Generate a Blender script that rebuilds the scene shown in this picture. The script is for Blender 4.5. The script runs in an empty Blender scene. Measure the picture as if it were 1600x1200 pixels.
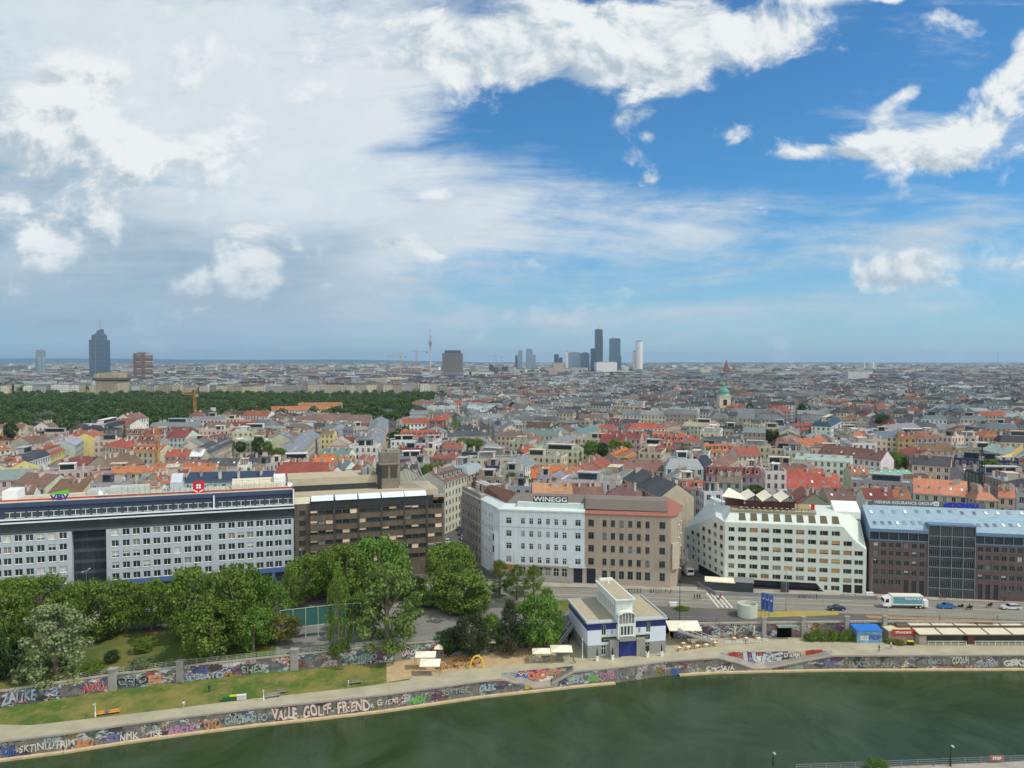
import bpy, math, random
import numpy as np
from mathutils import Vector, Matrix
C = bpy.context.scene.collection
SC = bpy.context.scene
R = random.Random(7)
# ---------------------------------------------------------------- camera
H = 67.0; F = 1200.0; HOR = 564.0
PITCH = math.atan((600-HOR)/F)
cd = bpy.data.cameras.new('camera'); cam = bpy.data.objects.new('camera', cd); C.objects.link(cam)
cam.location = (0, 0, H); cam.rotation_euler = (math.pi/2-PITCH, 0, 0)
cd.sensor_width = 36; cd.lens = 36*F/1600; cd.clip_end = 80000; cd.clip_start = 1
SC.camera = cam
SC.render.resolution_x = 1024; SC.render.resolution_y = 768
# ---------------------------------------------------------------- light
SUN_EL = math.radians(52); SUN_DIR = Vector((math.cos(SUN_EL)*math.cos(math.radians(-14)), math.cos(SUN_EL)*math.sin(math.radians(-14)), math.sin(SUN_EL)))
sl = bpy.data.lights.new('sun', 'SUN'); sl.energy = 3.0; sl.angle = math.radians(0.5); sl.color = (1, 0.93, 0.80)
so = bpy.data.objects.new('sun', sl); C.objects.link(so); so.rotation_euler = SUN_DIR.to_track_quat('Z', 'Y').to_euler()
w = bpy.data.worlds.new('World'); SC.world = w; w.use_nodes = True
N = w.node_tree.nodes; L = w.node_tree.links; N.clear()
def nn(t, **k):
    n = N.new(t)
    for a, b in k.items(): setattr(n, a, b)
    return n
def wmath(op, a, b=None, clamp=False):
    n = nn('ShaderNodeMath', operation=op); n.use_clamp = clamp
    for i, q in enumerate((a, b)):
        if q is None: continue
        if isinstance(q, (int, float)): n.inputs[i].default_value = q
        else: L.new(q, n.inputs[i])
    return n.outputs[0]
out = nn('ShaderNodeOutputWorld'); bg = nn('ShaderNodeBackground'); bg.inputs[1].default_value = 1.0
sky = nn('ShaderNodeTexSky', sky_type='NISHITA', sun_disc=False)
sky.sun_elevation = SUN_EL; sky.sun_rotation = math.atan2(SUN_DIR.x, SUN_DIR.y); sky.altitude = 200; sky.dust_density = 0.3; sky.ozone_density = 2.4; sky.air_density = 1.0
SKYSTR = 0.10
smul = nn('ShaderNodeMix', data_type='RGBA', blend_type='MULTIPLY'); smul.inputs[0].default_value = 1
L.new(sky.outputs[0], smul.inputs[6]); smul.inputs[7].default_value = (SKYSTR*0.44, SKYSTR*0.95, SKYSTR*1.24, 1)
tc = nn('ShaderNodeTexCoord'); sep = nn('ShaderNodeSeparateXYZ'); L.new(tc.outputs['Generated'], sep.inputs[0])
dx, dy, dz = sep.outputs
ay = wmath('MAXIMUM', wmath('ABSOLUTE', dy), 0.15)
u = wmath('DIVIDE', dx, ay); v = wmath('DIVIDE', dz, ay)          # direction slopes east and up
uvn = nn('ShaderNodeCombineXYZ'); L.new(u, uvn.inputs[0]); L.new(v, uvn.inputs[1])
def wnoise(scale, detail, rough, dist=0.0, off=(0, 0, 0), sc=(1, 1, 1), rot=0.0):
    m = nn('ShaderNodeMapping'); m.inputs['Location'].default_value = off; m.inputs['Scale'].default_value = sc; m.inputs['Rotation'].default_value = (0, 0, rot)
    L.new(uvn.outputs[0], m.inputs[0])
    t = nn('ShaderNodeTexNoise'); t.inputs['Scale'].default_value = scale; t.inputs['Detail'].default_value = detail
    t.inputs['Roughness'].default_value = rough; t.inputs['Distortion'].default_value = dist
    L.new(m.outputs[0], t.inputs[0]); return t.outputs[0]
def gauss(px, py, sx, sy, amp, rot=0):
    a = wmath('SUBTRACT', u, (px-800)/F); b = wmath('SUBTRACT', v, (HOR-py)/F)
    if rot:
        c, s = math.cos(rot), math.sin(rot)
        a2 = wmath('ADD', wmath('MULTIPLY', a, c), wmath('MULTIPLY', b, s)); b2 = wmath('SUBTRACT', wmath('MULTIPLY', b, c), wmath('MULTIPLY', a, s)); a, b = a2, b2
    a = wmath('MULTIPLY', a, F/sx); b = wmath('MULTIPLY', b, F/sy)
    d = wmath('ADD', wmath('MULTIPLY', a, a), wmath('MULTIPLY', b, b))
    return wmath('MULTIPLY', wmath('EXPONENT', wmath('MULTIPLY', d, -0.5)), amp)
def total(lst):
    s = lst[0]
    for q in lst[1:]: s = wmath('ADD', s, q)
    return s
def smooth(x, a, b, c=0.0, d=1.0):
    r = nn('ShaderNodeMapRange', interpolation_type='SMOOTHSTEP')
    for i, q in enumerate((a, b, c, d)): r.inputs[i+1].default_value = q
    L.new(x, r.inputs[0]); return r.outputs[0]
def wmix(f, a, b):
    k = nn('ShaderNodeMix', data_type='RGBA')
    for i, q in ((0, f), (6, a), (7, b)):
        if isinstance(q, tuple): k.inputs[i].default_value = (*q, 1)
        elif isinstance(q, float): k.inputs[i].default_value = q
        else: L.new(q, k.inputs[i])
    return k.outputs[2]
def sub5(x, k): return wmath('MULTIPLY', wmath('SUBTRACT', x, 0.5), k)
# high veil: broad streaked layer, dense on the left
n_w1 = wnoise(2.4, 9, 0.62, 0.5, (2.3, 5.9, 0), (0.55, 2.1, 1), 0.12)
n_w2 = wnoise(9.0, 7, 0.66, 0.8, (7.3, 1.2, 0), (0.35, 2.4, 1), -0.10)
veil_m = total([gauss(60, 120, 380, 330, 0.78), gauss(430, 190, 190, 170, 0.55), gauss(200, 430, 380, 110, 0.40), gauss(620, 60, 160, 70, 0.40), gauss(1010, 335, 170, 38, 0.44), gauss(1130, 365, 80, 14, 0.2), gauss(700, 340, 130, 45, 0.34), gauss(1520, 350, 150, 42, 0.40, 0.25), gauss(1080, 485, 210, 13, 0.40, 0.04), gauss(800, 503, 110, 8, 0.35), gauss(840, 238, 50, 14, 0.22), gauss(1450, 225, 110, 45, 0.22), gauss(1300, 395, 60, 8, 0.22), gauss(900, 60, 170, 60, 0.3), gauss(1150, 440, 420, 70, 0.26), gauss(1480, 120, 160, 120, 0.10), gauss(1180, 180, 230, 70, -0.3), gauss(830, 190, 90, 50, -0.3), gauss(480, 90, 60, 20, -0.25), gauss(500, 350, 110, 30, -0.22), gauss(330, 300, 80, 18, -0.2)])
veil = smooth(total([sub5(n_w1, 2.3), sub5(n_w2, 1.5), sub5(wnoise(14.0, 6, 0.65, 0.4, (1.3, 8.2, 0), (0.8, 1.5, 1)), 0.7), veil_m]), 0.0, 0.95, 0.0, 0.94)
n_s = wnoise(1.5, 8, 0.60, 0.4, (5.2, 2.9, 0), (0.8, 2.3, 1), 0.15)
grey_m = total([gauss(10, 330, 150, 45, 0.55), gauss(240, 385, 240, 60, 0.35), gauss(350, 470, 350, 60, 0.45), gauss(60, 250, 120, 40, 0.25), gauss(560, 190, 130, 110, -0.25), gauss(300, 150, 150, 110, -0.05), gauss(1000, 330, 200, 60, -0.1)])
vcol = wmix(smooth(total([sub5(n_s, 3.2), sub5(n_w1, 0.9), grey_m]), -0.35, 0.75), (0.78, 0.835, 0.865), (0.30, 0.42, 0.53))
vcol = wmix(smooth(sub5(n_w2, 1.0), -0.18, 0.25, 0.0, 0.5), vcol, (0.74, 0.80, 0.83))
VC0 = vcol
# cumulus: crisp puffs where they stand, lit from the upper right
CUM = [gauss(640, 95, 120, 45, 0.42), gauss(780, 105, 70, 30, 0.40), gauss(800, 50, 70, 40, 0.38), gauss(900, 40, 70, 35, 0.30), gauss(1030, 50, 80, 50, 0.40), gauss(1150, 55, 80, 42, 0.44, 0.2), gauss(960, 130, 70, 24, 0.32), gauss(1040, 130, 50, 24, 0.26), gauss(985, 185, 38, 14, 0.30), gauss(1010, 216, 14, 8, 0.28),
       gauss(115, 165, 62, 42, 0.46), gauss(232, 228, 30, 20, 0.40), gauss(30, 215, 60, 25, 0.34), gauss(370, 455, 75, 17, 0.42), gauss(300, 465, 40, 10, 0.3), gauss(560, 457, 16, 9, 0.44), gauss(512, 446, 14, 8, 0.36), gauss(620, 421, 14, 9, 0.44), gauss(690, 399, 20, 7, 0.38), gauss(680, 303, 22, 7, 0.38), gauss(610, 382, 26, 10, 0.36),
       gauss(1412, 150, 34, 13, 0.48, 0.55), gauss(1440, 228, 75, 22, 0.40, 0.1), gauss(1490, 255, 50, 14, 0.3), gauss(1575, 130, 60, 34, 0.46, 0.5), gauss(1595, 75, 20, 26, 0.36), gauss(1388, 424, 50, 20, 0.56), gauss(1425, 408, 20, 14, 0.4), gauss(1310, 4, 60, 7, 0.42), gauss(1385, 6, 16, 6, 0.4), gauss(1320, 240, 24, 9, 0.3), gauss(1270, 237, 14, 5, 0.3), gauss(1592, 232, 14, 8, 0.34), gauss(1020, 283, 16, 9, 0.3), gauss(1155, 140, 170, 30, -0.2), gauss(200, 60, 250, 60, 0.14), gauss(480, 250, 200, 120, 0.10), gauss(560, 420, 160, 40, 0.10), gauss(120, 330, 160, 60, 0.16), gauss(330, 190, 220, 150, 0.10), gauss(1250, 60, 60, 20, 0.16), gauss(1500, 40, 60, 20, 0.2), gauss(1540, 200, 40, 16, 0.24), gauss(1240, 245, 30, 8, 0.22), gauss(900, 300, 60, 14, 0.16), gauss(1100, 330, 70, 20, 0.14)]
cum_m = total(CUM)
def puff(ox, oy):
    return total([sub5(wnoise(7.5, 10, 0.60, 0.3, (0.4+ox, 0.9+oy, 0), (1, 1.35, 1)), 2.1), sub5(wnoise(2.6, 4, 0.5, 0.0, (3.4+ox, 2.2+oy, 0), (1, 1.3, 1)), 0.8)])
d0 = puff(0, 0); d1 = puff(0.012, 0.022)
cum = smooth(wmath('ADD', d0, cum_m), 0.16, 0.50)
shd = wmath('ADD', wmath('MULTIPLY', wmath('SUBTRACT', d1, d0), 2.2), total([gauss(1390, 440, 50, 8, 0.6), gauss(370, 474, 80, 8, 0.5), gauss(60, 250, 100, 30, 0.2), sub5(n_s, 1.0)]))
ccol = wmix(smooth(shd, -0.25, 0.55), (0.86, 0.895, 0.905), (0.46, 0.56, 0.64))
vcol = wmix(smooth(d0, -0.35, 0.45, 0.0, 0.55), vcol, (0.52, 0.64, 0.73))
thin = wmix(veil, smul.outputs[2], vcol)
both = wmix(cum, thin, ccol)
# paler air near the horizon
hzf = nn('ShaderNodeMapRange'); hzf.inputs[1].default_value = 0.16; hzf.inputs[2].default_value = 0.0; hzf.inputs[3].default_value = 0.0; hzf.inputs[4].default_value = 0.80; L.new(v, hzf.inputs[0])
hcol = wmix(smooth(u, -0.45, 0.25), (0.30, 0.45, 0.60), (0.42, 0.57, 0.70))
fin = wmix(hzf.outputs[0], both, hcol)
# added glow in the unseen sky behind the viewer, lifts the shaded facades
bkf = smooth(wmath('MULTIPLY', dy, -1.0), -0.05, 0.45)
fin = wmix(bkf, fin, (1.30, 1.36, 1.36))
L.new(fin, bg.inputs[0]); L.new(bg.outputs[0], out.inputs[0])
SC.view_settings.view_transform = 'Standard'; SC.view_settings.look = 'None'; SC.view_settings.exposure = 0.0; SC.view_settings.gamma = 1
SC.render.engine = 'CYCLES'
w.cycles.sampling_method = 'MANUAL'; w.cycles.sample_map_resolution = 256
SC.cycles.max_bounces = 6; SC.cycles.diffuse_bounces = 2; SC.cycles.glossy_bounces = 2; SC.cycles.transparent_max_bounces = 6; SC.cycles.volume_bounces = 0
# ---------------------------------------------------------------- projection helpers (pixel of the 1600x1200 photo -> point)
cP, sP = math.cos(PITCH), math.sin(PITCH)
def ray(px, py):
    a = (px-800)/F; b = (600-py)/F
    return Vector((a, cP+b*sP, -sP+b*cP))
def P(px, py, z=0.0):
    d = ray(px, py); t = (z-H)/d.z
    return Vector((d.x*t, d.y*t, z))
def PD(px, py, D):
    d = ray(px, py); t = D/d.y
    return Vector((d.x*t, D, H+d.z*t))
def proj(p):
    q = Vector(p)-Vector((0, 0, H)); dep = q.y*cP-q.z*sP; up = q.y*sP+q.z*cP
    return 800+F*q.x/dep, 600-F*up/dep
# ---------------------------------------------------------------- materials
MATS = {}
def newmat(name):
    m = bpy.data.materials.new(name); m.use_nodes = True
    return m, m.node_tree.nodes, m.node_tree.links, m.node_tree.nodes['Principled BSDF']
def mat(name, col=(.5, .5, .5), rough=.8, metal=0, var=.12, scale=.6, bump=0, spec=.3, streak=0.0, rnd=0.0):
    if name in MATS: return MATS[name]
    m, n, l, b = newmat(name); MATS[name] = m
    b.inputs['Roughness'].default_value = rough; b.inputs['Metallic'].default_value = metal; b.inputs['Specular IOR Level'].default_value = spec
    t = n.new('ShaderNodeTexCoord'); no = n.new('ShaderNodeTexNoise'); no.inputs['Scale'].default_value = scale; no.inputs['Detail'].default_value = 6; no.inputs['Roughness'].default_value = .65
    l.new(t.outputs['Object'], no.inputs[0])
    mr = n.new('ShaderNodeMapRange'); mr.inputs[1].default_value = .25; mr.inputs[2].default_value = .75; mr.inputs[3].default_value = 1-var; mr.inputs[4].default_value = 1+var; l.new(no.outputs[0], mr.inputs[0])
    mx = n.new('ShaderNodeMix'); mx.data_type = 'RGBA'; mx.blend_type = 'MULTIPLY'; mx.inputs[0].default_value = 1; mx.inputs[6].default_value = (*col, 1); l.new(mr.outputs[0], mx.inputs[7])
    o = mx.outputs[2]
    if streak:
        mp = n.new('ShaderNodeMapping'); mp.inputs['Scale'].default_value = (1.1, 1.1, .07); l.new(t.outputs['Object'], mp.inputs[0]); n2 = n.new('ShaderNodeTexNoise'); n2.inputs['Scale'].default_value = 1; n2.inputs['Detail'].default_value = 6; n2.inputs['Roughness'].default_value = .7; l.new(mp.outputs[0], n2.inputs[0])
        m3 = n.new('ShaderNodeMapRange'); m3.inputs[1].default_value = .35; m3.inputs[2].default_value = .72; m3.inputs[3].default_value = 1+streak*.4; m3.inputs[4].default_value = 1-streak; l.new(n2.outputs[0], m3.inputs[0])
        m4 = n.new('ShaderNodeMix'); m4.data_type = 'RGBA'; m4.blend_type = 'MULTIPLY'; m4.inputs[0].default_value = 1; l.new(o, m4.inputs[6]); l.new(m3.outputs[0], m4.inputs[7]); o = m4.outputs[2]
    if rnd:
        oi = n.new('ShaderNodeObjectInfo'); m2 = n.new('ShaderNodeMapRange'); m2.inputs[3].default_value = 1-rnd; m2.inputs[4].default_value = 1+rnd; l.new(oi.outputs['Random'], m2.inputs[0])
        mx2 = n.new('ShaderNodeMix'); mx2.data_type = 'RGBA'; mx2.blend_type = 'MULTIPLY'; mx2.inputs[0].default_value = 1; l.new(o, mx2.inputs[6]); l.new(m2.outputs[0], mx2.inputs[7]); o = mx2.outputs[2]
    l.new(o, b.inputs['Base Color'])
    if bump:
        bp = n.new('ShaderNodeBump'); bp.inputs['Strength'].default_value = bump; bp.inputs['Distance'].default_value = .3; l.new(no.outputs[0], bp.inputs['Height']); l.new(bp.outputs[0], b.inputs['Normal'])
    return m
class G:   # tiny node helper
    def __init__(s, m): s.n = m.node_tree.nodes; s.l = m.node_tree.links
    def put(s, i, q):
        if isinstance(q, (int, float)): i.default_value = q
        elif isinstance(q, tuple): i.default_value = (*q, 1) if len(q) == 3 and i.type == 'RGBA' else q
        else: s.l.new(q, i)
    def m(s, op, a, b=None, c=None):
        k = s.n.new('ShaderNodeMath'); k.operation = op
        for i, q in enumerate((a, b, c)):
            if q is not None: s.put(k.inputs[i], q)
        return k.outputs[0]
    def mix(s, f, a, b, mode='MIX'):
        k = s.n.new('ShaderNodeMix'); k.data_type = 'RGBA'; k.blend_type = mode
        s.put(k.inputs[0], f); s.put(k.inputs[6], a); s.put(k.inputs[7], b); return k.outputs[2]
    def noise(s, vec, sc, det=5, ro=.6, dist=0):
        k = s.n.new('ShaderNodeTexNoise'); k.inputs['Scale'].default_value = sc; k.inputs['Detail'].default_value = det; k.inputs['Roughness'].default_value = ro; k.inputs['Distortion'].default_value = dist
        s.l.new(vec, k.inputs[0]); return k
    def rng(s, q, a, b, c=0., d=1.):
        k = s.n.new('ShaderNodeMapRange'); s.put(k.inputs[0], q)
        for i, x in enumerate((a, b, c, d)): k.inputs[i+1].default_value = x
        return k.outputs[0]
def attr(g, nm='Col'):
    a = g.n.new('ShaderNodeAttribute'); a.attribute_name = nm; return a.outputs['Color']
def wallmat(name, windows, roof=False):
    m, n, l, b = newmat(name); MATS[name] = m; g = G(m)
    col = attr(g); t = n.new('ShaderNodeTexCoord')
    geo = n.new('ShaderNodeNewGeometry')
    no = g.noise(geo.outputs['Position'], .35 if not roof else .5, 6, .7)
    f = g.rng(no.outputs[0], .3, .7, .86, 1.12)
    base = g.mix(1., col, f, 'MULTIPLY')
    uvs = n.new('ShaderNodeSeparateXYZ'); l.new(t.outputs['UV'], uvs.inputs[0]); U, V = uvs.outputs[0], uvs.outputs[1]
    b.inputs['Roughness'].default_value = .85; b.inputs['Specular IOR Level'].default_value = .25
    if roof:
        ln = g.m('SINE', g.m('MULTIPLY', V, 9.0)); c2 = g.rng(ln, -1, 1, .90, 1.05)
        n2 = g.noise(t.outputs['UV'], 1.1, 4, .8); c3 = g.rng(n2.outputs[0], .3, .7, .72, 1.22)
        n3 = g.noise(geo.outputs['Position'], .09, 3, .6); c4 = g.rng(n3.outputs[0], .35, .65, .80, 1.12)
        base = g.mix(1., g.mix(1., g.mix(1., base, c2, 'MULTIPLY'), c3, 'MULTIPLY'), c4, 'MULTIPLY')
    else:
        st = g.noise(t.outputs['UV'], .8, 5, .7); mp = n.new('ShaderNodeMapping'); mp.inputs['Scale'].default_value = (1.6, .14, 1); l.new(t.outputs['UV'], mp.inputs[0])
        stk = g.noise(mp.outputs[0], 1., 4, .7); base = g.mix(1., base, g.rng(stk.outputs[0], .35, .75, 1.05, .78), 'MULTIPLY')
    if windows:
        def band(x, pitch, half):
            fr = g.m('FRACT', g.m('DIVIDE', x, pitch)); d = g.m('MULTIPLY', g.m('ABSOLUTE', g.m('SUBTRACT', fr, .5)), pitch)
            return g.m('LESS_THAN', d, half), d
        wu, du = band(U, 3.0, .62); wv, dv = band(V, 3.4, .98)
        fu, _ = band(U, 3.0, .84); fv, _ = band(V, 3.4, 1.2)
        win = g.m('MULTIPLY', wu, wv); fr = g.m('MULTIPLY', fu, fv)
        cut = g.m('GREATER_THAN', V, .6); win = g.m('MULTIPLY', win, cut); fr = g.m('MULTIPLY', fr, cut)
        cell = n.new('ShaderNodeCombineXYZ'); l.new(g.m('FLOOR', g.m('DIVIDE', U, 3.0)), cell.inputs[0]); l.new(g.m('FLOOR', g.m('DIVIDE', V, 3.4)), cell.inputs[1])
        wn = n.new('ShaderNodeTexWhiteNoise'); wn.noise_dimensions = '3D'
        ad = n.new('ShaderNodeVectorMath'); ad.operation = 'ADD'; l.new(cell.outputs[0], ad.inputs[0]); l.new(col, ad.inputs[1]); l.new(ad.outputs[0], wn.inputs[0])
        gl = g.mix(g.m('GREATER_THAN', wn.outputs[0], .72), (.035, .045, .05), (.22, .21, .19))
        mull = g.m('LESS_THAN', du, .06); gl = g.mix(mull, gl, (.45, .43, .4))
        base = g.mix(fr, base, g.mix(.45, base, (.62, .60, .55))); base = g.mix(win, base, gl)
        fl = g.m('LESS_THAN', g.m('FRACT', g.m('DIVIDE', V, 3.4)), .055); base = g.mix(g.m('MULTIPLY', fl, .35), base, (.6, .58, .53))
        l.new(g.rng(win, 0, 1, .85, .25), b.inputs['Roughness'])
    l.new(base, b.inputs['Base Color'])
    return m
M_WIN = wallmat('plaster_wall_with_windows', True); M_PLAIN = wallmat('plaster_wall', False); M_ROOF = wallmat('tiled_roof', False, True)
def metalroof():
    m, n, l, b = newmat('sheet_metal_roof'); MATS['sheet_metal_roof'] = m; g = G(m)
    t = n.new('ShaderNodeTexCoord'); uvs = n.new('ShaderNodeSeparateXYZ'); l.new(t.outputs['UV'], uvs.inputs[0])
    fr = g.m('FRACT', g.m('DIVIDE', uvs.outputs[0], .9)); seam = g.m('LESS_THAN', fr, .10)
    no = g.noise(t.outputs['UV'], .5, 4, .7)
    base = g.mix(1., attr(g), g.rng(no.outputs[0], .3, .7, .85, 1.12), 'MULTIPLY'); base = g.mix(g.m('MULTIPLY', seam, .35), base, g.mix(1., base, (.45, .45, .45), 'MULTIPLY'))
    l.new(base, b.inputs['Base Color']); b.inputs['Roughness'].default_value = .6; b.inputs['Specular IOR Level'].default_value = .3
    return m
M_METAL = metalroof()
def glassmat(name, dark=(.02, .028, .03), light=(.24, .24, .22), thr=.90, rough=.08):
    m, n, l, b = newmat(name); MATS[name] = m; g = G(m)
    oi = n.new('ShaderNodeObjectInfo'); rr = oi.outputs['Random']
    t = n.new('ShaderNodeTexCoord'); no = g.noise(t.outputs['Object'], .7, 3)
    d = g.mix(g.rng(rr, 0, thr), dark, tuple(c*2.2 for c in dark)); d = g.mix(g.m('GREATER_THAN', rr, thr), d, light)
    d = g.mix(1., d, g.rng(no.outputs[0], .3, .7, .7, 1.3), 'MULTIPLY')
    l.new(d, b.inputs['Base Color']); b.inputs['Roughness'].default_value = rough; b.inputs['Specular IOR Level'].default_value = .45
    return m
GLASS = glassmat('window_glass')
# ---------------------------------------------------------------- mesh builder
class MB:
    def __init__(s): s.v = []; s.f = []; s.mi = []; s.uv = []; s.c = []
    def face(s, pts, m=0, uv=None, col=(1, 1, 1)):
        i = len(s.v); s.v += [tuple(p) for p in pts]; s.f.append(tuple(range(i, i+len(pts)))); s.mi.append(m)
        if uv is None:
            a = Vector(pts[1])-Vector(pts[0]); ln = a.length or 1; a = a/ln; nrm = a.cross(Vector(pts[2])-Vector(pts[1])); nrm = nrm.normalized() if nrm.length else Vector((0, 0, 1)); bb = nrm.cross(a)
            uv = [((Vector(p)-Vector(pts[0])).dot(a), (Vector(p)-Vector(pts[0])).dot(bb)) for p in pts]
        s.uv.append(uv); s.c.append(col)
    def box(s, x0, x1, y0, y1, z0, z1, m=0, col=(1, 1, 1), bottom=True):
        a = [(x0, y0), (x1, y0), (x1, y1), (x0, y1)]; s.prism(a, z0, z1, m, col, bottom)
    def prism(s, poly, z0, z1, m=0, col=(1, 1, 1), bottom=True, top=True, z1s=None):
        n = len(poly); zt = z1s or [z1]*n
        for i in range(n):
            j = (i+1) % n; (xa, ya), (xb, yb) = poly[i], poly[j]
            s.face([(xa, ya, z0), (xb, yb, z0), (xb, yb, zt[j]), (xa, ya, zt[i])], m, None, col)
        if top: s.face([(poly[i][0], poly[i][1], zt[i]) for i in range(n)], m, None, col)
        if bottom: s.face([(x, y, z0) for x, y in reversed(poly)], m, None, col)
    def tube(s, p0, p1, r0, r1=None, n=8, m=0, col=(1, 1, 1), cap=True):
        r1 = r0 if r1 is None else r1; p0 = Vector(p0); p1 = Vector(p1); d = (p1-p0)
        if d.length < 1e-6: return
        d.normalize(); a = d.orthogonal().normalized(); b = d.cross(a)
        A = [p0+(a*math.cos(2*math.pi*i/n)+b*math.sin(2*math.pi*i/n))*r0 for i in range(n)]; B = [p1+(a*math.cos(2*math.pi*i/n)+b*math.sin(2*math.pi*i/n))*r1 for i in range(n)]
        for i in range(n): j = (i+1) % n; s.face([A[i], A[j], B[j], B[i]], m, None, col)
        if cap: s.face(B, m, None, col); s.face(A[::-1], m, None, col)
    def beam(s, p0, p1, w, h=None, m=0, col=(1, 1, 1)):
        h = h or w; p0 = Vector(p0); p1 = Vector(p1); d = (p1-p0)
        if d.length < 1e-6: return
        d.normalize(); a = d.cross(Vector((0, 0, 1))); a = a.normalized() if a.length > 1e-3 else Vector((1, 0, 0)); b = a.cross(d)
        o = [(-1, -1), (1, -1), (1, 1), (-1, 1)]
        A = [p0+a*x*w/2+b*y*h/2 for x, y in o]; B = [p1+a*x*w/2+b*y*h/2 for x, y in o]
        for i in range(4): j = (i+1) % 4; s.face([A[i], A[j], B[j], B[i]], m, None, col)
        s.face(B, m, None, col); s.face(A[::-1], m, None, col)
    def lathe(s, prof, c=(0, 0), n=16, m=0, col=(1, 1, 1)):
        for k in range(len(prof)-1):
            (r0, z0), (r1, z1) = prof[k], prof[k+1]
            for i in range(n):
                a = 2*math.pi*i/n; b = 2*math.pi*(i+1)/n
                q = [(c[0]+r0*math.cos(a), c[1]+r0*math.sin(a), z0), (c[0]+r0*math.cos(b), c[1]+r0*math.sin(b), z0), (c[0]+r1*math.cos(b), c[1]+r1*math.sin(b), z1), (c[0]+r1*math.cos(a), c[1]+r1*math.sin(a), z1)]
                if r1 < 1e-6: q = q[:3]
                if r0 < 1e-6: q = [q[0], q[2], q[3]]
                s.face(q, m, None, col)
    def mesh(s, name, mats):
        me = bpy.data.meshes.new(name); me.from_pydata(s.v, [], s.f)
        for x in mats: me.materials.append(x)
        me.polygons.foreach_set('material_index', s.mi)
        uvl = me.uv_layers.new(name='UVMap'); uvl.data.foreach_set('uv', [c for f in s.uv for p in f for c in p])
        ca = me.color_attributes.new('Col', 'FLOAT_COLOR', 'CORNER')
        ca.data.foreach_set('color', [c for f, k in zip(s.f, s.c) for _ in f for c in (*k, 1.0)])
        me.update(); return me
    def build(s, name, mats, parent=None, loc=None, **kw):
        if not isinstance(mats, (list, tuple)): mats = [mats]
        return link(name, s.mesh(name, mats), parent, loc, **kw)
def link(name, me, parent=None, loc=None, label=None, cat=None, group=None, kind=None, smooth=False, rotz=None):
    o = bpy.data.objects.new(name, me); C.objects.link(o)
    if parent is not None: o.parent = parent
    if loc is not None: o.location = loc
    if rotz is not None: o.rotation_euler = (0, 0, rotz)
    for k, q in (('label', label), ('category', cat), ('group', group), ('kind', kind)):
        if q: o[k] = q
    if smooth:
        for p in me.polygons: p.use_smooth = True
    return o
def thing(name, label, cat, loc=(0, 0, 0), rotz=0, group=None):
    o = bpy.data.objects.new(name, None); C.objects.link(o); o.empty_display_size = 1
    o.location = loc; o.rotation_euler = (0, 0, rotz); o['label'] = label; o['category'] = cat
    if group: o['group'] = group
    return o
def dup(o, loc, rotz=None, label=None, group=None, scale=None):
    r = o.copy(); C.objects.link(r); r.location = loc
    if rotz is not None: r.rotation_euler = (0, 0, rotz)
    if scale is not None: r.scale = scale
    if label: r['label'] = label
    if group: r['group'] = group
    for ch in list(o.children):
        c = ch.copy(); C.objects.link(c); c.parent = r
        for gc in ch.children:
            d = gc.copy(); C.objects.link(d); d.parent = c
    return r
def text_mesh(txt, size, m, name='lettering', parent=None, loc=(0, 0, 0), rot=(math.pi/2, 0, 0), extrude=.04, bold=.02, align='CENTER', sx=1.0, shear=0, **kw):
    cu = bpy.data.curves.new('t', 'FONT'); cu.body = txt; cu.size = size; cu.extrude = extrude; cu.offset = bold; cu.align_x = align; cu.align_y = 'CENTER'; cu.shear = shear; cu.resolution_u = 3
    to = bpy.data.objects.new('t', cu); C.objects.link(to); bpy.context.view_layer.update()
    me = bpy.data.meshes.new_from_object(to.evaluated_get(bpy.context.evaluated_depsgraph_get())); bpy.data.objects.remove(to); bpy.data.curves.remove(cu)
    me.materials.clear(); me.materials.append(m)
    o = link(name, me, parent, loc, **kw); o.rotation_euler = rot; o.scale = (sx, 1, 1); return o
def facing(A, B): return math.atan2(B.y-A.y, B.x-A.x)
# common materials
ASPH = mat('asphalt', (.13, .125, .115), .9, var=.22, scale=.15)
PAVE = mat('paving', (.33, .30, .245), .9, var=.25, scale=.35)
CONC = mat('concrete', (.30, .29, .26), .85, var=.2, scale=.5)
STEEL = mat('painted_steel', (.25, .26, .27), .5, .3, .05)
DARK = mat('dark_metal', (.03, .032, .035), .5, .2, .1)
WHITE = mat('white_paint', (.74, .75, .73), .6, 0, .06)
LGREY = mat('light_grey_render', (.42, .44, .44), .8, 0, .1)
CANVAS = mat('cream_canvas', (.78, .72, .55), .85, 0, .06)
WOOD = mat('oiled_wood', (.42, .22, .09), .7, 0, .2, 2)
RUBBER = mat('tyre_rubber', (.02, .02, .02), .8)
# ---------------------------------------------------------------- setting
QZ = -4.0; WZ = -7.6
def lerp(xs, ys, x):
    return float(np.interp(x, xs, ys))
EDGE = [(-900, 1262), (-100, 1170), (0, 1158), (100, 1146), (200, 1131), (300, 1118), (400, 1106), (500, 1096), (600, 1085), (750, 1064), (906, 1048), (962, 1043), (1037, 1033), (1112, 1028), (1200, 1026), (1305, 1024), (1600, 1023), (2600, 1021)]
UPL = [(-900, 1170), (-80, 1090), (0, 1079), (175, 1053), (275, 1041), (400, 1028), (620, 1006), (760, 994), (890, 980), (893, 966), (1044, 966), (1052, 974), (1130, 973), (1380, 970), (1600, 971), (2600, 973)]
def ey(x): return lerp([a for a, b in EDGE], [b for a, b in EDGE], x)
def uy(x): return lerp([a for a, b in UPL], [b for a, b in UPL], x)
def edge(x): return P(x, ey(x), QZ)
def upper(x): return P(x, uy(x), 0)
NOTCH = [(783, 897), (1123, 1300)]
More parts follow.
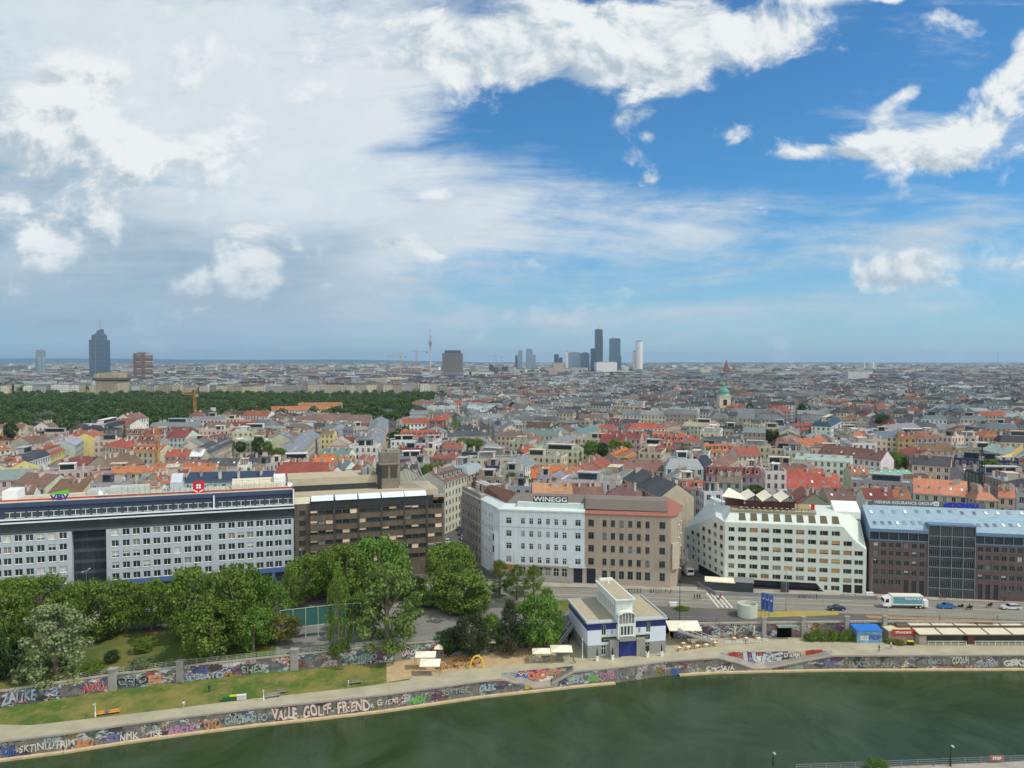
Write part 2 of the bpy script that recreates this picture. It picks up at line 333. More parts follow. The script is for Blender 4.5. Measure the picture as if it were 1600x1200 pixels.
def bk(p, d=3.2): k = 1+d/p.y; return Vector((p.x*k, p.y*k, p.z))
def groundmat():
    m, n, l, b = newmat('city_ground'); g = G(m); geo = n.new('ShaderNodeNewGeometry'); s = n.new('ShaderNodeSeparateXYZ'); l.new(geo.outputs['Position'], s.inputs[0])
    a = g.noise(geo.outputs['Position'], .08, 6, .6); near = g.mix(g.rng(a.outputs[0], .3, .7), (.085, .085, .08), (.15, .14, .12))
    f = g.noise(geo.outputs['Position'], .0022, 8, .72); f2 = g.noise(geo.outputs['Position'], .011, 5, .75)
    far = g.mix(g.rng(f.outputs[0], .46, .54), (.035, .06, .028), (.17, .17, .15)); far = g.mix(g.rng(f2.outputs[0], .5, .62), far, (.30, .26, .22))
    far = g.mix(g.rng(s.outputs[1], 8000, 16000), far, (.035, .06, .035))
    l.new(g.mix(g.rng(s.outputs[1], 900, 2500), near, far), b.inputs['Base Color']); b.inputs['Roughness'].default_value = .95; b.inputs['Specular IOR Level'].default_value = .1
    return m
GROUND = groundmat()
mb = MB(); xs = [-900, -500, -80, 0, 90, 175, 275, 400, 510, 620, 760, 889, 893, 1044, 1052, 1130, 1250, 1380, 1600, 2600]
pts = [upper(x) for x in xs]; pts = [Vector((-30000, pts[0].y-20, 0))]+pts+[Vector((30000, pts[-1].y+5, 0))]
for a, b in zip(pts, pts[1:]): mb.face([a, b, (b.x, 480, 0), (a.x, 480, 0)])
mb.face([(-30000, 480, 0), (30000, 480, 0), (45000, 33000, 0), (-45000, 33000, 0)])
mb.build('city_ground', GROUND, kind='structure')
# hills on the left of the horizon
hm = mat('wooded_hill', (.035, .06, .05), .95, var=.2, scale=.002)
mb = MB(); rr = random.Random(3); n = 60; prev = None
for i in range(n+1):
    x = -22000+i*560; px_ = 800+x/24000*F
    h = 20+130*max(0, math.exp(-((px_-60)/330)**2))+70*math.exp(-((px_-520)/170)**2)+rr.uniform(-9, 9)
    cur = ((x, 23000, -30), (x, 24500, h), (x, 27000, -30))
    if prev:
        mb.face([prev[0], cur[0], cur[1], prev[1]]); mb.face([prev[1], cur[1], cur[2], prev[2]])
    prev = cur
mb.build('hills', hm, kind='structure', smooth=True)
# lower quay
prom = mat('promenade_surface', (.37, .335, .23), .9, var=.20, scale=.22)
def strip(name, xs, fa, fb, m, dz=0.0, **kw):
    mb = MB(); A = [fa(x) for x in xs]; B = [fb(x) for x in xs]
    for i in range(len(xs)-1):
        q = [A[i], A[i+1], B[i+1], B[i]]; mb.face([(p.x, p.y, p.z+dz) for p in q], 0, [(p.x, p.y) for p in q])
    return mb.build(name, m, **kw)
def pedge(x):
    p = edge(x)
    for a, b in NOTCH:
        if a < x < b: p = bk(p)
    return p
def plow(x): p = upper(x); p = p.copy(); p.z = QZ; return p
cols = sorted(set([-900, -500]+list(range(-100, 1700, 25))+[783, 783.01, 896.99, 897, 1123, 1123.01, 1299.99, 1300, 889, 893, 1044, 1052, 2000, 2600]))
strip('promenade', cols, pedge, plow, prom, kind='structure')
INNER = [(-900, 1215), (-100, 1146), (0, 1132), (50, 1133), (200, 1116), (400, 1091), (550, 1075), (650, 1061), (700, 1056)]
def grassmat(name, c1, c2, c3, sc=.09):
    m, n, l, b = newmat(name); g = G(m); geo = n.new('ShaderNodeNewGeometry')
    a = g.noise(geo.outputs['Position'], sc, 5, .65); a2 = g.noise(geo.outputs['Position'], .9, 5, .7)
    c = g.mix(g.rng(a.outputs[0], .42, .60), c1, c2); c = g.mix(g.rng(a2.outputs[0], .60, .72), c, c3); l.new(c, b.inputs['Base Color']); b.inputs['Roughness'].default_value = .95; b.inputs['Specular IOR Level'].default_value = .1
    bp = n.new('ShaderNodeBump'); bp.inputs['Strength'].default_value = .5; bp.inputs['Distance'].default_value = .2; l.new(a2.outputs[0], bp.inputs['Height']); l.new(bp.outputs[0], b.inputs['Normal'])
    return m
LAWN = grassmat('lawn_grass', (.075, .125, .025), (.20, .18, .055), (.30, .24, .12), .14)
def inner(x): return P(x, lerp([a for a, b in INNER], [b for a, b in INNER], x), QZ)
cl = [-900, -500, -100, 0, 50, 100, 150, 200, 250, 300, 350, 400, 450, 500, 550, 600, 640]
def lawnback(x): p = plow(x); return Vector((p.x, p.y-.3, QZ+lerp([430, 600], [.5, .03], x)))
mb = MB(); A = [inner(x) for x in cl]; B = [lawnback(x) for x in cl]
for i in range(len(cl)-1):
    mb.face([(A[i].x, A[i].y, QZ+.02), (A[i+1].x, A[i+1].y, QZ+.02), B[i+1], B[i]])
mb.face([(A[-1].x, A[-1].y, QZ+.02), (A[-1].x, A[-1].y, QZ), (B[-1].x, B[-1].y, QZ), B[-1]])
mb.build('lawn', LAWN, kind='structure')
# bar yard sand
SAND = mat('sandy_ground', (.42, .31, .17), .95, var=.25, scale=.5)
strip('sand_yard', [640, 680, 720, 760, 800, 832], lambda x: P(x, lerp([640, 832], [1056, 1036], x), QZ+.012), lambda x: Vector((plow(x).x, plow(x).y-.4, QZ+.012)), SAND, kind='structure')
strip('bare_earth', [604, 625, 645], lambda x: P(x, lerp([604, 645], [1066, 1059], x), QZ+.05), lambda x: P(x, lerp([604, 645], [1036, 1030], x), QZ+.05), SAND, kind='structure')
# park ground above the retaining wall
PARK = grassmat('park_ground', (.07, .11, .025), (.15, .145, .045), (.13, .11, .07), .06)
strip('park_lawn', [-500, -100, 0, 60, 120, 180, 240, 300, 360, 420, 430], lambda x: upper(x)+Vector((0, .4, .012)), lambda x: P(x, 985+(x*.0), .012), PARK, kind='structure')
COURT = mat('court_surface', (.20, .19, .165), .9, var=.15, scale=.3)
strip('sports_court', [430, 480, 560, 640, 760, 890], lambda x: upper(x)+Vector((0, .5, .014)), lambda x: P(x, 950, .014), COURT, kind='structure')
strip('grass_verge', [850, 870, 889], lambda x: P(x, 955, .02), lambda x: P(x, 938, .02), LAWN, kind='structure')
DRY = grassmat('dry_grass', (.40, .29, .08), (.30, .27, .08), (.20, .19, .06), .4)
strip('dry_verge', [1183, 1240, 1310], lambda x: P(x, lerp([1183, 1310], [965, 961], x), .03), lambda x: P(x, lerp([1183, 1310], [955, 955], x), .03), DRY, kind='structure')
# road along the canal
def roadmat():
    m, n, l, b = newmat('road_asphalt'); g = G(m); geo = n.new('ShaderNodeNewGeometry'); t = n.new('ShaderNodeTexCoord')
    mp = n.new('ShaderNodeMapping'); mp.inputs['Scale'].default_value = (.03, .9, 1); l.new(t.outputs['UV'], mp.inputs[0])
    a = g.noise(mp.outputs[0], 1, 5, .7); c = g.mix(g.rng(a.outputs[0], .3, .7), (.15, .14, .12), (.27, .25, .205)); l.new(c, b.inputs['Base Color']); b.inputs['Roughness'].default_value = .9
    return m
ROAD = roadmat()
FAC = [(-300, 120), (-137, 205), (-21, 242), (9.7, 233), (47, 226.5), (63, 226), (101, 220), (143, 214), (330, 196)]
def facy(x): return lerp([a for a, b in FAC], [b for a, b in FAC], x)
def band(name, xs, o0, o1, z, m, **kw):
    mb = MB(); s = 0
    for a, b in zip(xs, xs[1:]):
        ya, yb = facy2(a), facy2(b); ln = math.hypot(b-a, yb-ya)
        mb.face([(a, ya-o1, z), (b, yb-o1, z), (b, yb-o0, z), (a, ya-o0, z)], 0, [(s, 0), (s+ln, 0), (s+ln, o1-o0), (s, o1-o0)]); s += ln
    return mb.build(name, m, **kw)
_f2 = [(-300, 110), (-137, 199), (-60, 219), (-15, 232), (20, 230), (60, 225), (101, 220), (143, 215), (330, 198)]
def facy2(x): return lerp([a for a, b in _f2], [b for a, b in _f2], x)
XS = [-300, -220, -137, -100, -60, -30, -15, 0, 20, 40, 60, 80, 101, 120, 143, 200, 330]
band('pavement', XS, .2, 4.6, .12, PAVE, kind='structure')
band('road', XS, 4.6, 19.5, .004, ROAD, kind='structure')
band('kerb', XS, 4.6, 4.8, .121, CONC, kind='structure')
MARK = mat('road_marking_paint', (.62, .60, .52), .8)
mb = MB()
for off, dash in ((8.3, 1), (11.9, 0), (15.6, 1)):
    x = -100.
    while x < 200:
        y = facy2(x); y2 = facy2(x+3)
        if not dash or int(x/3) % 3 == 0: mb.face([(x, y-off-.07, .012), (x+3, y2-off-.07, .012), (x+3, y2-off+.07, .012), (x, y-off+.07, .012)])
        x += 3
for x in (56, 57.2, 58.4, 59.6): mb.face([(x, facy2(x)-18.5, .012), (x+.5, facy2(x)-18.5, .012), (x+.5, facy2(x)-5.2, .012), (x, facy2(x)-5.2, .012)])
mb.build('road_markings', MARK, kind='structure')
band('cycle_path', [93, 101, 120, 124], 20.5, 22.6, .02, mat('red_cycle_path', (.36, .19, .11), .9), kind='structure')
# water
def watermat():
    m, n, l, b = newmat('canal_water'); g = G(m); geo = n.new('ShaderNodeNewGeometry')
    mp = n.new('ShaderNodeMapping'); mp.inputs['Scale'].default_value = (.35, 1.3, 1); l.new(geo.outputs['Position'], mp.inputs[0])
    a = g.noise(geo.outputs['Position'], .045, 7, .7, 1.6); c = g.mix(g.rng(a.outputs[0], .38, .66), (.022, .042, .012), (.044, .070, .028)); l.new(c, b.inputs['Base Color'])
    w1 = g.noise(mp.outputs[0], 2.6, 4, .6); bp = n.new('ShaderNodeBump'); bp.inputs['Strength'].default_value = .35; bp.inputs['Distance'].default_value = .10; l.new(w1.outputs[0], bp.inputs['Height']); l.new(bp.outputs[0], b.inputs['Normal'])
    b.inputs['Roughness'].default_value = .13; b.inputs['IOR'].default_value = 1.33; b.inputs['Specular IOR Level'].default_value = .4
    return m
mb = MB(); mb.face([(-900, 20, WZ), (900, 20, WZ), (900, 260, WZ), (-900, 260, WZ)]); mb.build('water', watermat(), kind='structure')
# near bank
a = P(1380, 1197, 0); b = P(1600, 1188, 0); sl_ = (b.y-a.y)/(b.x-a.x); BKA = a; BKS = sl_; BKX = -300
mb = MB(); x0, x1 = -300, 400; y0 = a.y+sl_*(x0-a.x); y1 = a.y+sl_*(x1-a.x)
mb.prism([(x0, -200), (x1, -200), (x1, y1), (x0, y0)], -12, -.02); mb.build('near_quay', PAVE, kind='structure')
def bankpt(px):
    for k in range(2000):
        x = BKX+k*.35; y = BKA.y+BKS*(x-BKA.x)
        if proj((x, y, 0))[0] > px: return Vector((x, y, 0))
# ---------------------------------------------------------------- graffiti walls
def graffitimat(name, conc=(.20, .19, .165), cover=.5, sc=.35, dark=.5, vivid=1.0):
    m, n, l, b = newmat(name); g = G(m); t = n.new('ShaderNodeTexCoord'); uvs = n.new('ShaderNodeSeparateXYZ'); l.new(t.outputs['UV'], uvs.inputs[0])
    base = g.noise(t.outputs['UV'], .6, 6, .7); c = g.mix(g.rng(base.outputs[0], .3, .7), tuple(x*dark for x in conc), tuple(x*1.25 for x in conc))
    jt = g.m('LESS_THAN', g.m('FRACT', g.m('DIVIDE', uvs.outputs[0], 7.5)), .02); c = g.mix(g.m('MULTIPLY', jt, .8), c, (.05, .05, .045))
    mp = n.new('ShaderNodeMapping'); mp.inputs['Scale'].default_value = (sc*.55, sc, 1); l.new(t.outputs['UV'], mp.inputs[0])
    dn = g.noise(t.outputs['UV'], 1.3, 3, .6); dv = n.new('ShaderNodeVectorMath'); dv.operation = 'MULTIPLY_ADD'; l.new(dn.outputs['Color'], dv.inputs[0]); dv.inputs[1].default_value = (.9, .9, 0); l.new(mp.outputs[0], dv.inputs[2])
    vo = n.new('ShaderNodeTexVoronoi'); vo.inputs['Scale'].default_value = 1.0; l.new(dv.outputs[0], vo.inputs[0])
    vc = n.new('ShaderNodeSeparateColor'); l.new(vo.outputs['Color'], vc.inputs[0])
    r = n.new('ShaderNodeValToRGB'); r.color_ramp.interpolation = 'CONSTANT'; cols_ = [(.10, .16, .15), (.40, .44, .44), (.09, .05, .16), (.42, .12, .10), (.13, .26, .32), (.60, .58, .52), (.30, .10, .24), (.52, .36, .05), (.06, .06, .06), (.12, .30, .12), (.10, .14, .36), (.5, .25, .30)]
    r.color_ramp.elements[0].color = (*cols_[0], 1); r.color_ramp.elements[1].position = 1/len(cols_); r.color_ramp.elements[1].color = (*cols_[1], 1)
    for i, k in enumerate(cols_[2:], 2): e = r.color_ramp.elements.new(i/len(cols_)); e.color = (*[x*vivid for x in k], 1)
    l.new(vc.outputs[0], r.inputs[0])
    v2 = n.new('ShaderNodeTexVoronoi'); v2.feature = 'DISTANCE_TO_EDGE'; v2.inputs['Scale'].default_value = 2.7; l.new(dv.outputs[0], v2.inputs[0])
    pc = g.mix(g.m('LESS_THAN', v2.outputs[0], .06), r.outputs[0], g.mix(g.m('GREATER_THAN', vc.outputs[1], .5), (.03, .03, .035), (.65, .66, .64)))
    band_ = g.noise(mp.outputs[0], .6, 2, .5); f = g.m('MULTIPLY', g.rng(band_.outputs[0], .62-cover*.25, .66-cover*.25), .85)
    c = g.mix(f, c, pc)
    st = n.new('ShaderNodeMapping'); st.inputs['Scale'].default_value = (1.6, .12, 1); l.new(t.outputs['UV'], st.inputs[0]); sn = g.noise(st.outputs[0], 1, 4, .7); c = g.mix(1., c, g.rng(sn.outputs[0], .35, .7, 1.12, .7), 'MULTIPLY')
    l.new(c, b.inputs['Base Color']); b.inputs['Roughness'].default_value = .85; return m
GRAF = graffitimat('graffiti_on_concrete', cover=.55, sc=.75, vivid=.5)
GRAF2 = graffitimat('dense_graffiti', conc=(.16, .15, .14), cover=.9, sc=.6, vivid=.7)
GRAF3 = graffitimat('vivid_graffiti', conc=(.16, .10, .10), cover=2.0, sc=.55, vivid=1.5)
COPE = mat('stone_coping', (.34, .31, .25), .9, var=.15)
qw = thing('quay_wall', 'long graffiti covered concrete quay wall dropping from the promenade into the green water', 'wall', edge(800))
o = qw.location.copy()
PROFILE = [(770, 0), (790, -.3), (806, -1.3), (816, -1.3), (834, -2.75), (862, -2.75), (863, -2.4), (897, 0)]
PROF2 = [(1123, 0), (1140, -.8), (1150, -1.1), (1178, -2.75), (1200, -2.75), (1300, 0)]
def topz(x):
    for pr in (PROFILE, PROF2):
        if pr[0][0] <= x <= pr[-1][0]: return QZ+lerp([a for a, b in pr], [b for a, b in pr], x)
    return QZ
wx = sorted(set([-900, -500]+list(range(-100, 1720, 20))+[a for a, b in PROFILE]+[a for a, b in PROF2]+[2200, 2600]))
mb = MB(); mc = MB(); mf = MB(); s = 0; WS = {}
for a_, b_ in zip(wx, wx[1:]):
    A, B = edge(a_), edge(b_); ln = (B-A).length; WS[a_] = s
    mb.face([(A.x-o.x, A.y-o.y, WZ-1-o.z), (B.x-o.x, B.y-o.y, WZ-1-o.z), (B.x-o.x, B.y-o.y, topz(b_)-o.z), (A.x-o.x, A.y-o.y, topz(a_)-o.z)], 0, [(s, 0), (s+ln, 0), (s+ln, topz(b_)-WZ+1), (s, topz(a_)-WZ+1)])
    nd = Vector(((B-A).y, -(B-A).x, 0)).normalized()
    for (tgt, f0, f1, zt, th) in ((mc, .10, -.55, .03, .34),):
        za, zb = topz(a_)+zt-o.z, topz(b_)+zt-o.z
        p = [A+nd*f0-o, B+nd*f0-o, B+nd*f1-o, A+nd*f1-o]
        tgt.face([(p[0].x, p[0].y, za), (p[1].x, p[1].y, zb), (p[2].x, p[2].y, zb), (p[3].x, p[3].y, za)]); tgt.face([(p[0].x, p[0].y, za-th), (p[1].x, p[1].y, zb-th), (p[1].x, p[1].y, zb), (p[0].x, p[0].y, za)])
    if b_ <= 962 or a_ >= 1050:
        p = [A+nd*.9-o, B+nd*.9-o, B-o, A-o]; z_ = WZ+.35-o.z
        mf.face([(q.x, q.y, z_) for q in p]); mf.face([(p[0].x, p[0].y, z_-1), (p[1].x, p[1].y, z_-1), (p[1].x, p[1].y, z_), (p[0].x, p[0].y, z_)])
    s += ln
mb.build('wall_face', GRAF, qw); mc.build('coping', COPE, qw); mf.build('footing', mat('wet_footing_stone', (.50, .40, .24), .8, var=.2), qw)
# stairs in the two notches
for pr, nm, msty in ((PROFILE, 'a', GRAF3), (PROF2, 'b', GRAF3)):
    x0_, x1_ = (783, 897) if nm == 'a' else (1123, 1300)
    mi = MB(); ms = MB(); k = 60
    A = bk(edge(x0_)); B = bk(edge(x1_)); ln = (B-A).length
    mi.face([(A.x-o.x, A.y-o.y, WZ+.3-o.z), (B.x-o.x, B.y-o.y, WZ+.3-o.z), (B.x-o.x, B.y-o.y, 0), (A.x-o.x, A.y-o.y, 0)], 0, [(0, 0), (ln, 0), (ln, 3.6), (0, 3.6)])
    mi.build('recessed_wall', msty, qw)
    zp = None
    for i in range(k):
        xa = x0_+(x1_-x0_)*i/k; xb = x0_+(x1_-x0_)*(i+1)/k; z_ = topz((xa+xb)/2)-o.z-.02
        pa, pb = edge(xa)-o, edge(xb)-o
        ms.face([(pa.x, pa.y+.1, z_), (pb.x, pb.y+.1, z_), (bk(pb+o).x-o.x, pb.y+3.2, z_), (bk(pa+o).x-o.x, pa.y+3.2, z_)])
        if zp is not None and abs(zp-z_) > 1e-4: ms.face([(pa.x, pa.y+.1, zp), (pa.x, pa.y+3.2, zp), (pa.x, pa.y+3.2, z_), (pa.x, pa.y+.1, z_)], 1)
        zp = z_
    ms.build('stairs', [PAVE, DARK if nm == 'a' else PAVE], qw)
# painted lettering on the wall
def paint(nm, c): return mat('spray_paint_'+nm, c, .8, var=.12, scale=2)
def fit_text(parent, txt, col, c, nd, ang, z_, hgt, wid, bold, back, org, nm='graffiti', off=.05):
    for k, (cc, ex, bo) in enumerate(((back, .012, bold+.09), (col, .02, bold)) if back else ((col, .02, bold),)):
        q = c+nd*(off+.03*k)-org; t = text_mesh(txt, hgt*1.35, cc, nm, parent, (q.x, q.y, z_-org.z), (math.pi/2, 0, ang), ex, bo)
        ph = (sum(map(ord, txt))*.37) % 6; fs_ = hgt*1.35
        for v_ in t.data.vertices:
            x_, y_ = v_.co.x, v_.co.y; v_.co.y = y_*(1+.10*math.sin(x_/fs_*2.3+ph))+.09*hgt*math.sin(x_/fs_*3.7+ph)+.03*hgt*math.sin(x_/fs_*17); v_.co.x = x_+.09*hgt*math.sin(y_/fs_*7+x_/fs_*2+ph)
        xs_ = [v_.co.x for v_ in t.data.vertices]; t.scale = (wid/max(.1, max(xs_)-min(xs_)), 1, 1)
def wall_text(px0, px1, py, txt, hgt, col, back=None, bold=.04):
    px = (px0+px1)/2; A, B = edge(px0), edge(px1); ang = facing(A, B); c = edge(px); d = ray(px, py)
    nd = Vector((math.sin(ang), -math.cos(ang), 0)); fit_text(qw, txt, col, c, nd, ang, H+d.z*(c.y/d.y), hgt, (B-A).length, bold, back, o)
pw = paint('white', (.62, .60, .54)); pr_ = paint('red', (.40, .06, .05)); pb_ = paint('pale_blue', (.32, .42, .45)); pg = paint('green', (.14, .42, .10)); pp = paint('pink', (.46, .22, .34)); pv = paint('violet', (.16, .16, .32)); pbk = paint('black', (.02, .02, .02)); po = paint('orange', (.50, .24, .12)); pblu = paint('blue', (.06, .12, .36)); pgy = paint('pale_green', (.27, .34, .27))
for q in ((424, 465, 1116.5, 'VALLE', 2.3, pw, pr_, .09), (473, 517, 1111, 'GOLFF', 2.3, pw, pr_, .09), (527, 578, 1104, 'FR·END', 2.2, pw, pr_, .09), (589, 622, 1097, 'G·/EXI', 1.2, pw, None, .03), (640, 665, 1094, 'MEOV', 1.2, pg, None, .1),
          (351, 418, 1124, 'GUCEADEO', 1.4, pb_, None, .03), (232, 253, 1147, 'TISE', 1.2, pw, None, .03), (261, 307, 1141, 'ABOK', 1.7, pp, pv, .09), (318, 345, 1133, 'OTO', 1.9, po, None, .12), (67, 86, 1158, 'ADE', .9, pb_, None, .04), (30, 117, 1166, 'SKTINLUTRJM', 1.4, pw, None, .03), (118, 147, 1163, 'AMO', 1.9, po, None, .16), (2, 22, 1175, 'SOM', 1.8, pblu, None, .1),
          (164, 186, 1155, 'OCE', 1.6, pv, None, .18), (186, 216, 1151, 'NMK', 1.4, pw, None, .03), (888, 912, 1062, 'EEIS', 1.5, pb_, None, .06), (919, 934, 1060, 'OMO', 1.2, pg, None, .14), (937, 962, 1056, 'RDYER', 1.6, pp, None, .08), (1049, 1065, 1050, 'OO', 1.5, pblu, None, .18), (1103, 1147, 1045, 'CMCSA/A', 1.2, pw, pbk, .05),
          (690, 735, 1080, 'SSYTIEC', 1.3, pgy, None, .03), (748, 775, 1075, 'OLEK', 1.5, pb_, None, .08), (820, 832, 1073, 'ES', .8, paint('yellow', (.5, .42, .08)), None, .1), (1232, 1256, 1043, 'AMESA', 1.1, pgy, None, .03), (1288, 1306, 1038, 'WOX', 1.4, pv, None, .12), (1320, 1372, 1038, 'NAXSALF', 1.3, pgy, None, .03), (1376, 1398, 1038, 'ALF', 1.2, pgy, None, .03), (1440, 1478, 1034, 'SLEHOR', 1.2, pgy, None, .03), (1488, 1514, 1032, 'COOUH', 1.6, pw, pb_, .02), (1530, 1560, 1038, 'TOS ROE', 1.2, pb_, None, .06), (1568, 1604, 1036, 'GBKS', 1.5, pw, None, .08)): wall_text(*q)
def text_behind(px0, px1, py, txt, hgt, m, back=None, bold=.12):
    px = (px0+px1)/2; A, B = edge(px0), edge(px1); ang = facing(A, B); c = bk(edge(px), 3.17); d = ray(px, py)
    fit_text(qw, txt, m, c, Vector((0, -1, 0)), ang, H+d.z*(c.y/d.y), hgt, (B-A).length, bold, back, o)
text_behind(1158, 1222, 1029, '1UG', 2.6, paint('silver', (.50, .55, .60)), pbk, .14); text_behind(1224, 1256, 1024, 'DARKS', 1.1, pw, pbk, .05); text_behind(1134, 1154, 1026, 'OE', 1.5, pr_, None, .25); text_behind(1258, 1285, 1020, 'EN', .9, pr_, None, .25)
text_behind(824, 856, 1056, 'OSO', 1.7, paint('bright_orange', (.70, .20, .05)), pv); text_behind(856, 880, 1050, 'SUE', 1.2, po); text_behind(806, 832, 1056, 'NA', 1.2, pblu, pw)
# retaining wall between park and lawn
rw = thing('retaining_wall', 'graffiti painted retaining wall with pillars behind the canal side lawn', 'wall', upper(300)); o2 = rw.location.copy()
mb = MB(); mc = MB(); s = 0; rx = [-900, -500, -80, 0, 50, 100, 175, 230, 275, 340, 400, 470, 540, 620, 700, 760, 820, 888]
for a_, b_ in zip(rx, rx[1:]):
    A, B = upper(a_)-o2, upper(b_)-o2; ln = (B-A).length; t0, t1 = .02, QZ-o2.z
    A.y -= .05; B.y -= .05
    mb.face([(A.x, A.y, t1), (B.x, B.y, t1), (B.x, B.y, t0), (A.x, A.y, t0)], 0, [(s, 0), (s+ln, 0), (s+ln, 4), (s, 4)]); s += ln
    mc.prism([(A.x, A.y-.12), (B.x, B.y-.12), (B.x, B.y+.45), (A.x, A.y+.45)], t0-.3, t0+.02)
mb.build('wall_face', GRAF2, rw); mc.build('coping', COPE, rw)
for px in (176, 282, 460, 622):
    c = upper(px)-o2; m_ = MB(); m_.box(c.x-.8, c.x+.8, c.y-.5, c.y+.7, QZ, 1.0); m_.box(c.x-.95, c.x+.95, c.y-.65, c.y+.85, 1.0, 1.2); m_.build('pillar', CONC, rw)
def rwtext(px0, px1, py, txt, hgt, m, back=None, bold=.1):
    px = (px0+px1)/2; c = upper(px); A, B = upper(px0), upper(px1); ang = facing(A, B); d = ray(px, py)
    fit_text(rw, txt, m, c, Vector((0, -1, 0)), ang, H+d.z*(c.y/d.y), hgt, (B-A).length, bold, back, o2, off=.12)
rwtext(128, 165, 1074, 'ARKU', 1.7, pr_, pb_); rwtext(182, 232, 1066, 'CEIO', 1.9, pbk, pb_, .04); rwtext(230, 252, 1062, 'EI', 2.0, po, None, .15); rwtext(288, 350, 1057, 'SUSSATO', 1.3, pb_, pv, .05); rwtext(377, 411, 1046, 'SHES', 1.8, pgy, None, .05); rwtext(545, 590, 1027, 'AMEDO', 1.3, pgy, pblu, .05); rwtext(628, 652, 1020, 'GANDE', 1.3, pw, pv, .03); rwtext(2, 58, 1090, 'ZAUKE', 2.2, pb_, pv, .05)
# railings as things
RAIL = mat('green_railing_paint', (.30, .38, .28), .6)
def railing(label, pts, h=1.05, step=2.0, m=RAIL, group=None, bars=3, name='railing'):
    r = thing(name, label, 'railing', pts[0], group=group); mb = MB(); o_ = Vector(pts[0])
    for A, B in zip(pts, pts[1:]):
        A = Vector(A)-o_; B = Vector(B)-o_; n_ = max(1, int((B-A).length/step))
        for k in range(bars): z_ = Vector((0, 0, h*(k+1)/bars)); mb.beam(A+z_, B+z_, .06)
        for i in range(n_+1): q = A+(B-A)*i/n_; mb.beam(q, q+Vector((0, 0, h)), .09)
    mb.build('rails', m, r); return r
railing('thin green railing running along the top of the retaining wall under the trees', [upper(x)+Vector((0, .25, .04)) for x in (120, 175, 275, 400, 470, 540, 620, 700, 760, 880)])
# right hand embankment wall
ew = thing('embankment_wall', 'stained concrete embankment wall with graffiti between the road and the lower quay', 'wall', upper(1250)); o3 = ew.location.copy()
mb = MB(); mc = MB(); s = 0; rx = [1052, 1100, 1130, 1214, 1237, 1300, 1380, 1480, 1600, 2000, 2600]
for a_, b_ in zip(rx, rx[1:]):
    A, B = upper(a_)-o3, upper(b_)-o3; ln = (B-A).length; zt = 0.02
    z0_ = QZ if a_ != 1214 else -1.0
    A.y -= .05; B.y -= .05
    mb.face([(A.x, A.y, z0_), (B.x, B.y, z0_), (B.x, B.y, zt), (A.x, A.y, zt)], 0, [(s, z0_), (s+ln, z0_), (s+ln, 0), (s, 0)]); s += ln
    mc.prism([(A.x, A.y-.15), (B.x, B.y-.15), (B.x, B.y+.5), (A.x, A.y+.5)], zt-.35, zt+.02)
mb.build('wall_face', GRAF2, ew); mc.build('coping', COPE, ew)
A, B = upper(1214)-o3, upper(1237)-o3; m_ = MB(); m_.face([(A.x, A.y, QZ), (A.x, A.y+8, QZ), (A.x, A.y+8, -1), (A.x, A.y, -1)]); m_.face([(B.x, B.y+8, QZ), (B.x, B.y, QZ), (B.x, B.y, -1), (B.x, B.y+8, -1)]); m_.face([(A.x, A.y+8, QZ), (B.x, B.y+8, QZ), (B.x, B.y+8, -1), (A.x, A.y+8, -1)]); m_.face([(A.x, A.y, -1), (A.x, A.y+8, -1), (B.x, B.y+8, -1), (B.x, B.y, -1)]); m_.build('passage', DARK, ew)
m_ = MB(); m_.prism([(A.x-.3, A.y-1.8), (B.x+1.2, B.y-1.8), (B.x+1.2, B.y-.1), (A.x-.3, A.y-.1)], -.9, -.55); m_.build('canopy', mat('grey_green_metal', (.22, .27, .22), .7), ew)
for px in (1193, 1254, 1322, 1381):
    c = upper(px)-o3; m_ = MB(); m_.box(c.x-.5, c.x+.5, c.y-.8, c.y-.06, QZ, 1.3); m_.box(c.x-.65, c.x+.65, c.y-.95, c.y-.07, 1.3, 1.5); m_.build('pillar', CONC, ew)
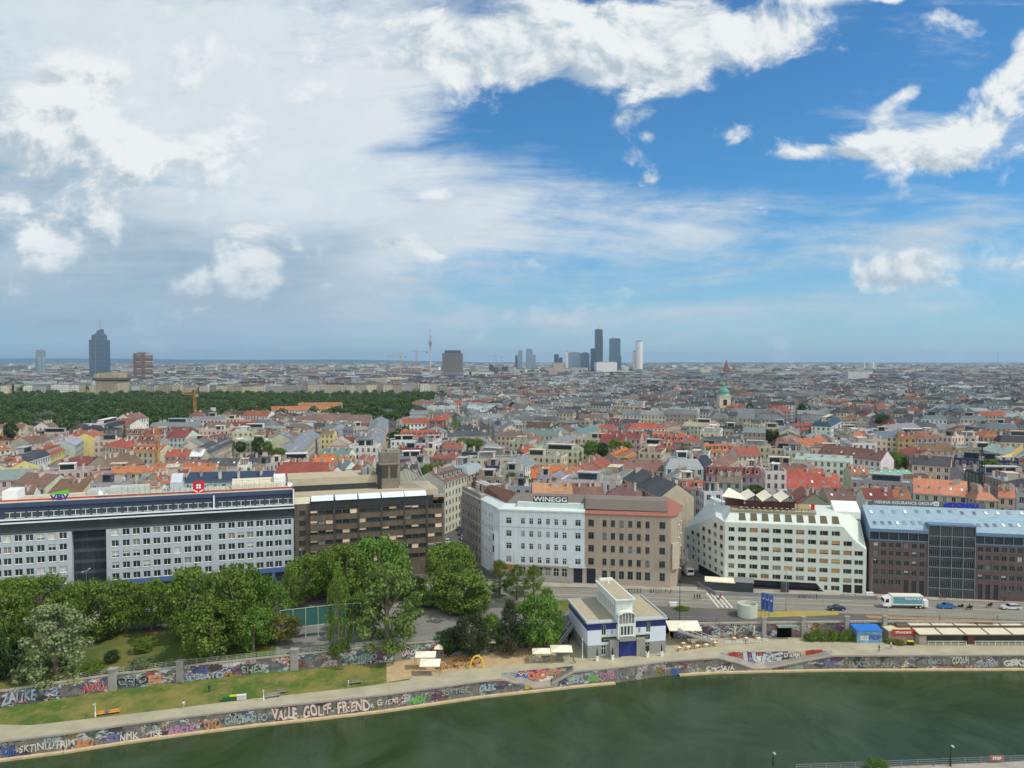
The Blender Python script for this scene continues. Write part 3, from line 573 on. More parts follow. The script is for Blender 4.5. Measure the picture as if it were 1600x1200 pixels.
# ---------------------------------------------------------------- canal side buildings
class FR:
    def __init__(s, A, B): s.A = Vector((A.x, A.y, 0)); s.ang = facing(A, B); s.W = (Vector((B.x, B.y, 0))-s.A).length; s.X = Vector((math.cos(s.ang), math.sin(s.ang), 0)); s.Y = Vector((-math.sin(s.ang), math.cos(s.ang), 0))
    def uz(s, px, py, y=0.0):
        d = ray(px, py); o_ = Vector((0, 0, H)); q = s.A+s.Y*y; t = (q-o_).dot(s.Y)/d.dot(s.Y); h = o_+d*t
        return (h-s.A).dot(s.X), h.z
    def loc(s, p):
        q = Vector(p)-s.A; return Vector((q.dot(s.X), q.dot(s.Y), q.z))
    def world(s, x, y, z=0): return s.A+s.X*x+s.Y*y+Vector((0, 0, z))
    def thing(s, name, label, cat): s.root = thing(name, label, cat, s.A, s.ang); return s.root
def wall_holes(mb, x0, x1, z0, z1, holes, y=0.0, depth=.25, m=0, mr=0, sg=1):
    cx = sorted(set([x0, x1]+[round(q, 3) for h in holes for q in h[:2] if x0 < q < x1])); cz = sorted(set([z0, z1]+[round(q, 3) for h in holes for q in h[2:4] if z0 < q < z1]))
    for a, b in zip(cz, cz[1:]):
        zc = (a+b)/2; act = [h for h in holes if h[2] < zc < h[3]]; run = None
        for c, d in zip(cx, cx[1:]):
            xc = (c+d)/2; inside = any(h[0] < xc < h[1] for h in act)
            if not inside: run = (run[0], d) if run else (c, d)
            if inside or d == cx[-1]:
                if run: mb.face([(run[0], y, a), (run[1], y, a), (run[1], y, b), (run[0], y, b)], m, [(run[0], a), (run[1], a), (run[1], b), (run[0], b)])
                run = None
    for (a, b, c, d) in holes:
        e = y+depth
        mb.face([(a, y, c), (b, y, c), (b, e, c), (a, e, c)], mr); mb.face([(a, e, d), (b, e, d), (b, y, d), (a, y, d)], mr)
        mb.face([(a, y, c), (a, e, c), (a, e, d), (a, y, d)], mr); mb.face([(b, e, c), (b, y, c), (b, y, d), (b, e, d)], mr)
WCACHE = {}
def window_mesh(w_, h_, style, frame, glass=None):
    key = (round(w_, 1), round(h_, 1), style, frame.name, (glass or GLASS).name)
    if key in WCACHE: return WCACHE[key]
    w_, h_ = key[0], key[1]
    m = MB(); g_ = glass or GLASS; t = .09
    if style == 'arch':
        n_ = 7; pts = [(-w_/2, 0, 0), (w_/2, 0, 0)]+[(w_/2*math.cos(math.pi*i/n_), 0, h_-w_/2+w_/2*math.sin(math.pi*i/n_)) for i in range(n_+1)]; m.face(pts, 0); m.box(-.05, .05, -.05, 0, 0, h_-.1, 1); m.box(-w_/2, w_/2, -.05, 0, h_*.55, h_*.55+.08, 1)
    else:
        m.face([(-w_/2, 0, 0), (w_/2, 0, 0), (w_/2, 0, h_), (-w_/2, 0, h_)], 0)
        m.box(-w_/2, w_/2, -.07, -.004, 0, t, 1); m.box(-w_/2, w_/2, -.07, -.004, h_-t, h_, 1); m.box(-w_/2, -w_/2+t, -.07, -.004, t, h_-t, 1); m.box(w_/2-t, w_/2, -.07, -.004, t, h_-t, 1)
        if style in ('two', 'cross'): m.box(-t/2, t/2, -.07, -.004, t, h_-t, 1)
        if style == 'cross': m.box(-w_/2+t, -t/2, -.07, -.004, h_*.66, h_*.66+t, 1); m.box(t/2, w_/2-t, -.07, -.004, h_*.66, h_*.66+t, 1)
        if style == 'third': m.box(-w_/6-t/2, -w_/6+t/2, -.07, -.004, t, h_-t, 1)
        m.box(-w_/2-.05, w_/2+.05, -.33, -.075, -.09, -.005, 1)
    WCACHE[key] = m.mesh('window', [g_, frame]); return WCACHE[key]
def place_windows(root, lst, frame, limit=100, sub=None):
    """lst: (x, z, w, h, style, y[, glass]); the nearest become parts, any beyond the limit one stuff part"""
    rest = MB(); n_ = 0
    for it in lst:
        x, z, w_, h_, st, y = it[:6]; gl = it[6] if len(it) > 6 else None
        if n_ < limit:
            q = link('window', window_mesh(w_, h_, st, frame, gl), root, (x, y, z)); n_ += 1
            if sub: sub(q, it)
        else:
            rest.face([(x-w_/2, y, z), (x+w_/2, y, z), (x+w_/2, y, z+h_), (x-w_/2, y, z+h_)], 0)
            rest.box(x-.06, x+.06, y-.06, y-.004, z, z+h_, 1)
            for (a, b, c, d) in ((x-w_/2, x+w_/2, z, z+.09), (x-w_/2, x+w_/2, z+h_-.09, z+h_)): rest.box(a, b, y-.07, y-.005, c, d, 1)
    if rest.f: rest.build('windows', [GLASS, frame], root, kind='stuff')
# ---- A: grey office block on the left -------------------------------------------------
LA, LB = P(0, 956, 0), P(694, 896, 0)
LA = Vector((-137, 205, 0)); LB = Vector((-21.4, 241.9, 0)); fr = FR(LA, LB)
GREY = mat('light_blue_grey_panel', (.40, .45, .49), .7, var=.09, scale=.25, streak=.10); NAVY = mat('navy_cladding', (.030, .044, .080), .5, var=.12); NAVYG = mat('dark_slate_cladding', (.055, .075, .095), .5, var=.15); BLUE = mat('blue_base_render', (.07, .13, .30), .7, var=.08); CURT = mat('dark_curtain_glass', (.035, .045, .048), .15, var=.3, scale=.3, spec=.5); SLABW = mat('white_cornice', (.66, .72, .76), .5); ROOFP = mat('pale_roof_gravel', (.50, .47, .36), .9, var=.1)
root = fr.thing('office_block', 'long pale grey office block with navy top floor and white cornices at the left edge', 'building')
xr = fr.uz(459, 850)[0]; xl = -60.
def Z(px, py, y=0): return fr.uz(px, py, y)[1]
def X(px, py=850, y=0): return fr.uz(px, py, y)[0]
rows = [(Z(450, 820)+(Z(450, 884.7)-Z(450, 820))*k/4) for k in range(5)]; wh = 1.8; ww = 1.85
colsR = [X(p) for p in (180, 197, 213, 229, 245, 261, 277.3, 293.3, 309, 325, 347, 362, 376.5, 391, 406, 421, 435, 450)]
colsL = [X(p) for p in (-40, -22, -5, 11, 28.5, 46, 63.5, 81, 98.5)]
zt = Z(455, 809.7); zb = Z(430, 887); z_s = Z(450, 792.5); zn = Z(450, 768, 0)
xg0, xg1 = X(112), X(166)
hR = [(x-ww/2, x+ww/2, z, z+wh) for x in colsR for z in rows]; hL = [(x-ww/2, x+ww/2, z, z+wh) for x in colsL for z in rows]
mb = MB(); wall_holes(mb, xg1, xr, zb, zt, hR, m=0, mr=0); wall_holes(mb, xl, xg0, zb, zt, hL, m=0, mr=0)
mb.face([(xr, 0, 0), (xr, 15, 0), (xr, 15, zn), (xr, 0, zn)], 0); mb.face([(xg0, 0, 0), (xg0, 2, 0), (xg0, 2, zt), (xg0, 0, zt)], 0); mb.face([(xg1, 2, 0), (xg1, 0, 0), (xg1, 0, zt), (xg1, 2, zt)], 0)
mb.face([(xr, 15, 0), (xl, 15, 0), (xl, 15, zn), (xr, 15, zn)], 0); mb.face([(xl, 15, 0), (xl, 0, 0), (xl, 0, zn), (xl, 15, zn)], 0)
mb.build('facade', [GREY], root)
m_ = MB()
for (a, b) in ((xg1, xr), (xl, xg0)):
    for k in range(int((b-a)/5.5)):
        c = a+k*5.5; m_.box(c, c+.9, -.05, .3, 0, zb, 0)
    m_.box(a, b, -.1, .3, zb-1.4, zb-.002, 0); m_.box(a, b, .4, .5, 0, zb-1.4, 1); m_.box(a, b, -.02, .3, zb-4.6, zb-4.2, 0)
m_.build('ground_floor', [BLUE, CURT], root)
m_ = MB(); m_.box(xg0, xg1, 2.0, 2.1, 0, z_s-.3, 0)
for k in range(9): zz = rows[4]-1.2+k*3.05; m_.box(xg0, xg1, 1.93, 1.998, zz, zz+.9, 1) if zz < z_s-2 else None
for k in range(6): xx = xg0+(xg1-xg0)*(k+.5)/6; m_.box(xx-.04, xx+.04, 1.9, 1.99, 0, z_s-.4, 1)
m_.build('glass_recess', [CURT, NAVYG], root)
m_ = MB(); m_.box(xl, xr, .0, .3, zt+.01, z_s-.3, 0); m_.box(xl, xr, -.03, -.002, zt+.7, z_s-.6, 1)
m_.build('dark_storey', [NAVYG, CURT], root)
m_ = MB(); m_.box(xl, xr+.2, -.7, .5, z_s-.3, z_s, 0); m_.box(xl, xr+.2, -.5, .5, z_s+.55, z_s+.85, 0); m_.box(xr-.15, xr+.25, -.4, .6, z_s+.9, zn+.6, 0); xk = X(335); m_.box(xk-.2, xk+.2, .1, .55, z_s+.86, zn-.2, 0)
m_.build('cornice', SLABW, root)
m_ = MB(); y2 = .6; nz0 = z_s+.85
m_.box(xl, xr-.2, y2, y2+.4, nz0, zn-.7, 0); m_.face([(xl, y2-.3, zn-.7), (xr-.2, y2-.3, zn-.7), (xr-.2, y2+1.4, zn+.25), (xl, y2+1.4, zn+.25)], 0); m_.face([(xl, y2-.3, zn-.72), (xl, y2+.4, zn-.72), (xr-.2, y2+.4, zn-.72), (xr-.2, y2-.3, zn-.72)], 0)
m_.build('top_storey', NAVY, root)
m_ = MB(); m_.box(xl, xr-.2, 2.0, 15, zn-.6, zn+.26, 0); m_.box(xl, xr, 4.5, 4.8, zn+.262, zn+.7, 1)
m_.build('roof', [ROOFP, mat('red_roof_edge', (.45, .05, .05), .6)], root)
topw = [X(p, 783) for p in (13.5, 31, 48.5, 66, 83, 99, 117, 133, 150, 166, 182, 199, 214.5, 230, 246.5, 262, 278, 294, 309, 325, 347, 362, 376.5, 391, 406, 421, 435, 450)]
Zt0 = Z(450, 786.5, .55)
sh = mat('roller_blind', (.50, .50, .46), .8); 
def blindsub(q, it, prob=.13, m=sh):
    if R.random() < prob:
        b = MB(); f_ = R.choice((.5, .8, 1)); b.box(-it[2]/2+.1, it[2]/2-.1, -.045, -.02, it[3]*(1-f_)+.1, it[3]-.08); b.build('blind', m, q)
wl = [(x, z, ww, wh, 'two', .25) for x in colsR for z in rows]+[(x, z, ww, wh, 'two', .25) for x in colsL for z in rows]
wl.sort(key=lambda t: (abs(t[0]-20)))
vis = [q for q in wl if q[0] > X(2)]; hid = [q for q in wl if q[0] <= X(2)]
place_windows(root, [q for q in vis]+[(x, Zt0, 2.1, 1.55, 'two', .58) for x in topw]+hid, WHITE, 100, blindsub)
# rooftop parts
zr = zn+.26
def rbox(fr, px0, px1, py_top, y, dep, mats, name='rooftop_box', z0=None, root=None, slope=0):
    x0_, zt_ = fr.uz(px0, py_top, y); x1_, _ = fr.uz(px1, py_top, y); b = MB(); b.prism([(x0_, y), (x1_, y), (x1_, y+dep), (x0_, y+dep)], zr if z0 is None else z0, zt_, 0, z1s=[zt_, zt_, zt_+slope, zt_+slope]); return b.build(name, mats, root)
rbox(fr, 3, 27, 768, 7, 7, WHITE, root=root); rbox(fr, 50, 135, 776, 9, 4, ROOFP, root=root); rbox(fr, 136, 170, 767, 9, 6, LGREY, root=root); rbox(fr, 170, 232, 762, 9.5, 4.5, mat('pale_rooftop_render', (.46, .50, .44), .8), root=root)
rbox(fr, 362, 440, 758, 8.5, 5, mat('cream_rooftop_cladding', (.60, .55, .40), .7), root=root, slope=1.2); rbox(fr, 428, 446, 744, 9, 5, WHITE, root=root)
PANEL = mat('blue_grey_panel', (.46, .52, .55), .6)
rbox(fr, 266, 284, 754, 9, 5, PANEL, root=root, slope=2.0)
# letters
LET = mat('pale_sign_letters', (.42, .46, .46), .5)
sg = thing('rooftop_sign', 'red shield logo and pale open letters on the roof of the grey office block', 'sign', fr.world(X(290, 770, 3.4), 3.4, zr), fr.ang)
def sgx(px): return X(px, 770, 3.4)-X(290, 770, 3.4)
text_mesh('WIENER STÄDTISCHE', 2.7, LET, 'lettering', sg, (sgx(243), 0, 1.6), extrude=.08, bold=-.02, sx=1.08)
text_mesh('VIENNA INSURANCE GROUP', 2.3, LET, 'lettering', sg, (sgx(386), 0, 1.5), extrude=.08, bold=-.03, sx=.98)
b = MB(); n_ = 6
wL = 3.1; pts = [(-wL/2+.3, 3.5), (wL/2, 3.5), (wL/2, .6), (wL/2-.5, 0), (0, -.05), (-wL/2, 0), (-wL/2, 3.0)]
ox = sgx(310.5); b.face([(ox+x, -.1, z+.1) for x, z in pts][::-1]); b.face([(ox+x, .15, z+.1) for x, z in pts])
for (x, z), (x2, z2) in zip(pts, pts[1:]+pts[:1]): b.face([(ox+x, -.1, z+.1), (ox+x2, -.1, z2+.1), (ox+x2, .15, z2+.1), (ox+x, .15, z+.1)])
b.build('shield', mat('red_sign', (.50, .02, .04), .5), sg)
b = MB()
for (x, z) in ((-.62, 2.1), (.06, 2.1), (-.62, 1.4), (.06, 1.4)): b.face([(ox+x, -.14, z), (ox+x+.56, -.14, z), (ox+x+.56, -.14, z+.56), (ox+x, -.14, z+.56)])
b.face([(ox-1.5, -.14, .85), (ox-.1, -.14, .1), (ox-.35, -.14, .6), (ox-1.4, -.14, 1.15)]); b.face([(ox+.1, -.14, .1), (ox+1.3, -.14, .85), (ox+1.3, -.14, 1.15), (ox+.3, -.14, .6)])
b.build('emblem', WHITE, sg)
b = MB()
for px in range(190, 440, 9): x = sgx(px); b.beam((x, .25, 0), (x, .25, 3.2), .07); b.beam((x, .25, 3), (x, 2, 0), .05)
b.beam((sgx(190), .25, .3), (sgx(440), .25, .3), .08); b.beam((sgx(190), .25, 3.1), (sgx(440), .25, 3.1), .06); b.build('frame', STEEL, sg)
vb = thing('rooftop_sign', 'navy letters VBV with a green swoosh on the left end of the grey roof', 'sign', fr.world(X(93, 780, 3.0), 3.0, zr), fr.ang)
text_mesh('VBV', 2.1, mat('navy_letter', (.02, .03, .22), .5), 'lettering', vb, (0, 0, .8), extrude=.1, bold=.07, sx=1.2)
b = MB(); b.prism([(-1.8, 0), (2.3, 0), (2.3, .25), (-1.8, .25)], 1.6, 2.2, z1s=[2.1, 2.9, 2.9, 2.1]); b.build('swoosh', mat('green_sign', (.12, .50, .05), .5), vb)
def dish(px, py, y, r, label):
    x, z = fr.uz(px, py, y); d = thing('satellite_dish', label, 'satellite dish', fr.world(x, y, zr), fr.ang)
    b = MB(); b.tube((0, 0, 0), (0, 0, z-zr-.1), .09); b.build('mast', STEEL, d)
    b = MB(); b.lathe([(0, 0), (r*.5, .07), (r*.8, .2), (r, .36)], n=16); q = b.build('reflector', WHITE, d, (0, -.15, z-zr)); q.rotation_euler = (math.radians(60), 0, 0)
dish(159, 770, 4.2, .85, 'large white satellite dish on the left part of the grey office roof'); dish(167, 772, 4.2, .45, 'small white satellite dish just right of the large one'); dish(453, 757, 6, .8, 'satellite dish on the right end of the grey office roof')
# ---- B: brown concrete office -----------------------------------------------------
BRN = mat('brown_exposed_concrete', (.125, .10, .075), .85, var=.28, scale=.5, streak=.25); BRND = mat('dark_brown_metal', (.06, .05, .042), .6, var=.15); TAN = mat('tan_roof_gravel', (.42, .36, .25), .9, var=.12); BLIND = mat('cream_blind', (.60, .47, .33), .8, rnd=.25)
fb = FR(fr.world(xr+.25, .2), LB+Vector((0, .2, 0)))
root = fb.thing('concrete_office', 'dark brown concrete office with cream window blinds and a bulky rooftop plant tower', 'building')
def Zb(px, py, y=0): return fb.uz(px, py, y)[1]
def Xb(px, py=830, y=0): return fb.uz(px, py, y)[0]
xe = Xb(694); r0 = Zb(684, 794); r5 = Zb(684, 853.5); pit = (r0-r5)/4; rows = [r0-pit*k for k in range(7)]
cxs = [Xb(450+q/5.333, 820) for q in (215, 282, 345, 420, 485, 548, 620, 682, 742, 815, 873, 933, 1000, 1060, 1120, 1195, 1255)]
WWb, WHb = 2.15, 1.35; ztop = Zb(690, 776.5)
xs_l = Xb(485, 820)
holes = [(x-WWb/2, x+WWb/2, z, z+WHb) for x in cxs for z in rows if z > 3]
mb = MB(); wall_holes(mb, xs_l, xe, 0, ztop-2.0, holes, m=0, mr=0, depth=.3); mb.face([(xe, 0, 0), (xe, 18, 0), (xe, 18, ztop), (xe, 0, ztop)]); mb.face([(xe, 18, 0), (0, 18, 0), (0, 18, ztop), (xe, 18, ztop)])
mb.box(0, xs_l, 1.0, 1.3, 0, ztop, 0); mb.face([(xs_l, 1, 0), (xs_l, 0, 0), (xs_l, 0, ztop-2), (xs_l, 1, ztop-2)])
for q in (390, 590, 782, 972, 1158): x = Xb(450+q/5.333, 820); mb.box(x-.22, x+.22, -.18, -.002, 0, ztop-1, 1)
for k in range(48):
    x = xs_l+k*(xe-xs_l)/48
    for z in rows: mb.box(x-.02, x+.02, -.03, -.003, z+WHb+.1, z+pit-.1, 1)
mb.build('facade', [BRN, BRND], root)
SILV = mat('reflecting_glass_roof', (.62, .70, .74), .25, var=.08, spec=.6)
gz0, gz1 = Zb(600, 793), Zb(600, 785)
m_ = MB(); m_.box(xs_l, xe-3.5, .5, .6, ztop-2, ztop+.7, 0)
for k in range(50): x = xs_l+k*(xe-3.5-xs_l)/50; m_.box(x-.05, x+.05, .4, .498, ztop-1.9, ztop+.6, 1)
m_.build('top_window_band', [CURT, BRND], root)
m_ = MB()
for q0, q1 in ((195, 380), (397, 580), (592, 775), (785, 970), (975, 1155)):
    a, b2 = Xb(450+q0/5.333, 800), Xb(450+q1/5.333, 800); m_.face([(a, .1, ztop+.75), (b2, .1, ztop+.75), (b2, 1.9, ztop+2.3), (a, 1.9, ztop+2.3)])
m_.build('skylight_band', SILV, root)
m_ = MB(); m_.prism([(0, 2.0), (xe-1.5, 2.0), (xe-1.5, 18), (0, 18)], ztop-1, ztop+2.5); m_.box(0, xe-1.5, 1.7, 2.0, ztop-1, ztop+2.25); m_.build('roof', TAN, root)
m_ = MB(); m_.box(0, xs_l, .9, 1.3, ztop+.01, ztop+2.0, 0); m_.box(xe-3.4, xe, .02, 2, ztop, ztop+.8, 1); m_.build('corner_block', [CANVAS, CONC], root)
zR = ztop+2.5
def rb(px0, px1, py, y, dep, mt, nm, slope=0): return rbox(fb, px0, px1, py, y, dep, mt, nm, zR, root, slope)
rb(450, 590, 749, 8, 9, TAN, 'upper_storey', .6)
m_ = MB(); x0_, z1_ = fb.uz(455, 754, 7.9); x1_, _ = fb.uz(588, 754, 7.9)
for k in range(24): xx = x0_+(x1_-x0_)*k/24; m_.box(xx+.1, xx+1.3, 7.85, 7.99, zR+.4, zR+1.3, 0)
m_.box(x0_, x1_, 7.9, 7.98, zR+.2, zR+1.9, 0); m_.build('clerestory_windows', CURT, root)
CT = mat('weathered_tower_concrete', (.20, .17, .13), .9, var=.3, scale=.4)
rb(591, 596, 728, 6.0, 5, DARK, 'plant_tower'); rb(593, 623, 726, 6.4, 7, CT, 'plant_tower'); rb(594, 622, 708, 10, 5, CT, 'plant_tower'); rb(604, 625, 703, 12.5, 4, mat('mottled_concrete', (.25, .24, .2), .9, var=.45, scale=1.5), 'plant_tower')
m_ = MB(); a_, z_ = fb.uz(594, 727, 6.3); b_, _ = fb.uz(622, 727, 6.3)
for k in range(2): m_.box(a_+.4+k*(b_-a_)/2, a_+(k+1)*(b_-a_)/2-.3, 6.28, 6.38, zR+3.4, z_-.5)
m_.box(a_, b_, 6.2, 6.38, z_-.35, z_)
m_.build('tower_louvres', BRND, root)
m_ = MB(); c_, z2_ = fb.uz(606, 712, 9.9)
for k in range(9): m_.beam((a_+k*.75, 9.8, z_), (a_+k*.75, 9.8, z2_+1), .07)
m_.beam((a_, 9.8, z_+1), (b_, 9.8, z_+1), .07); m_.build('tower_ladder', STEEL, root)
rb(566, 574, 733, 9, 4, STEEL, 'vent_box'); rb(576, 583, 730, 9.5, 4, CONC, 'vent_box')
m_ = MB()
for k in range(6):
    a = fb.uz(632+k*5, 732, 13); b3 = fb.uz(640+k*5, 756, 5); m_.beam((a[0], 15, zR+4.5), (b3[0], 4, zR+1.2), .25)
m_.build('sloping_beams', CONC, root)
wl = [(x, z, WWb, WHb, 'two', .3) for z in rows for x in cxs if z > 3]
def bsub(q, it):
    if R.random() < .38:
        b = MB(); f_ = R.choice((.35, .5, .85, 1)); b.box(-it[2]/2+.05, it[2]/2-.05, -.16, -.09, it[3]*(1-f_)+.03, it[3]-.02); b.build('blind', BLIND, q)
wl += [(Xb(472.5, 820, .9), z, 1.9, 1.5, 'two', .95) for z in rows if z > 3]
place_windows(root, wl, BRND, 100, bsub)
# ---- C: white corner building and beige neighbour -------------------------------------
C0 = P(850, 909, 0); C1 = P(1050, 919, 0); fc = FR(C0, C1)
xc0 = fc.uz(781, 850)[0]; A_ = fc.world(xc0, 0); fc = FR(A_, C1)
def Zc(px, py, y=0): return fc.uz(px, py, y)[1]
def Xc(px, py=850, y=0): return fc.uz(px, py, y)[0]
WHT = mat('white_blue_render', (.60, .66, .70), .8, var=.07, scale=.3, streak=.14); STN = mat('rusticated_stone', (.42, .40, .34), .85, var=.12, scale=.6); BEI = mat('beige_render', (.36, .30, .235), .85, var=.09, scale=.3, streak=.16); BEI2 = mat('beige_base_stone', (.40, .35, .28), .85, var=.1)
SHEET = mat('pale_green_sheet_roof', (.56, .63, .60), .45, var=.08); SLATE = mat('grey_brown_slate', (.17, .15, .13), .85, var=.15, scale=.8)
xd = Xc(913.5); xe = Xc(1048); zc = 21.4; zg = Zc(850, 884)
def facade_building(fr_, name, label, x0, x1, cols_, rowz, wst, mw, mg, frame, arches, doors, chamfer=0):
    root = thing(name, label, 'building', fr_.world(x0, 0), fr_.ang); X0 = x0
    holes = [(x-X0-w_/2, x-X0+w_/2, z, z+1.95) for x, w_ in cols_ for z in rowz]
    mb = MB(); wall_holes(mb, 0, x1-x0, zg, zc, holes, m=0, mr=0, depth=.25)
    ah = [(x-X0-.75, x-X0+.75, 1.9, 4.3) for x in arches]+[(x-X0-1.35, x-X0+1.35, .13, 5.0) for x in doors]
    wall_holes(mb, 0, x1-x0, 0, zg, ah, m=1, mr=1, depth=.35)
    return root, mb, holes
rowz = [Zc(795, q) for q in (818.3, 838.3, 857.5, 878.5)]
colsW = [(Xc(p), w_) for p, w_ in ((795, 1.7), (817, 1.25), (830, 1.25), (843, 1.25), (856, 1.25), (869, 1.25), (882, 1.25), (903, 1.7))]
archW = [Xc(p, 897) for p in (817, 830, 843, 856, 869, 882)]
rW, mb, hW = facade_building(fc, 'corner_building', 'white five storey corner building with rooftop letter sign beside the side street', 0, xd, colsW, rowz, 'cross', WHT, STN, WHITE, archW, [Xc(903, 905)])
# chamfer and side-street face
sA = fc.loc(PD(766, 800, 241)); side = fc.loc(Vector((-17.5, 268, 0))); cham = Vector((sA.x, sA.y, 0))
pA = Vector((0, 0, 0)); pB = Vector((-2.6, 4.6, 0)); pC = fc.loc(Vector((-17.2, 268, 0)))
for a, b in ((pB, pA), (pC, pB)):
    mb.face([(a.x, a.y, 0), (b.x, b.y, 0), (b.x, b.y, zc), (a.x, a.y, zc)], 0)
mb.box(0, xd, 13, 13.3, 0, zc, 0)
mb.build('facade', [WHT, STN], rW)
bay = MB(); mid = (pA+pB)/2; d_ = (pB-pA).normalized(); n_ = Vector((-d_.y, d_.x, 0)); n_ = n_ if n_.x < 0 else -n_
q = [mid+d_*1.5, mid-d_*1.5, mid-d_*1.1+n_*1.2, mid+d_*1.1+n_*1.2]
bay.prism([(p.x, p.y) for p in q], 5.6, 14.2, 0); bay.build('oriel', WHT, rW)
m_ = MB()
for z0_ in (8, 11.6):
    a, b = q[2], q[3]; c = (a+b)/2+n_*.03; m_.face([(c.x-d_.x*.7, c.y-d_.y*.7, z0_), (c.x+d_.x*.7, c.y+d_.y*.7, z0_), (c.x+d_.x*.7, c.y+d_.y*.7, z0_+2), (c.x-d_.x*.7, c.y-d_.y*.7, z0_+2)])
m_.build('oriel_glazing', GLASS, rW)
m_ = MB(); m_.prism([(-.35, -.45), (xd, -.45), (xd, 3.1), (1.5, 3.1)], zc+.002, zc+.5, z1s=[zc+.45, zc+.45, zc+1.6, zc+1.6]); m_.prism([(-.35, -.45), (1.5, 3.1), (-.2, 6.4), (-3.1, 4.7)], zc+.003, zc+.5, z1s=[zc+.45, zc+1.6, zc+1.6, zc+.45]); m_.prism([(-3.1, 4.7), (-.2, 6.4), (pC.x+2.6, pC.y), (pC.x-.4, pC.y)], zc+.004, zc+.5, z1s=[zc+.45, zc+1.6, zc+1.6, zc+.45]); m_.build('eaves', SHEET, rW)
m_ = MB(); m_.face([(1.5, 3.1, zc+1.62), (xd, 3.1, zc+1.62), (xd, 8, zc+4.2), (4, 8, zc+4.2)]); m_.face([(xd, 8, zc+4.2), (4, 8, zc+4.2), (4, 13.2, zc+1), (xd, 13.2, zc+1)][::-1]); m_.face([(xd, 3.1, zc+1.62), (xd, 13.2, zc+1), (xd, 8, zc+4.2)]); m_.build('roof', SLATE, rW)
m_ = MB(); m_.face([(1.5, 3.1, zc+1.62), (4, 8, zc+4.2), (pC.x+6.5, pC.y-4, zc+4.4), (pC.x+2.6, pC.y, zc+1.62), (-.2, 6.4, zc+1.62)][::-1]); m_.face([(4, 8, zc+4.2), (4, 13.2, zc+1), (pC.x+12, pC.y-2, zc+1), (pC.x+6.5, pC.y-4, zc+4.4)][::-1]); m_.build('side_roof', mat('dark_red_tile', (.13, .065, .045), .85, var=.2, scale=2), rW)
m_ = MB(); m_.box(Xc(807), Xc(912)-.05, 1.2, 3.3, zc+.6, zc+2.4); m_.build('parapet_block', SHEET, rW)
for dd in (0,):
    m_ = MB(); m_.box(-.15, xd, -.22, -.003, zg-.15, zg+.2); m_.box(0, xd, -.10, -.003, rowz[0]-1.0, rowz[0]-.85); m_.build('string_course', STN, rW)
wl = [(x, z, w_, 1.95, 'cross', .25) for x, w_ in colsW for z in rowz]+[(x, 1.9, 1.5, 2.4, 'arch', .34) for x in archW]
place_windows(rW, wl, WHITE)
# small windows and shopfront on the chamfer/side faces
for i, t in enumerate((.06, .14, .24, .34, .44, .54, .64, .74, .84, .94)):
    for z in rowz:
        p = pB+(pC-pB)*t; me = window_mesh(1.2, 1.95, 'cross', WHITE); q = link('window', me, rW, (p.x, p.y, z)); q.rotation_euler = (0, 0, math.atan2((pB-pC).y, (pB-pC).x)); q.location = Vector((p.x, p.y, z))+Vector((math.sin(q.rotation_euler[2]), -math.cos(q.rotation_euler[2]), 0))*.03
hs_ = fc.world(pC.x, pC.y); hl_ = (pC-pB).length; SIDEH = (hs_-Vector((math.cos(fc.ang+math.pi), math.sin(fc.ang+math.pi), 0))*-.3, math.atan2((fc.world(pB.x, pB.y)-hs_).y, (fc.world(pB.x, pB.y)-hs_).x), hl_*.62)
m_ = MB(); m_.box(-.1, 5.5, -.12, -.004, 3.3, zg-.2, 0); m_.prism([(-.12, -.12), (-.004, .0), (-2.7, 4.7), (-2.85, 4.6)], 0.5, zg-.2, 0); m_.build('orange_shopfront', mat('orange_render', (.42, .17, .06), .8), rW)
m_ = MB(); m_.face([(Xc(903, 905)-1.35, .34, .13), (Xc(903, 905)+1.35, .34, .13), (Xc(903, 905)+1.35, .34, 5), (Xc(903, 905)-1.35, .34, 5)]); m_.build('door', mat('dark_blue_door', (.02, .025, .045), .5), rW)
m_ = MB(); xx = Xc(903); m_.box(xx-2.6, xx+2.4, -1.0, -.23, zg+.0, zg+.3); m_.box(xx-2.4, xx+2.3, -1.0, -.9, zg+.31, zg+1.2); m_.build('balcony', WHT, rW)
m_ = MB(); text_mesh('HOTEL CAFÉ'[:5] if False else 'WINEGG', .9, DARK, 'lettering', rW, (Xc(842), -.26, zg-.75), extrude=.03) if False else None
sgn = thing('rooftop_sign', 'white letters WINEGG on a dark board on the white corner building roof', 'sign', fc.world(Xc(860, 787, 2.2), 2.2, zc+2.2), fc.ang)
sw = Xc(887, 787, 2.2)-Xc(833, 787, 2.2)
m_ = MB(); m_.box(-sw/2, sw/2, .05, .25, .2, 2.15); m_.build('board', mat('dark_sign_board', (.04, .055, .07), .5), sgn); m_ = MB()
for k in range(5): xx = -sw/2+.8+k*(sw-1.6)/4; m_.beam((xx, .15, -.9), (xx, .15, .2), .1)
m_.build('posts', STEEL, sgn); text_mesh('WINEGG', 2.0, WHITE, 'lettering', sgn, (0, .03, 1.12), extrude=.02, bold=.03, sx=1.28)
lt = text_mesh('PARTSCH', 1.0, DARK, 'lettering', rW, (Xc(851, 889), -.26, zg-.75), extrude=.03, bold=.01)
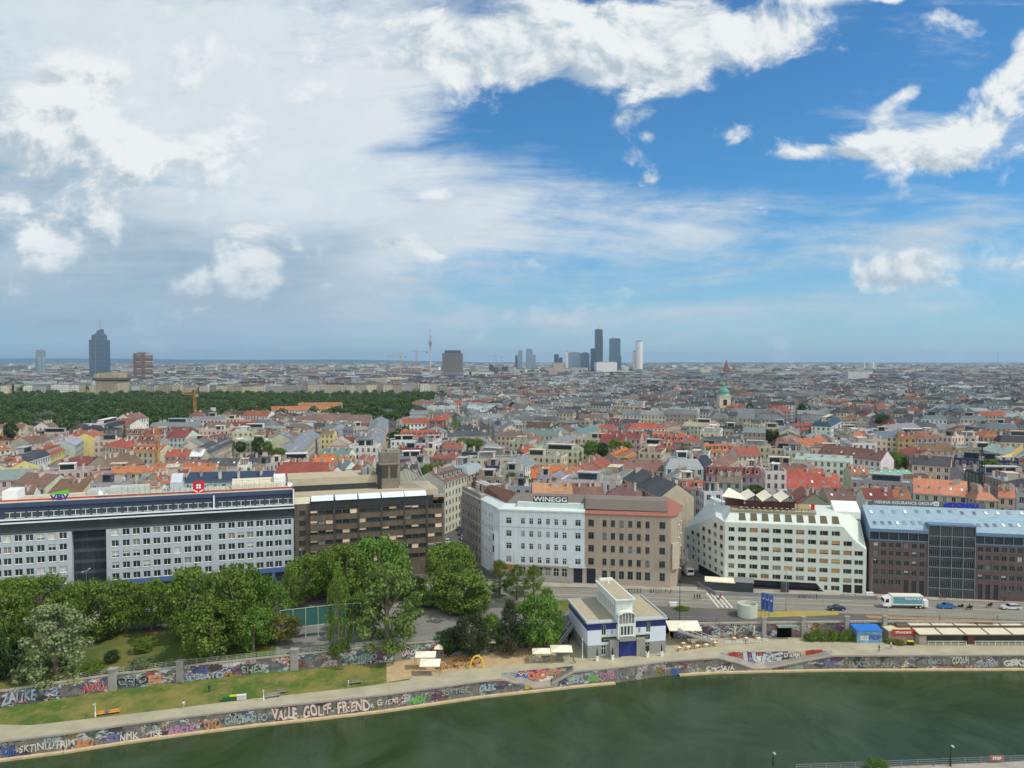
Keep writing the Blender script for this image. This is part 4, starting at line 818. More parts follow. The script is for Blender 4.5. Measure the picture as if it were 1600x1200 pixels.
# beige neighbour
colsB = [(Xc(p), w_) for p, w_ in ((923.5, 1.7), (944.5, 1.2), (957.6, 1.2), (971, 1.2), (984.6, 1.2), (998, 1.2), (1011.6, 1.2), (1034.7, 1.7))]; rowb = [Zc(923.5, q) for q in (822, 841.7, 861.5, 882)]
archB = [Xc(p, 902) for p in (944.5, 957.6, 971, 984.6, 998, 1011.6, 1034.7)]
rB, mb, hB = facade_building(fc, 'apartment_house', 'beige five storey house with arched ground floor beside the white corner building', xd, xe, colsB, rowb, 'cross', BEI, BEI2, WHITE, archB, [Xc(923.5, 905)])
wB = xe-xd; cB = Vector((wB+1.8, 2.2, 0)); eB = Vector((wB+4.0, 17, 0))
mb.face([(wB, 0, 0), (cB.x, cB.y, 0), (cB.x, cB.y, zc), (wB, 0, zc)], 0); mb.face([(cB.x, cB.y, 0), (eB.x, eB.y, 0), (eB.x, eB.y, zc), (cB.x, cB.y, zc)], 0); mb.face([(eB.x, eB.y, 0), (0, 14, 0), (0, 14, zc), (eB.x, eB.y, zc)], 0); mb.face([(0, 14, 0), (0, 0, 0), (0, 0, zc), (0, 14, zc)], 0)
mb.build('facade', [BEI, BEI2], rB)
m_ = MB(); m_.prism([(wB+.5, -.6), (wB+2.6, 1.6), (wB+2.0, 3.6), (wB-.2, 1.4)], 5.6, 13.2); m_.build('oriel', BEI2, rB)
REDT = mat('red_clay_tile', (.28, .11, .08), .85, var=.18, scale=1.5)
m_ = MB(); m_.face([(0, -.5, zc), (wB+.4, -.5, zc), (wB-.9, .9, zc+.75), (0, .9, zc+.75)]); m_.face([(0, -.5, zc-.25), (wB+.4, -.5, zc-.25), (wB+.4, -.5, zc), (0, -.5, zc)]); m_.face([(wB+.4, -.5, zc), (cB.x+.5, cB.y-.1, zc), (eB.x+.4, eB.y, zc), (wB-1.2, 9, zc+4.2), (wB-.9, .9, zc+.75)]); m_.face([(wB-6, 6, zc+3.6), (wB-.9, .9, zc+1.1), (wB-1.2, 9, zc+4.2)]); m_.build('tiled_eaves', REDT, rB)
m_ = MB(); m_.face([(0, .92, zc+1.1), (wB-.9, .92, zc+1.1), (wB-1.1, 1.7, zc+4.0), (0, 1.7, zc+4.0)]); m_.box(0, wB-1.1, 1.7, 9, zc+3.7, zc+4.02); m_.face([(wB-.9, .92, zc+1.1), (wB-1.2, 9, zc+4.0), (wB-1.1, 1.7, zc+4.0)]); m_.box(0, .3, .9, 9, zc+1, zc+4.3); m_.face([(0, 9, zc+4), (wB-1.1, 9, zc+4), (wB, 14, zc), (0, 14, zc)]); m_.build('attic', mat('grey_brown_render', (.20, .17, .145), .85, var=.08), rB)
m_ = MB(); m_.box(0, wB+.1, -.14, -.003, zg-.1, zg+.12); m_.build('string_course', BEI2, rB)
m_ = MB(); xx = Xc(923.5, 905)-xd; m_.face([(xx-1.35, .34, .13), (xx+1.35, .34, .13), (xx+1.35, .34, 5), (xx-1.35, .34, 5)]); m_.build('door', MATS['dark_blue_door'], rB)
place_windows(rB, [(x-xd, z, w_, 1.95, 'cross', .25) for x, w_ in colsB for z in rowb]+[(x-xd, 1.9, 1.5, 2.4, 'arch', .34) for x in archB], mat('dark_window_frame', (.10, .09, .08), .6))
for z in rowb:
    for t in (.3, .7):
        p = cB+(eB-cB)*t; q = link('window', window_mesh(1.2, 1.95, 'cross', WHITE), rB, (p.x+.03, p.y, z)); q.rotation_euler = (0, 0, math.atan2((eB-cB).y, (eB-cB).x))
# ---- D: white faceted hotel ------------------------------------------------------------
D1 = P(1353, 929, 0); D0 = Vector((63.1, 226.2, 0)); fd = FR(D0, D1)
def Zd(px, py, y=0): return fd.uz(px, py, y)[1]
def Xd(px, py=870, y=0): return fd.uz(px, py, y)[0]
HW = mat('pale_mineral_facade', (.58, .63, .575), .75, var=.06, scale=.2, streak=.10)
root = fd.thing('hotel', 'white faceted hotel with folded roof terrace tents and rows of wide windows', 'building')
zT = 19.3; zB = 2.5; Wd = fd.W
cxs = [Xd(1100+q/5.333) for q in (228, 316, 412, 508, 606, 703, 800, 900, 998, 1097, 1197, 1290)]
rows = [Zd(1159, q+3.6) for q in (828, 842.5, 856.8, 870.7, 884.8, 898.8)]
hs = []; wl = []
for i, x in enumerate(cxs):
    for k, z in enumerate(rows):
        if (k == 0 and i >= 10) or (k == 1 and i == 11): continue
        w_ = 1.7 if i == 0 else 2.3; hs.append((x-w_/2, x+w_/2, z, z+1.4)); wl.append((x, z, w_, 1.4, 'third', .4))
xcut = cxs[8]-2.0
mb = MB(); wall_holes(mb, 0, cxs[10]-1.3, zB, zT, [h for h in hs if h[1] < cxs[10]-1.3], depth=.4)
xq = cxs[10]-1.3; hr = [h for h in hs if h[0] > xq]
wall_holes(mb, xq, Wd, 0, rows[2]+1.9, hr+[(cxs[10]-1.2, cxs[10]+1.2, .15, 2.6), (cxs[11]-1.1, cxs[11]+1.1, .15, 2.6)], depth=.4)
zc1 = rows[2]+1.9
# cut corner at the right: two stepped triangles
h1 = [h for h in hr if h[2] > zc1-.1]
wall_holes(mb, xq, cxs[11]-1.3, zc1, rows[0]-.9, h1, depth=.4)
mb.face([(xq, 0, rows[0]-.9), (cxs[11]-1.3, 0, rows[0]-.9), (xq, 0, zT)], 0); mb.face([(cxs[11]-1.3, 0, zc1), (Wd, 0, zc1), (cxs[11]-1.3, 0, rows[0]-.9)], 0)
# lower right part down to the street
wall_holes(mb, xcut+2.2, xq, 0, zB, [(cxs[8]-1.15, cxs[8]+1.15, .6, 2.0), (cxs[9]-1.15, cxs[9]+1.15, .6, 2.0)], depth=.4); mb.face([(xcut, 0, zB), (xcut+2.2, 0, 0), (xcut+2.2, 0, zB)], 0)
# roof facets
yb = 3.6; zU = zT+3.4
mb.face([(0, 0, zT), (xq, 0, zT), (xq-1.5, yb, zU), (2.2, yb, zU)], 0)
mb.face([(xq, 0, zT), (cxs[11]-1.3, 0, rows[0]-.9), (Wd, 0, zc1), (Wd, 9, zT+1.5), (xq-1.5, yb, zU)], 0)
mb.face([(Wd, 0, 0), (Wd, 14, 0), (Wd, 14, zT+2), (Wd, 9, zT+1.5), (Wd, 0, zc1)], 0)
# left wing following the side street
LW = 27.; la = math.radians(99)
dxl = fd.loc(Vector((57.0, 252.5, 0))); e1 = dxl.normalized()
def lw(t, z, off=0): p = e1*t; nrm = Vector((-e1.y, e1.x, 0)); nrm = nrm if nrm.x < 0 else -nrm; p = p+nrm*off; return (p.x, p.y, z)
zl = [(0, zT), (5.5, zT+.6), (LW, rows[2]+.8)]
lh = []; lwl = []
for k, z in enumerate(rows):
    for i in range(7):
        t = 2.0+i*3.75
        top = lerp([5.5, LW], [zT-.3, rows[2]+.2], t)
        if z+1.4 < top and not (k == 5 and i > 5): lh.append((t-.95, t+.95, z, z+1.4))
tmp = MB(); wall_holes(tmp, 0, LW, zB, rows[2]+.8, [h for h in lh if h[3] < rows[2]+.8], depth=.4)
for f, uvv in zip(tmp.f, tmp.uv):
    mb.face([lw(tmp.v[i][0], tmp.v[i][2], -tmp.v[i][1]) for i in f][::-1], 0)
zl0 = rows[2]+.8
mb.face([lw(0, zl0), lw(0, zT), lw(5.5, zT+.6), lw(LW, zl0)], 0)
mb.face([lw(0, zT), (2.2, yb, zU), (e1.x*LW+9, e1.y*LW-2, zU), lw(LW, zl0), lw(5.5, zT+.6)][::-1], 0)
mb.build('facade', HW, root)
up = [h for h in lh if h[3] >= rows[2]+.8]
for h in lh:
    t = (h[0]+h[1])/2; q = link('window', window_mesh(1.9, 1.4, 'plain', mat('gold_window_frame', (.55, .40, .20), .4)), root, lw(t, h[2], .02 if h in up else -.38)); q.rotation_euler = (0, 0, math.atan2(-e1.y, -e1.x))
place_windows(root, wl+[(cxs[8], .6, 2.3, 1.4, 'third', .4), (cxs[9], .6, 2.3, 1.4, 'third', .4)], MATS['gold_window_frame'], 100-len(lh)-2, lambda q, it: blindsub(q, it, .45, mat('amber_blind', (.40, .27, .12), .6, rnd=.4)))
m_ = MB()
for x in (cxs[10], cxs[11]): m_.face([(x-1.15, .38, .15), (x+1.15, .38, .15), (x+1.15, .38, 2.6), (x-1.15, .38, 2.6)])
m_.build('garage_door', DARK, root)
m_ = MB(); m_.box(.5, xcut+2.3, 1.6, 1.8, 0, zB-.002); m_.face([(0, .01, zB-.004), (xcut+2, .01, zB-.004), (xcut+2, 1.6, zB-.004), (0, 1.6, zB-.004)][::-1]); m_.prism([(-.05, .1), (.4, .1), (e1.x*16, e1.y*16), (e1.x*16-.3, e1.y*16)], 0, zB-.003)
m_.build('recessed_ground_floor', mat('black_glazing', (.018, .022, .032), .2, spec=.5), root)
m_ = MB()
for i, x in enumerate(cxs[1:10]):
    for f in (0,):
        a = (x-1.0+.1, .95, zT+.95); m_.face([(x-.9, .55, zT+.55+.07), (x+1.1, .55, zT+.55+.07), (x+1.0, 2.5, zT+2.38+.07), (x-.9+.2, 2.5, zT+2.38+.07)])
m_.build('sloping_windows', mat('olive_glass', (.10, .095, .05), .2, spec=.5), root)
m_ = MB(); xdk = Xd(1275, 800, 3); m_.box(1.8, xdk, 2.4, 16, zU-.5, zU-.1, 0); m_.prism([(xdk, 3.7), (xq-1.6, 3.7), (Wd-.3, 9), (Wd-.3, 16), (xdk, 16)], zT, zU-.2, 1)
m_.prism([(2.2, 4), (1.8, 16), (e1.x*LW+9, e1.y*LW), (e1.x*LW+8, e1.y*LW-2)], zT-1, zU-.12, 1)
m_.build('roof', [mat('timber_deck_edge', (.34, .26, .13), .8), HW], root)
m_ = MB(); a = Xd(1304, 788, 7); b = Xd(1345, 788, 7); m_.prism([(a, 7), (b, 7), (b, 12.5), (a, 12.5)], zU-2.4, zU+2.6, z1s=[zU-.3, zU-.3, zU+2.0, zU+2.0]); m_.build('white_roof_slope', WHITE, root)
# folded tent canopy
tn = thing('roof_pavilion', 'zigzag cream canopy over the roof terrace of the white hotel', 'pavilion', fd.world(0, 0, zU-.1), fd.ang)
xt = [Xd(p, 787, 5) for p in (1166, 1180, 1191, 1206, 1219, 1233, 1246)]; m_ = MB(); zz = [2.7, 4.3, 2.3, 4.2, 2.3, 4.2, 2.0]
xL = Xd(1128, 780, 9)
for i in range(6):
    m_.face([(xt[i], 4.6, zz[i]), (xt[i+1], 4.6, zz[i+1]), (xt[i+1]-1.2, 13, zz[i+1]+.5), (xt[i]-1.2, 13, zz[i]+.5)])
m_.face([(xt[0], 4.6, zz[0]), (xt[0]-1.2, 13, zz[0]+.5), (xL+2.5, 15, 4.6), (xL, 10, 2.6)][::-1])
m_.build('canopy', CANVAS, tn); m_ = MB()
for i in range(7): m_.beam((xt[i], 4.62, 0), (xt[i], 4.62, zz[i]-.05), .12, .12)
for i in range(6): m_.beam((xt[i], 4.62, zz[i]-.12), (xt[i+1], 4.62, zz[i+1]-.12), .14, .2)
m_.beam((xL, 10, 0), (xL, 10, 2.5), .12); m_.build('frame', DARK, tn)
m_ = MB(); m_.box(xt[0], xt[-1]-.5, 6.6, 6.8, 0, 2.2, 0); m_.box(xL+1, xt[0]-.3, 9.5, 9.8, 0, 2.2, 0); m_.build('glazing', mat('dark_red_interior', (.09, .035, .03), .4), tn)
railing('slim dark railing around the hotel roof terrace', [fd.world(x, 2.6, zU-.1) for x in (2, 8, 14, 20, xdk-.3)], 1.0, 1.5, DARK)
for i, px in enumerate(range(1158, 1245, 9)):
    x = Xd(px, 800, 4.0); t_ = thing('cafe_table', 'tiny white café table with chairs, %s from the left along the hotel terrace edge' % ['first', 'second', 'third', 'fourth', 'fifth', 'sixth', 'seventh', 'eighth', 'ninth', 'tenth'][i], 'table', fd.world(x, 3.6, zU-.1), group='tables on the hotel roof terrace')
    m_ = MB(); m_.lathe([(0, .74), (.42, .74), (.42, .70), (0, .70)], n=10); m_.build('tabletop', WHITE, t_); m_ = MB(); m_.tube((0, 0, 0), (0, 0, .7), .04); m_.lathe([(.25, 0), (0, .05)], n=8); m_.build('leg', DARK, t_)
rs = thing('sunshade_screen', 'small red square screen at the right end of the hotel terrace', 'screen', fd.world(Xd(1270, 796, 4), 4, zU-.1), fd.ang); m_ = MB(); m_.box(-.5, .5, -.1, .1, .6, 2.2); m_.beam((0, 0, 0), (0, 0, .6), .1); m_.build('panel', mat('red_fabric', (.6, .02, .02), .7), rs)
# ---- E: brick office with blue roof ------------------------------------------------------
E0 = P(1357.5, 927.5, 0); E1 = P(1523, 937, 0); fe = FR(E0, E1)
def Ze(px, py, y=0): return fe.uz(px, py, y)[1]
def Xe(px, py=870, y=0): return fe.uz(px, py, y)[0]
def brickmat():
    m, n, l, b = newmat('dark_red_brick'); g = G(m); t = n.new('ShaderNodeTexCoord'); br_ = n.new('ShaderNodeTexBrick'); l.new(t.outputs['UV'], br_.inputs[0]); br_.inputs['Scale'].default_value = 1.6; br_.inputs['Color1'].default_value = (.120, .086, .082, 1); br_.inputs['Color2'].default_value = (.086, .062, .062, 1); br_.inputs['Mortar'].default_value = (.14, .105, .095, 1); br_.inputs['Mortar Size'].default_value = .02
    no = g.noise(t.outputs['UV'], .4, 4); l.new(g.mix(1., br_.outputs[0], g.rng(no.outputs[0], .3, .7, .8, 1.2), 'MULTIPLY'), b.inputs['Base Color']); b.inputs['Roughness'].default_value = .85; return m
BRICK = brickmat(); BLUER = metalroof(); BLUER.name = 'blue_sheet_roof'
BLT = mat('blue_metal_trim', (.13, .22, .33), .5, .1, .05)
root = fe.thing('brick_office', 'dark brick office with pale blue sheet metal roof, skylights and a glazed centre bay', 'building')
zE = Ze(1362, 843); zE2 = Ze(1362, 830); xa, xb = Xe(1450), Xe(1523); xend = Xe(1523)+34
zrg = 24.0; yr = 9.5
rz = [Ze(1381, q+3.8) for q in (851.6, 864.5, 879, 894, 909)]
cl1 = [Xe(1300+q/5.333) for q in (365, 428, 492, 553, 620, 685, 750)]; cl2 = [Xe(1300+q/5.333) for q in (1238, 1303, 1370, 1436, 1502, 1568)]; cl2 += [cl2[-1]+2.3*k for k in (1, 2, 3, 4, 5, 6)]
hs = [(x-.62, x+.62, z, z+1.4) for x in cl1+cl2 for z in rz[:4]]+[(x-.62, x+.62, rz[4], rz[4]+1.4) for x in cl1[:4]+cl2[3:]]
sl1 = [(x-.6, x+.6, .3, rz[4]+1.5) for x in cl1[4:]+cl2[:3]]
mb = MB(); wall_holes(mb, 0, xa, 0, zE, [h for h in hs+sl1 if h[1] < xa], depth=.3); wall_holes(mb, xb, xend, 0, zE, [h for h in hs+sl1 if h[0] > xb], depth=.3)
mb.face([(0, 14, 0), (0, 0, 0), (0, 0, zE), (0, 14, zE)]); mb.face([(xend, 0, 0), (xend, 14, 0), (xend, 14, zE), (xend, 0, zE)]); mb.face([(xend, 14, 0), (0, 14, 0), (0, 14, zE), (xend, 14, zE)])
mb.build('facade', BRICK, root)
m_ = MB()
for a, b in ((0, xa), (xb, xend)):
    m_.box(a, b, .35, .45, zE, zE2, 1); m_.box(a, b, -.12, .3, zE-.15, zE+.15, 0)
    n_ = int((b-a)/2.3)
    for k in range(n_+1): m_.box(a+k*(b-a)/n_-.08, a+k*(b-a)/n_+.08, .0, .34, zE+.15, zE2, 0)
    m_.box(a, b, -.5, .35, zE2, zE2+.95, 0)
m_.build('attic_storey', [BLT, CURT], root)
cb = (.27, .37, .44)
m_ = MB()
def rq(x0, x1, y0, y1):
    za = zE2+.95+(zrg-zE2-.95)*(y0+.5)/(yr+.5); zb_ = zE2+.95+(zrg-zE2-.95)*(y1+.5)/(yr+.5)
    m_.face([(x0, y0, za), (x1, y0, za), (x1, y1, zb_), (x0, y1, zb_)], 0, [(x0, y0), (x1, y0), (x1, y1*1.3), (x0, y1*1.3)], cb)
def rzz(y): return zE2+.95+(zrg-zE2-.95)*(y+.5)/(yr+.5)
rq(0, xa, -.5, 2.4); rq(xb, xend, -.5, 2.4); rq(0, xend, 2.4, yr)
m_.face([(xend, yr, zrg), (0, yr, zrg), (0, 14, zE+2), (xend, 14, zE+2)][::-1], 0, None, cb); m_.build('roof', BLUER, root)
m_ = MB(); m_.face([(0, -.5, zE2+.95), (0, yr, zrg), (0, 14, zE+2), (0, 14, zE), (0, -.5, zE)][::-1]); m_.box(-.15, 0-.002, -.6, .2, zE-.2, zE2+1); m_.build('gable', BLT, root)
gz = rzz(2.4)+.2
m_ = MB(); nfl = 7; fz = [k*gz/nfl for k in range(nfl+1)]
m_.box(xa, xb, .2, .3, 0, gz, 0)
for k in range(1, nfl+1): m_.box(xa, xb, -.35, .19, fz[k]-.28, fz[k]-.12, 1); m_.box(xa, xb, .05, .19, fz[k]-1.3, fz[k]-.3, 2)
for k in range(5): x = xa+(xb-xa)*k/4; m_.box(x-.08, x+.08, -.4, -.2, 0, gz, 1)
for k in range(24): x = xa+(xb-xa)*(k+.5)/24; m_.box(x-.03, x+.03, .12, .198, 0, gz, 1)
m_.build('glazed_bay', [mat('bay_glass', (.03, .04, .042), .06, var=.5, scale=.5, spec=.6), STEEL, NAVYG], root)
m_ = MB(); m_.prism([(xa-.1, -1.0), (xb+.1, -1.0), (xb+.1, 2.6), (xa-.1, 2.6)], gz, gz+.3); m_.box(xa-.12, xa, -.5, 2.5, zE2, gz, 0); m_.box(xb, xb+.12, -.5, 2.5, zE2, gz, 0); m_.build('bay_roof', BLT, root)
DKF = mat('grey_window_frame', (.16, .16, .17), .5)
wl = [(h[0]+.62, h[2], 1.24, 1.4, 'two', .3) for h in hs]
place_windows(root, wl, DKF, 64, lambda q, it: blindsub(q, it, .12))
m_ = MB()
for h in sl1: m_.face([(h[0], .3, h[2]), (h[1], .3, h[2]), (h[1], .3, h[3]), (h[0], .3, h[3])])
m_.build('tall_slot_glazing', CURT, root)
SKY = glassmat('skylight_glass', (.10, .13, .15), (.75, .78, .78), .6, .1)
def skylight(root, x, y, zf, w_=.9, l_=1.5, fm=None):
    m = WCACHE.get('sky')
    if not m:
        b = MB(); b.box(-.5, .5, -.8, .8, -.05, .08, 1); b.face([(-.42, -.72, .085), (.42, -.72, .085), (.42, .72, .085), (-.42, .72, .085)], 0); m = WCACHE['sky'] = b.mesh('skylight', [SKY, STEEL])
    return m
slope = math.atan2(zrg-zE2-.95, yr+.5)
def sky_at(px, py):
    d = ray(px, py)
    for i in range(400):
        y = -.5+i*.025; x, z = fe.uz(px, py, y)
        if z <= rzz(y): break
    q = link('skylight', skylight(root, 0, 0, 0), root, (x, y, rzz(y)+.02)); q.rotation_euler = (slope, 0, 0); q.scale = (.9, .95, 1)
for q in (325, 420, 515, 608, 705, 800, 893, 985, 1085, 1185, 1282, 1380, 1473, 1580): sky_at(1300+q/5.333, 740+(318 if q < 1000 else 330)/5.333)
for q in (355, 420, 483, 545, 605, 673, 738): sky_at(1300+q/5.333, 740+412/5.333)
for q in (1222, 1290, 1358, 1428, 1493, 1555): sky_at(1300+q/5.333, 740+432/5.333)
s3 = thing('rooftop_sign', 'long grey board with white letters VIENNA INSURANCE GROUP on the blue roofed office', 'sign', fe.world(Xe(1415, 787, yr+.5), yr+.5, zrg-.3), fe.ang)
l0, l1 = Xe(1362, 787, yr+.5)-Xe(1415, 787, yr+.5), Xe(1470, 787, yr+.5)-Xe(1415, 787, yr+.5)
m_ = MB(); m_.box(l0, l1, 0, .2, .3, 2.0); m_.build('board', mat('grey_sign_board', (.13, .14, .15), .6), s3)
text_mesh('VIENNA INSURANCE GROUP', 1.25, WHITE, 'lettering', s3, ((l0+l1)/2-.6, -.04, 1.15), extrude=.02, bold=.01, sx=1.0)
m_ = MB(); m_.box(l1-1.9, l1-.5, -.06, -.002, .6, 1.85, 0); m_.build('logo_tile', WHITE, s3); m_ = MB(); m_.box(l1-1.6, l1-1.25, -.08, -.062, 1.25, 1.6); m_.box(l1-1.15, l1-.8, -.08, -.062, 1.25, 1.6); m_.box(l1-1.6, l1-1.25, -.08, -.062, .8, 1.15); m_.box(l1-1.15, l1-.8, -.08, -.062, .8, 1.15); m_.build('logo_mark', mat('grey_mark', (.3, .3, .3)), s3)
s4 = thing('rooftop_sign', 'blue letter sign with a red and white stroke on the blue roofed office', 'sign', fe.world(Xe(1500, 788, yr+.5), yr+.5, zrg-.3), fe.ang)
m_ = MB(); m_.box(-5.6, 6.8, .1, .3, .2, 1.9); m_.build('backing', mat('grey_sign_board', (.13, .14, .15)), s4); SB = mat('royal_blue_letters', (.01, .03, .42), .5)
text_mesh('DONAU', 1.7, SB, 'lettering', s4, (1.2, .03, 1.0), extrude=.06, bold=.12, sx=1.15); m_ = MB(); m_.prism([(-4.4, -.02), (-2.6, -.02), (-2.2, .08), (-4.4, .08)], .3, 1.6, z1s=[1.2, 1.7, 1.7, 1.2]); m_.build('swoosh', SB, s4); m_ = MB(); m_.beam((-2.3, -.03, .3), (-1.9, -.03, 2.2), .35, .1); m_.build('stroke', mat('red_stroke', (.6, .05, .03), .5), s4)
# ---------------------------------------------------------------- lock house by the water
S0 = P(918, 1029, QZ); S1 = P(1040, 1020, QZ); fs = FR(S0, S1)
Wst = fs.W; Ds = 17.5
def Zs(px, py, y=0): return fs.uz(px, py, y)[1]
def Xs(px, py=1000, y=0): return fs.uz(px, py, y)[0]
TILE = mat('white_blue_tiles', (.62, .67, .74), .5, var=.04); COB = mat('cobalt_blue_tiles', (.03, .04, .16), .5, var=.1); GRAN = mat('grey_granite', (.27, .27, .25), .8, var=.15, scale=2); COP = mat('grey_green_cornice', (.40, .44, .42), .6); ROOFG = mat('station_roof_gravel', (.40, .35, .24), .95, var=.15); WHF = mat('white_cast_iron', (.68, .72, .66), .5)
root = fs.thing('lock_house', 'white and cobalt blue art nouveau lock house with raised lantern roof on the quay edge', 'building')
b0, b1 = Xs(965), Xs(993)
zs_ = Zs(935, 1008); zbl = Zs(935, 984.5); zt = Zs(935, 973.5)
wins = [(Xs(943.5, 985), 1.1, zbl-1.4, zbl+1.2), (Xs(956.5, 985), .5, zbl-1.4, zbl-.1), (Xs(999, 985), .5, zbl-1.4, zbl-.1), (Xs(1013, 985), 1.1, zbl-1.4, zbl+1.2)]
hs = [(x-w_/2, x+w_/2, a, b) for x, w_, a, b in wins]
mb = MB(); wall_holes(mb, 0, b0, zs_, zbl, [(a, b, c, min(d, zbl-.001)) for a, b, c, d in hs if b < b0], depth=.25); wall_holes(mb, b1, Wst, zs_, zbl, [(a, b, c, min(d, zbl-.001)) for a, b, c, d in hs if a > b1], depth=.25)
wall_holes(mb, 0, b0, zbl, zt, [(a, b, zbl+.001, d) for a, b, c, d in hs if b < b0 and d > zbl], depth=.25, m=1, mr=1); wall_holes(mb, b1, Wst, zbl, zt, [(a, b, zbl+.001, d) for a, b, c, d in hs if a > b1 and d > zbl], depth=.25, m=1, mr=1)
dl = [(Xs(943.5, 1010)-.6, Xs(943.5, 1010)+.6, QZ+.6, zs_-.2), (Xs(1012, 1010)-.6, Xs(1012, 1010)+.6, QZ+.6, zs_-.2)]
wall_holes(mb, 0, b0, QZ, zs_, [dl[0]], depth=.25, m=2, mr=2); wall_holes(mb, b1, Wst, QZ, zs_, [dl[1]], depth=.25, m=2, mr=2)
mb.face([(0, Ds, QZ), (0, 0, QZ), (0, 0, zs_), (0, Ds, zs_)], 2); mb.face([(0, Ds, zs_), (0, 0, zs_), (0, 0, zbl), (0, Ds, zbl)], 0); mb.face([(0, Ds, zbl), (0, 0, zbl), (0, 0, zt), (0, Ds, zt)], 1)
mb.face([(Wst, 0, QZ), (Wst, Ds, QZ), (Wst, Ds, zt), (Wst, 0, zt)], 0); mb.face([(Wst, Ds, QZ), (0, Ds, QZ), (0, Ds, zt), (Wst, Ds, zt)], 0)
mb.build('walls', [TILE, COB, GRAN], root)
m_ = MB(); t = .45
m_.box(-.35, Wst+.35, -.45, .1, zt, zt+.28); m_.box(-.35, .1, .1, Ds+.3, zt, zt+.6); m_.box(Wst-.1, Wst+.35, .1, Ds+.3, zt, zt+.6); m_.box(.1, Wst-.1, Ds, Ds+.3, zt, zt+.6); m_.face([(.1, .1, zt+.28), (Wst-.1, .1, zt+.28), (Wst-.1, 1.3, zt+.35), (.1, 1.3, zt+.35)]); m_.build('cornice', COP, root)
m_ = MB(); m_.box(.1, Wst-.1, 1.3, Ds, zt, zt+.33); m_.build('roof', ROOFG, root)
la, lb = Xs(963.5, 941, -.3), Xs(991.5, 941, -.3); zl = 9.5
m_ = MB(); m_.box(la+.2, lb-.2, .6, Ds-1.5, zt+.33, zl); m_.build('lantern', WHF, root)
for k in range(10):
    for sx, yy in ((la+.19, 0), (lb-.19, 1)):
        m2 = WCACHE.get('lw') or WCACHE.setdefault('lw', window_mesh(1.0, 2.3, 'two', WHF)); q = link('window', m2, root, (sx, 2.0+k*1.45, zt+1.2)); q.rotation_euler = (0, 0, -math.pi/2 if yy == 0 else math.pi/2)
m_ = MB(); m_.box(la-.25, lb+.25, -.4, Ds-1.0, zl, zl+.3, 0); m_.box(la+.15, lb-.15, -.0, Ds-1.4, zl+.301, zl+.36, 1); m_.box(la+.7, lb-.2, Ds-1.8, Ds-.7, zl+.3, zl+.8, 0); m_.build('lantern_roof', [WHF, ROOFG], root)
m_ = MB(); cxm = (la+lb)/2; m_.box(cxm-.25, cxm+.25, Ds-4.5, Ds-4.0, zl+.37, zl+1.1); m_.build('chimney', WHF, root)
# projecting bay with arched roof
m_ = MB(); bw = 2.2; yb_ = -1.3
ar = [(cxm+bw*math.cos(math.pi*i/10), 5.75+1.15*math.sin(math.pi*i/10)) for i in range(11)]
for (xa_, za_), (xb_, zb_) in zip(ar, ar[1:]): m_.face([(xa_, yb_-.25, za_+.25), (xb_, yb_-.25, zb_+.25), (xb_, 1.0, zb_+.25), (xa_, 1.0, za_+.25)][::-1]); m_.face([(xa_, yb_-.25, za_), (xb_, yb_-.25, zb_), (xb_, yb_-.25, zb_+.25), (xa_, yb_-.25, za_+.25)][::-1])
m_.face([(x, .58, z) for x, z in ar][::-1]); m_.box(cxm-bw, cxm+bw, yb_+.02, .58, zbl-2.2, 3.85); m_.box(cxm-bw, cxm+bw, yb_, yb_+.3, 3.85, 4.25); m_.box(cxm-bw, cxm-bw+.25, yb_, .5, 4.25, 5.75); m_.box(cxm+bw-.25, cxm+bw, yb_, .5, 4.25, 5.75)
for k in range(6): x = cxm-bw+.25+k*(2*bw-.5)/5; m_.box(x-.07, x+.07, yb_-.02, yb_+.1, 4.25, 5.75+1.1*math.sqrt(max(0, 1-((x-cxm)/bw)**2)))
m_.build('oriel', WHF, root)
m_ = MB(); m_.face([(x, yb_+.12, min(z, 6.9)) for x, z in ar][::-1]); m_.face([(cxm-bw+.25, yb_+.12, 4.25), (cxm+bw-.25, yb_+.12, 4.25), (cxm+bw-.25, yb_+.12, 5.76), (cxm-bw+.25, yb_+.12, 5.76)]); m_.build('arched_glazing', GLASS, root)
for k in range(4):
    x = cxm-1.25+k*.83; link('window', window_mesh(.7, 2.3, 'plain', WHF), root, (x, yb_-.01, 1.45))
m_ = MB(); m_.box(cxm-2.0, cxm+2.0, yb_-.9, yb_, .35, .55); m_.box(cxm-2.0, cxm+2.0, yb_-.9, yb_-.8, .551, 1.35); m_.build('balcony', GRAN, root)
m_ = MB(); m_.box(b0-2.2, b0, -.9, -.004, QZ, .2, 0); m_.box(b1, b1+2.2, -.9, -.004, QZ, .2, 0); m_.build('granite_piers', GRAN, root)
m_ = MB(); m_.box(b0+.05, b1-.05, -.3, 0, QZ, .2); m_.build('gate', mat('cobalt_gate', (.025, .04, .20), .5, var=.06), root)
place_windows(root, [(x, a, w_, b-a, 'two', .24) for x, w_, a, b in wins]+[((a+b)/2, c, 1.2, d-c, 'cross', .24) for a, b, c, d in dl], WHF)
for x in (Xs(952, 998), Xs(1003.5, 995)):
    m_ = MB(); m_.box(x-1.9, x+1.9, -.12, -.004, Zs(952, 1002), Zs(952, 1002)+1.05); m_.build('name_board', mat('black_board', (.02, .03, .03), .4), root); text_mesh('MOTTO FLUSS', .45, mat('gold_letters', (.35, .30, .12), .5), 'lettering', root, (x, -.14, Zs(952, 1002)+.5), extrude=.01, sx=1.0)
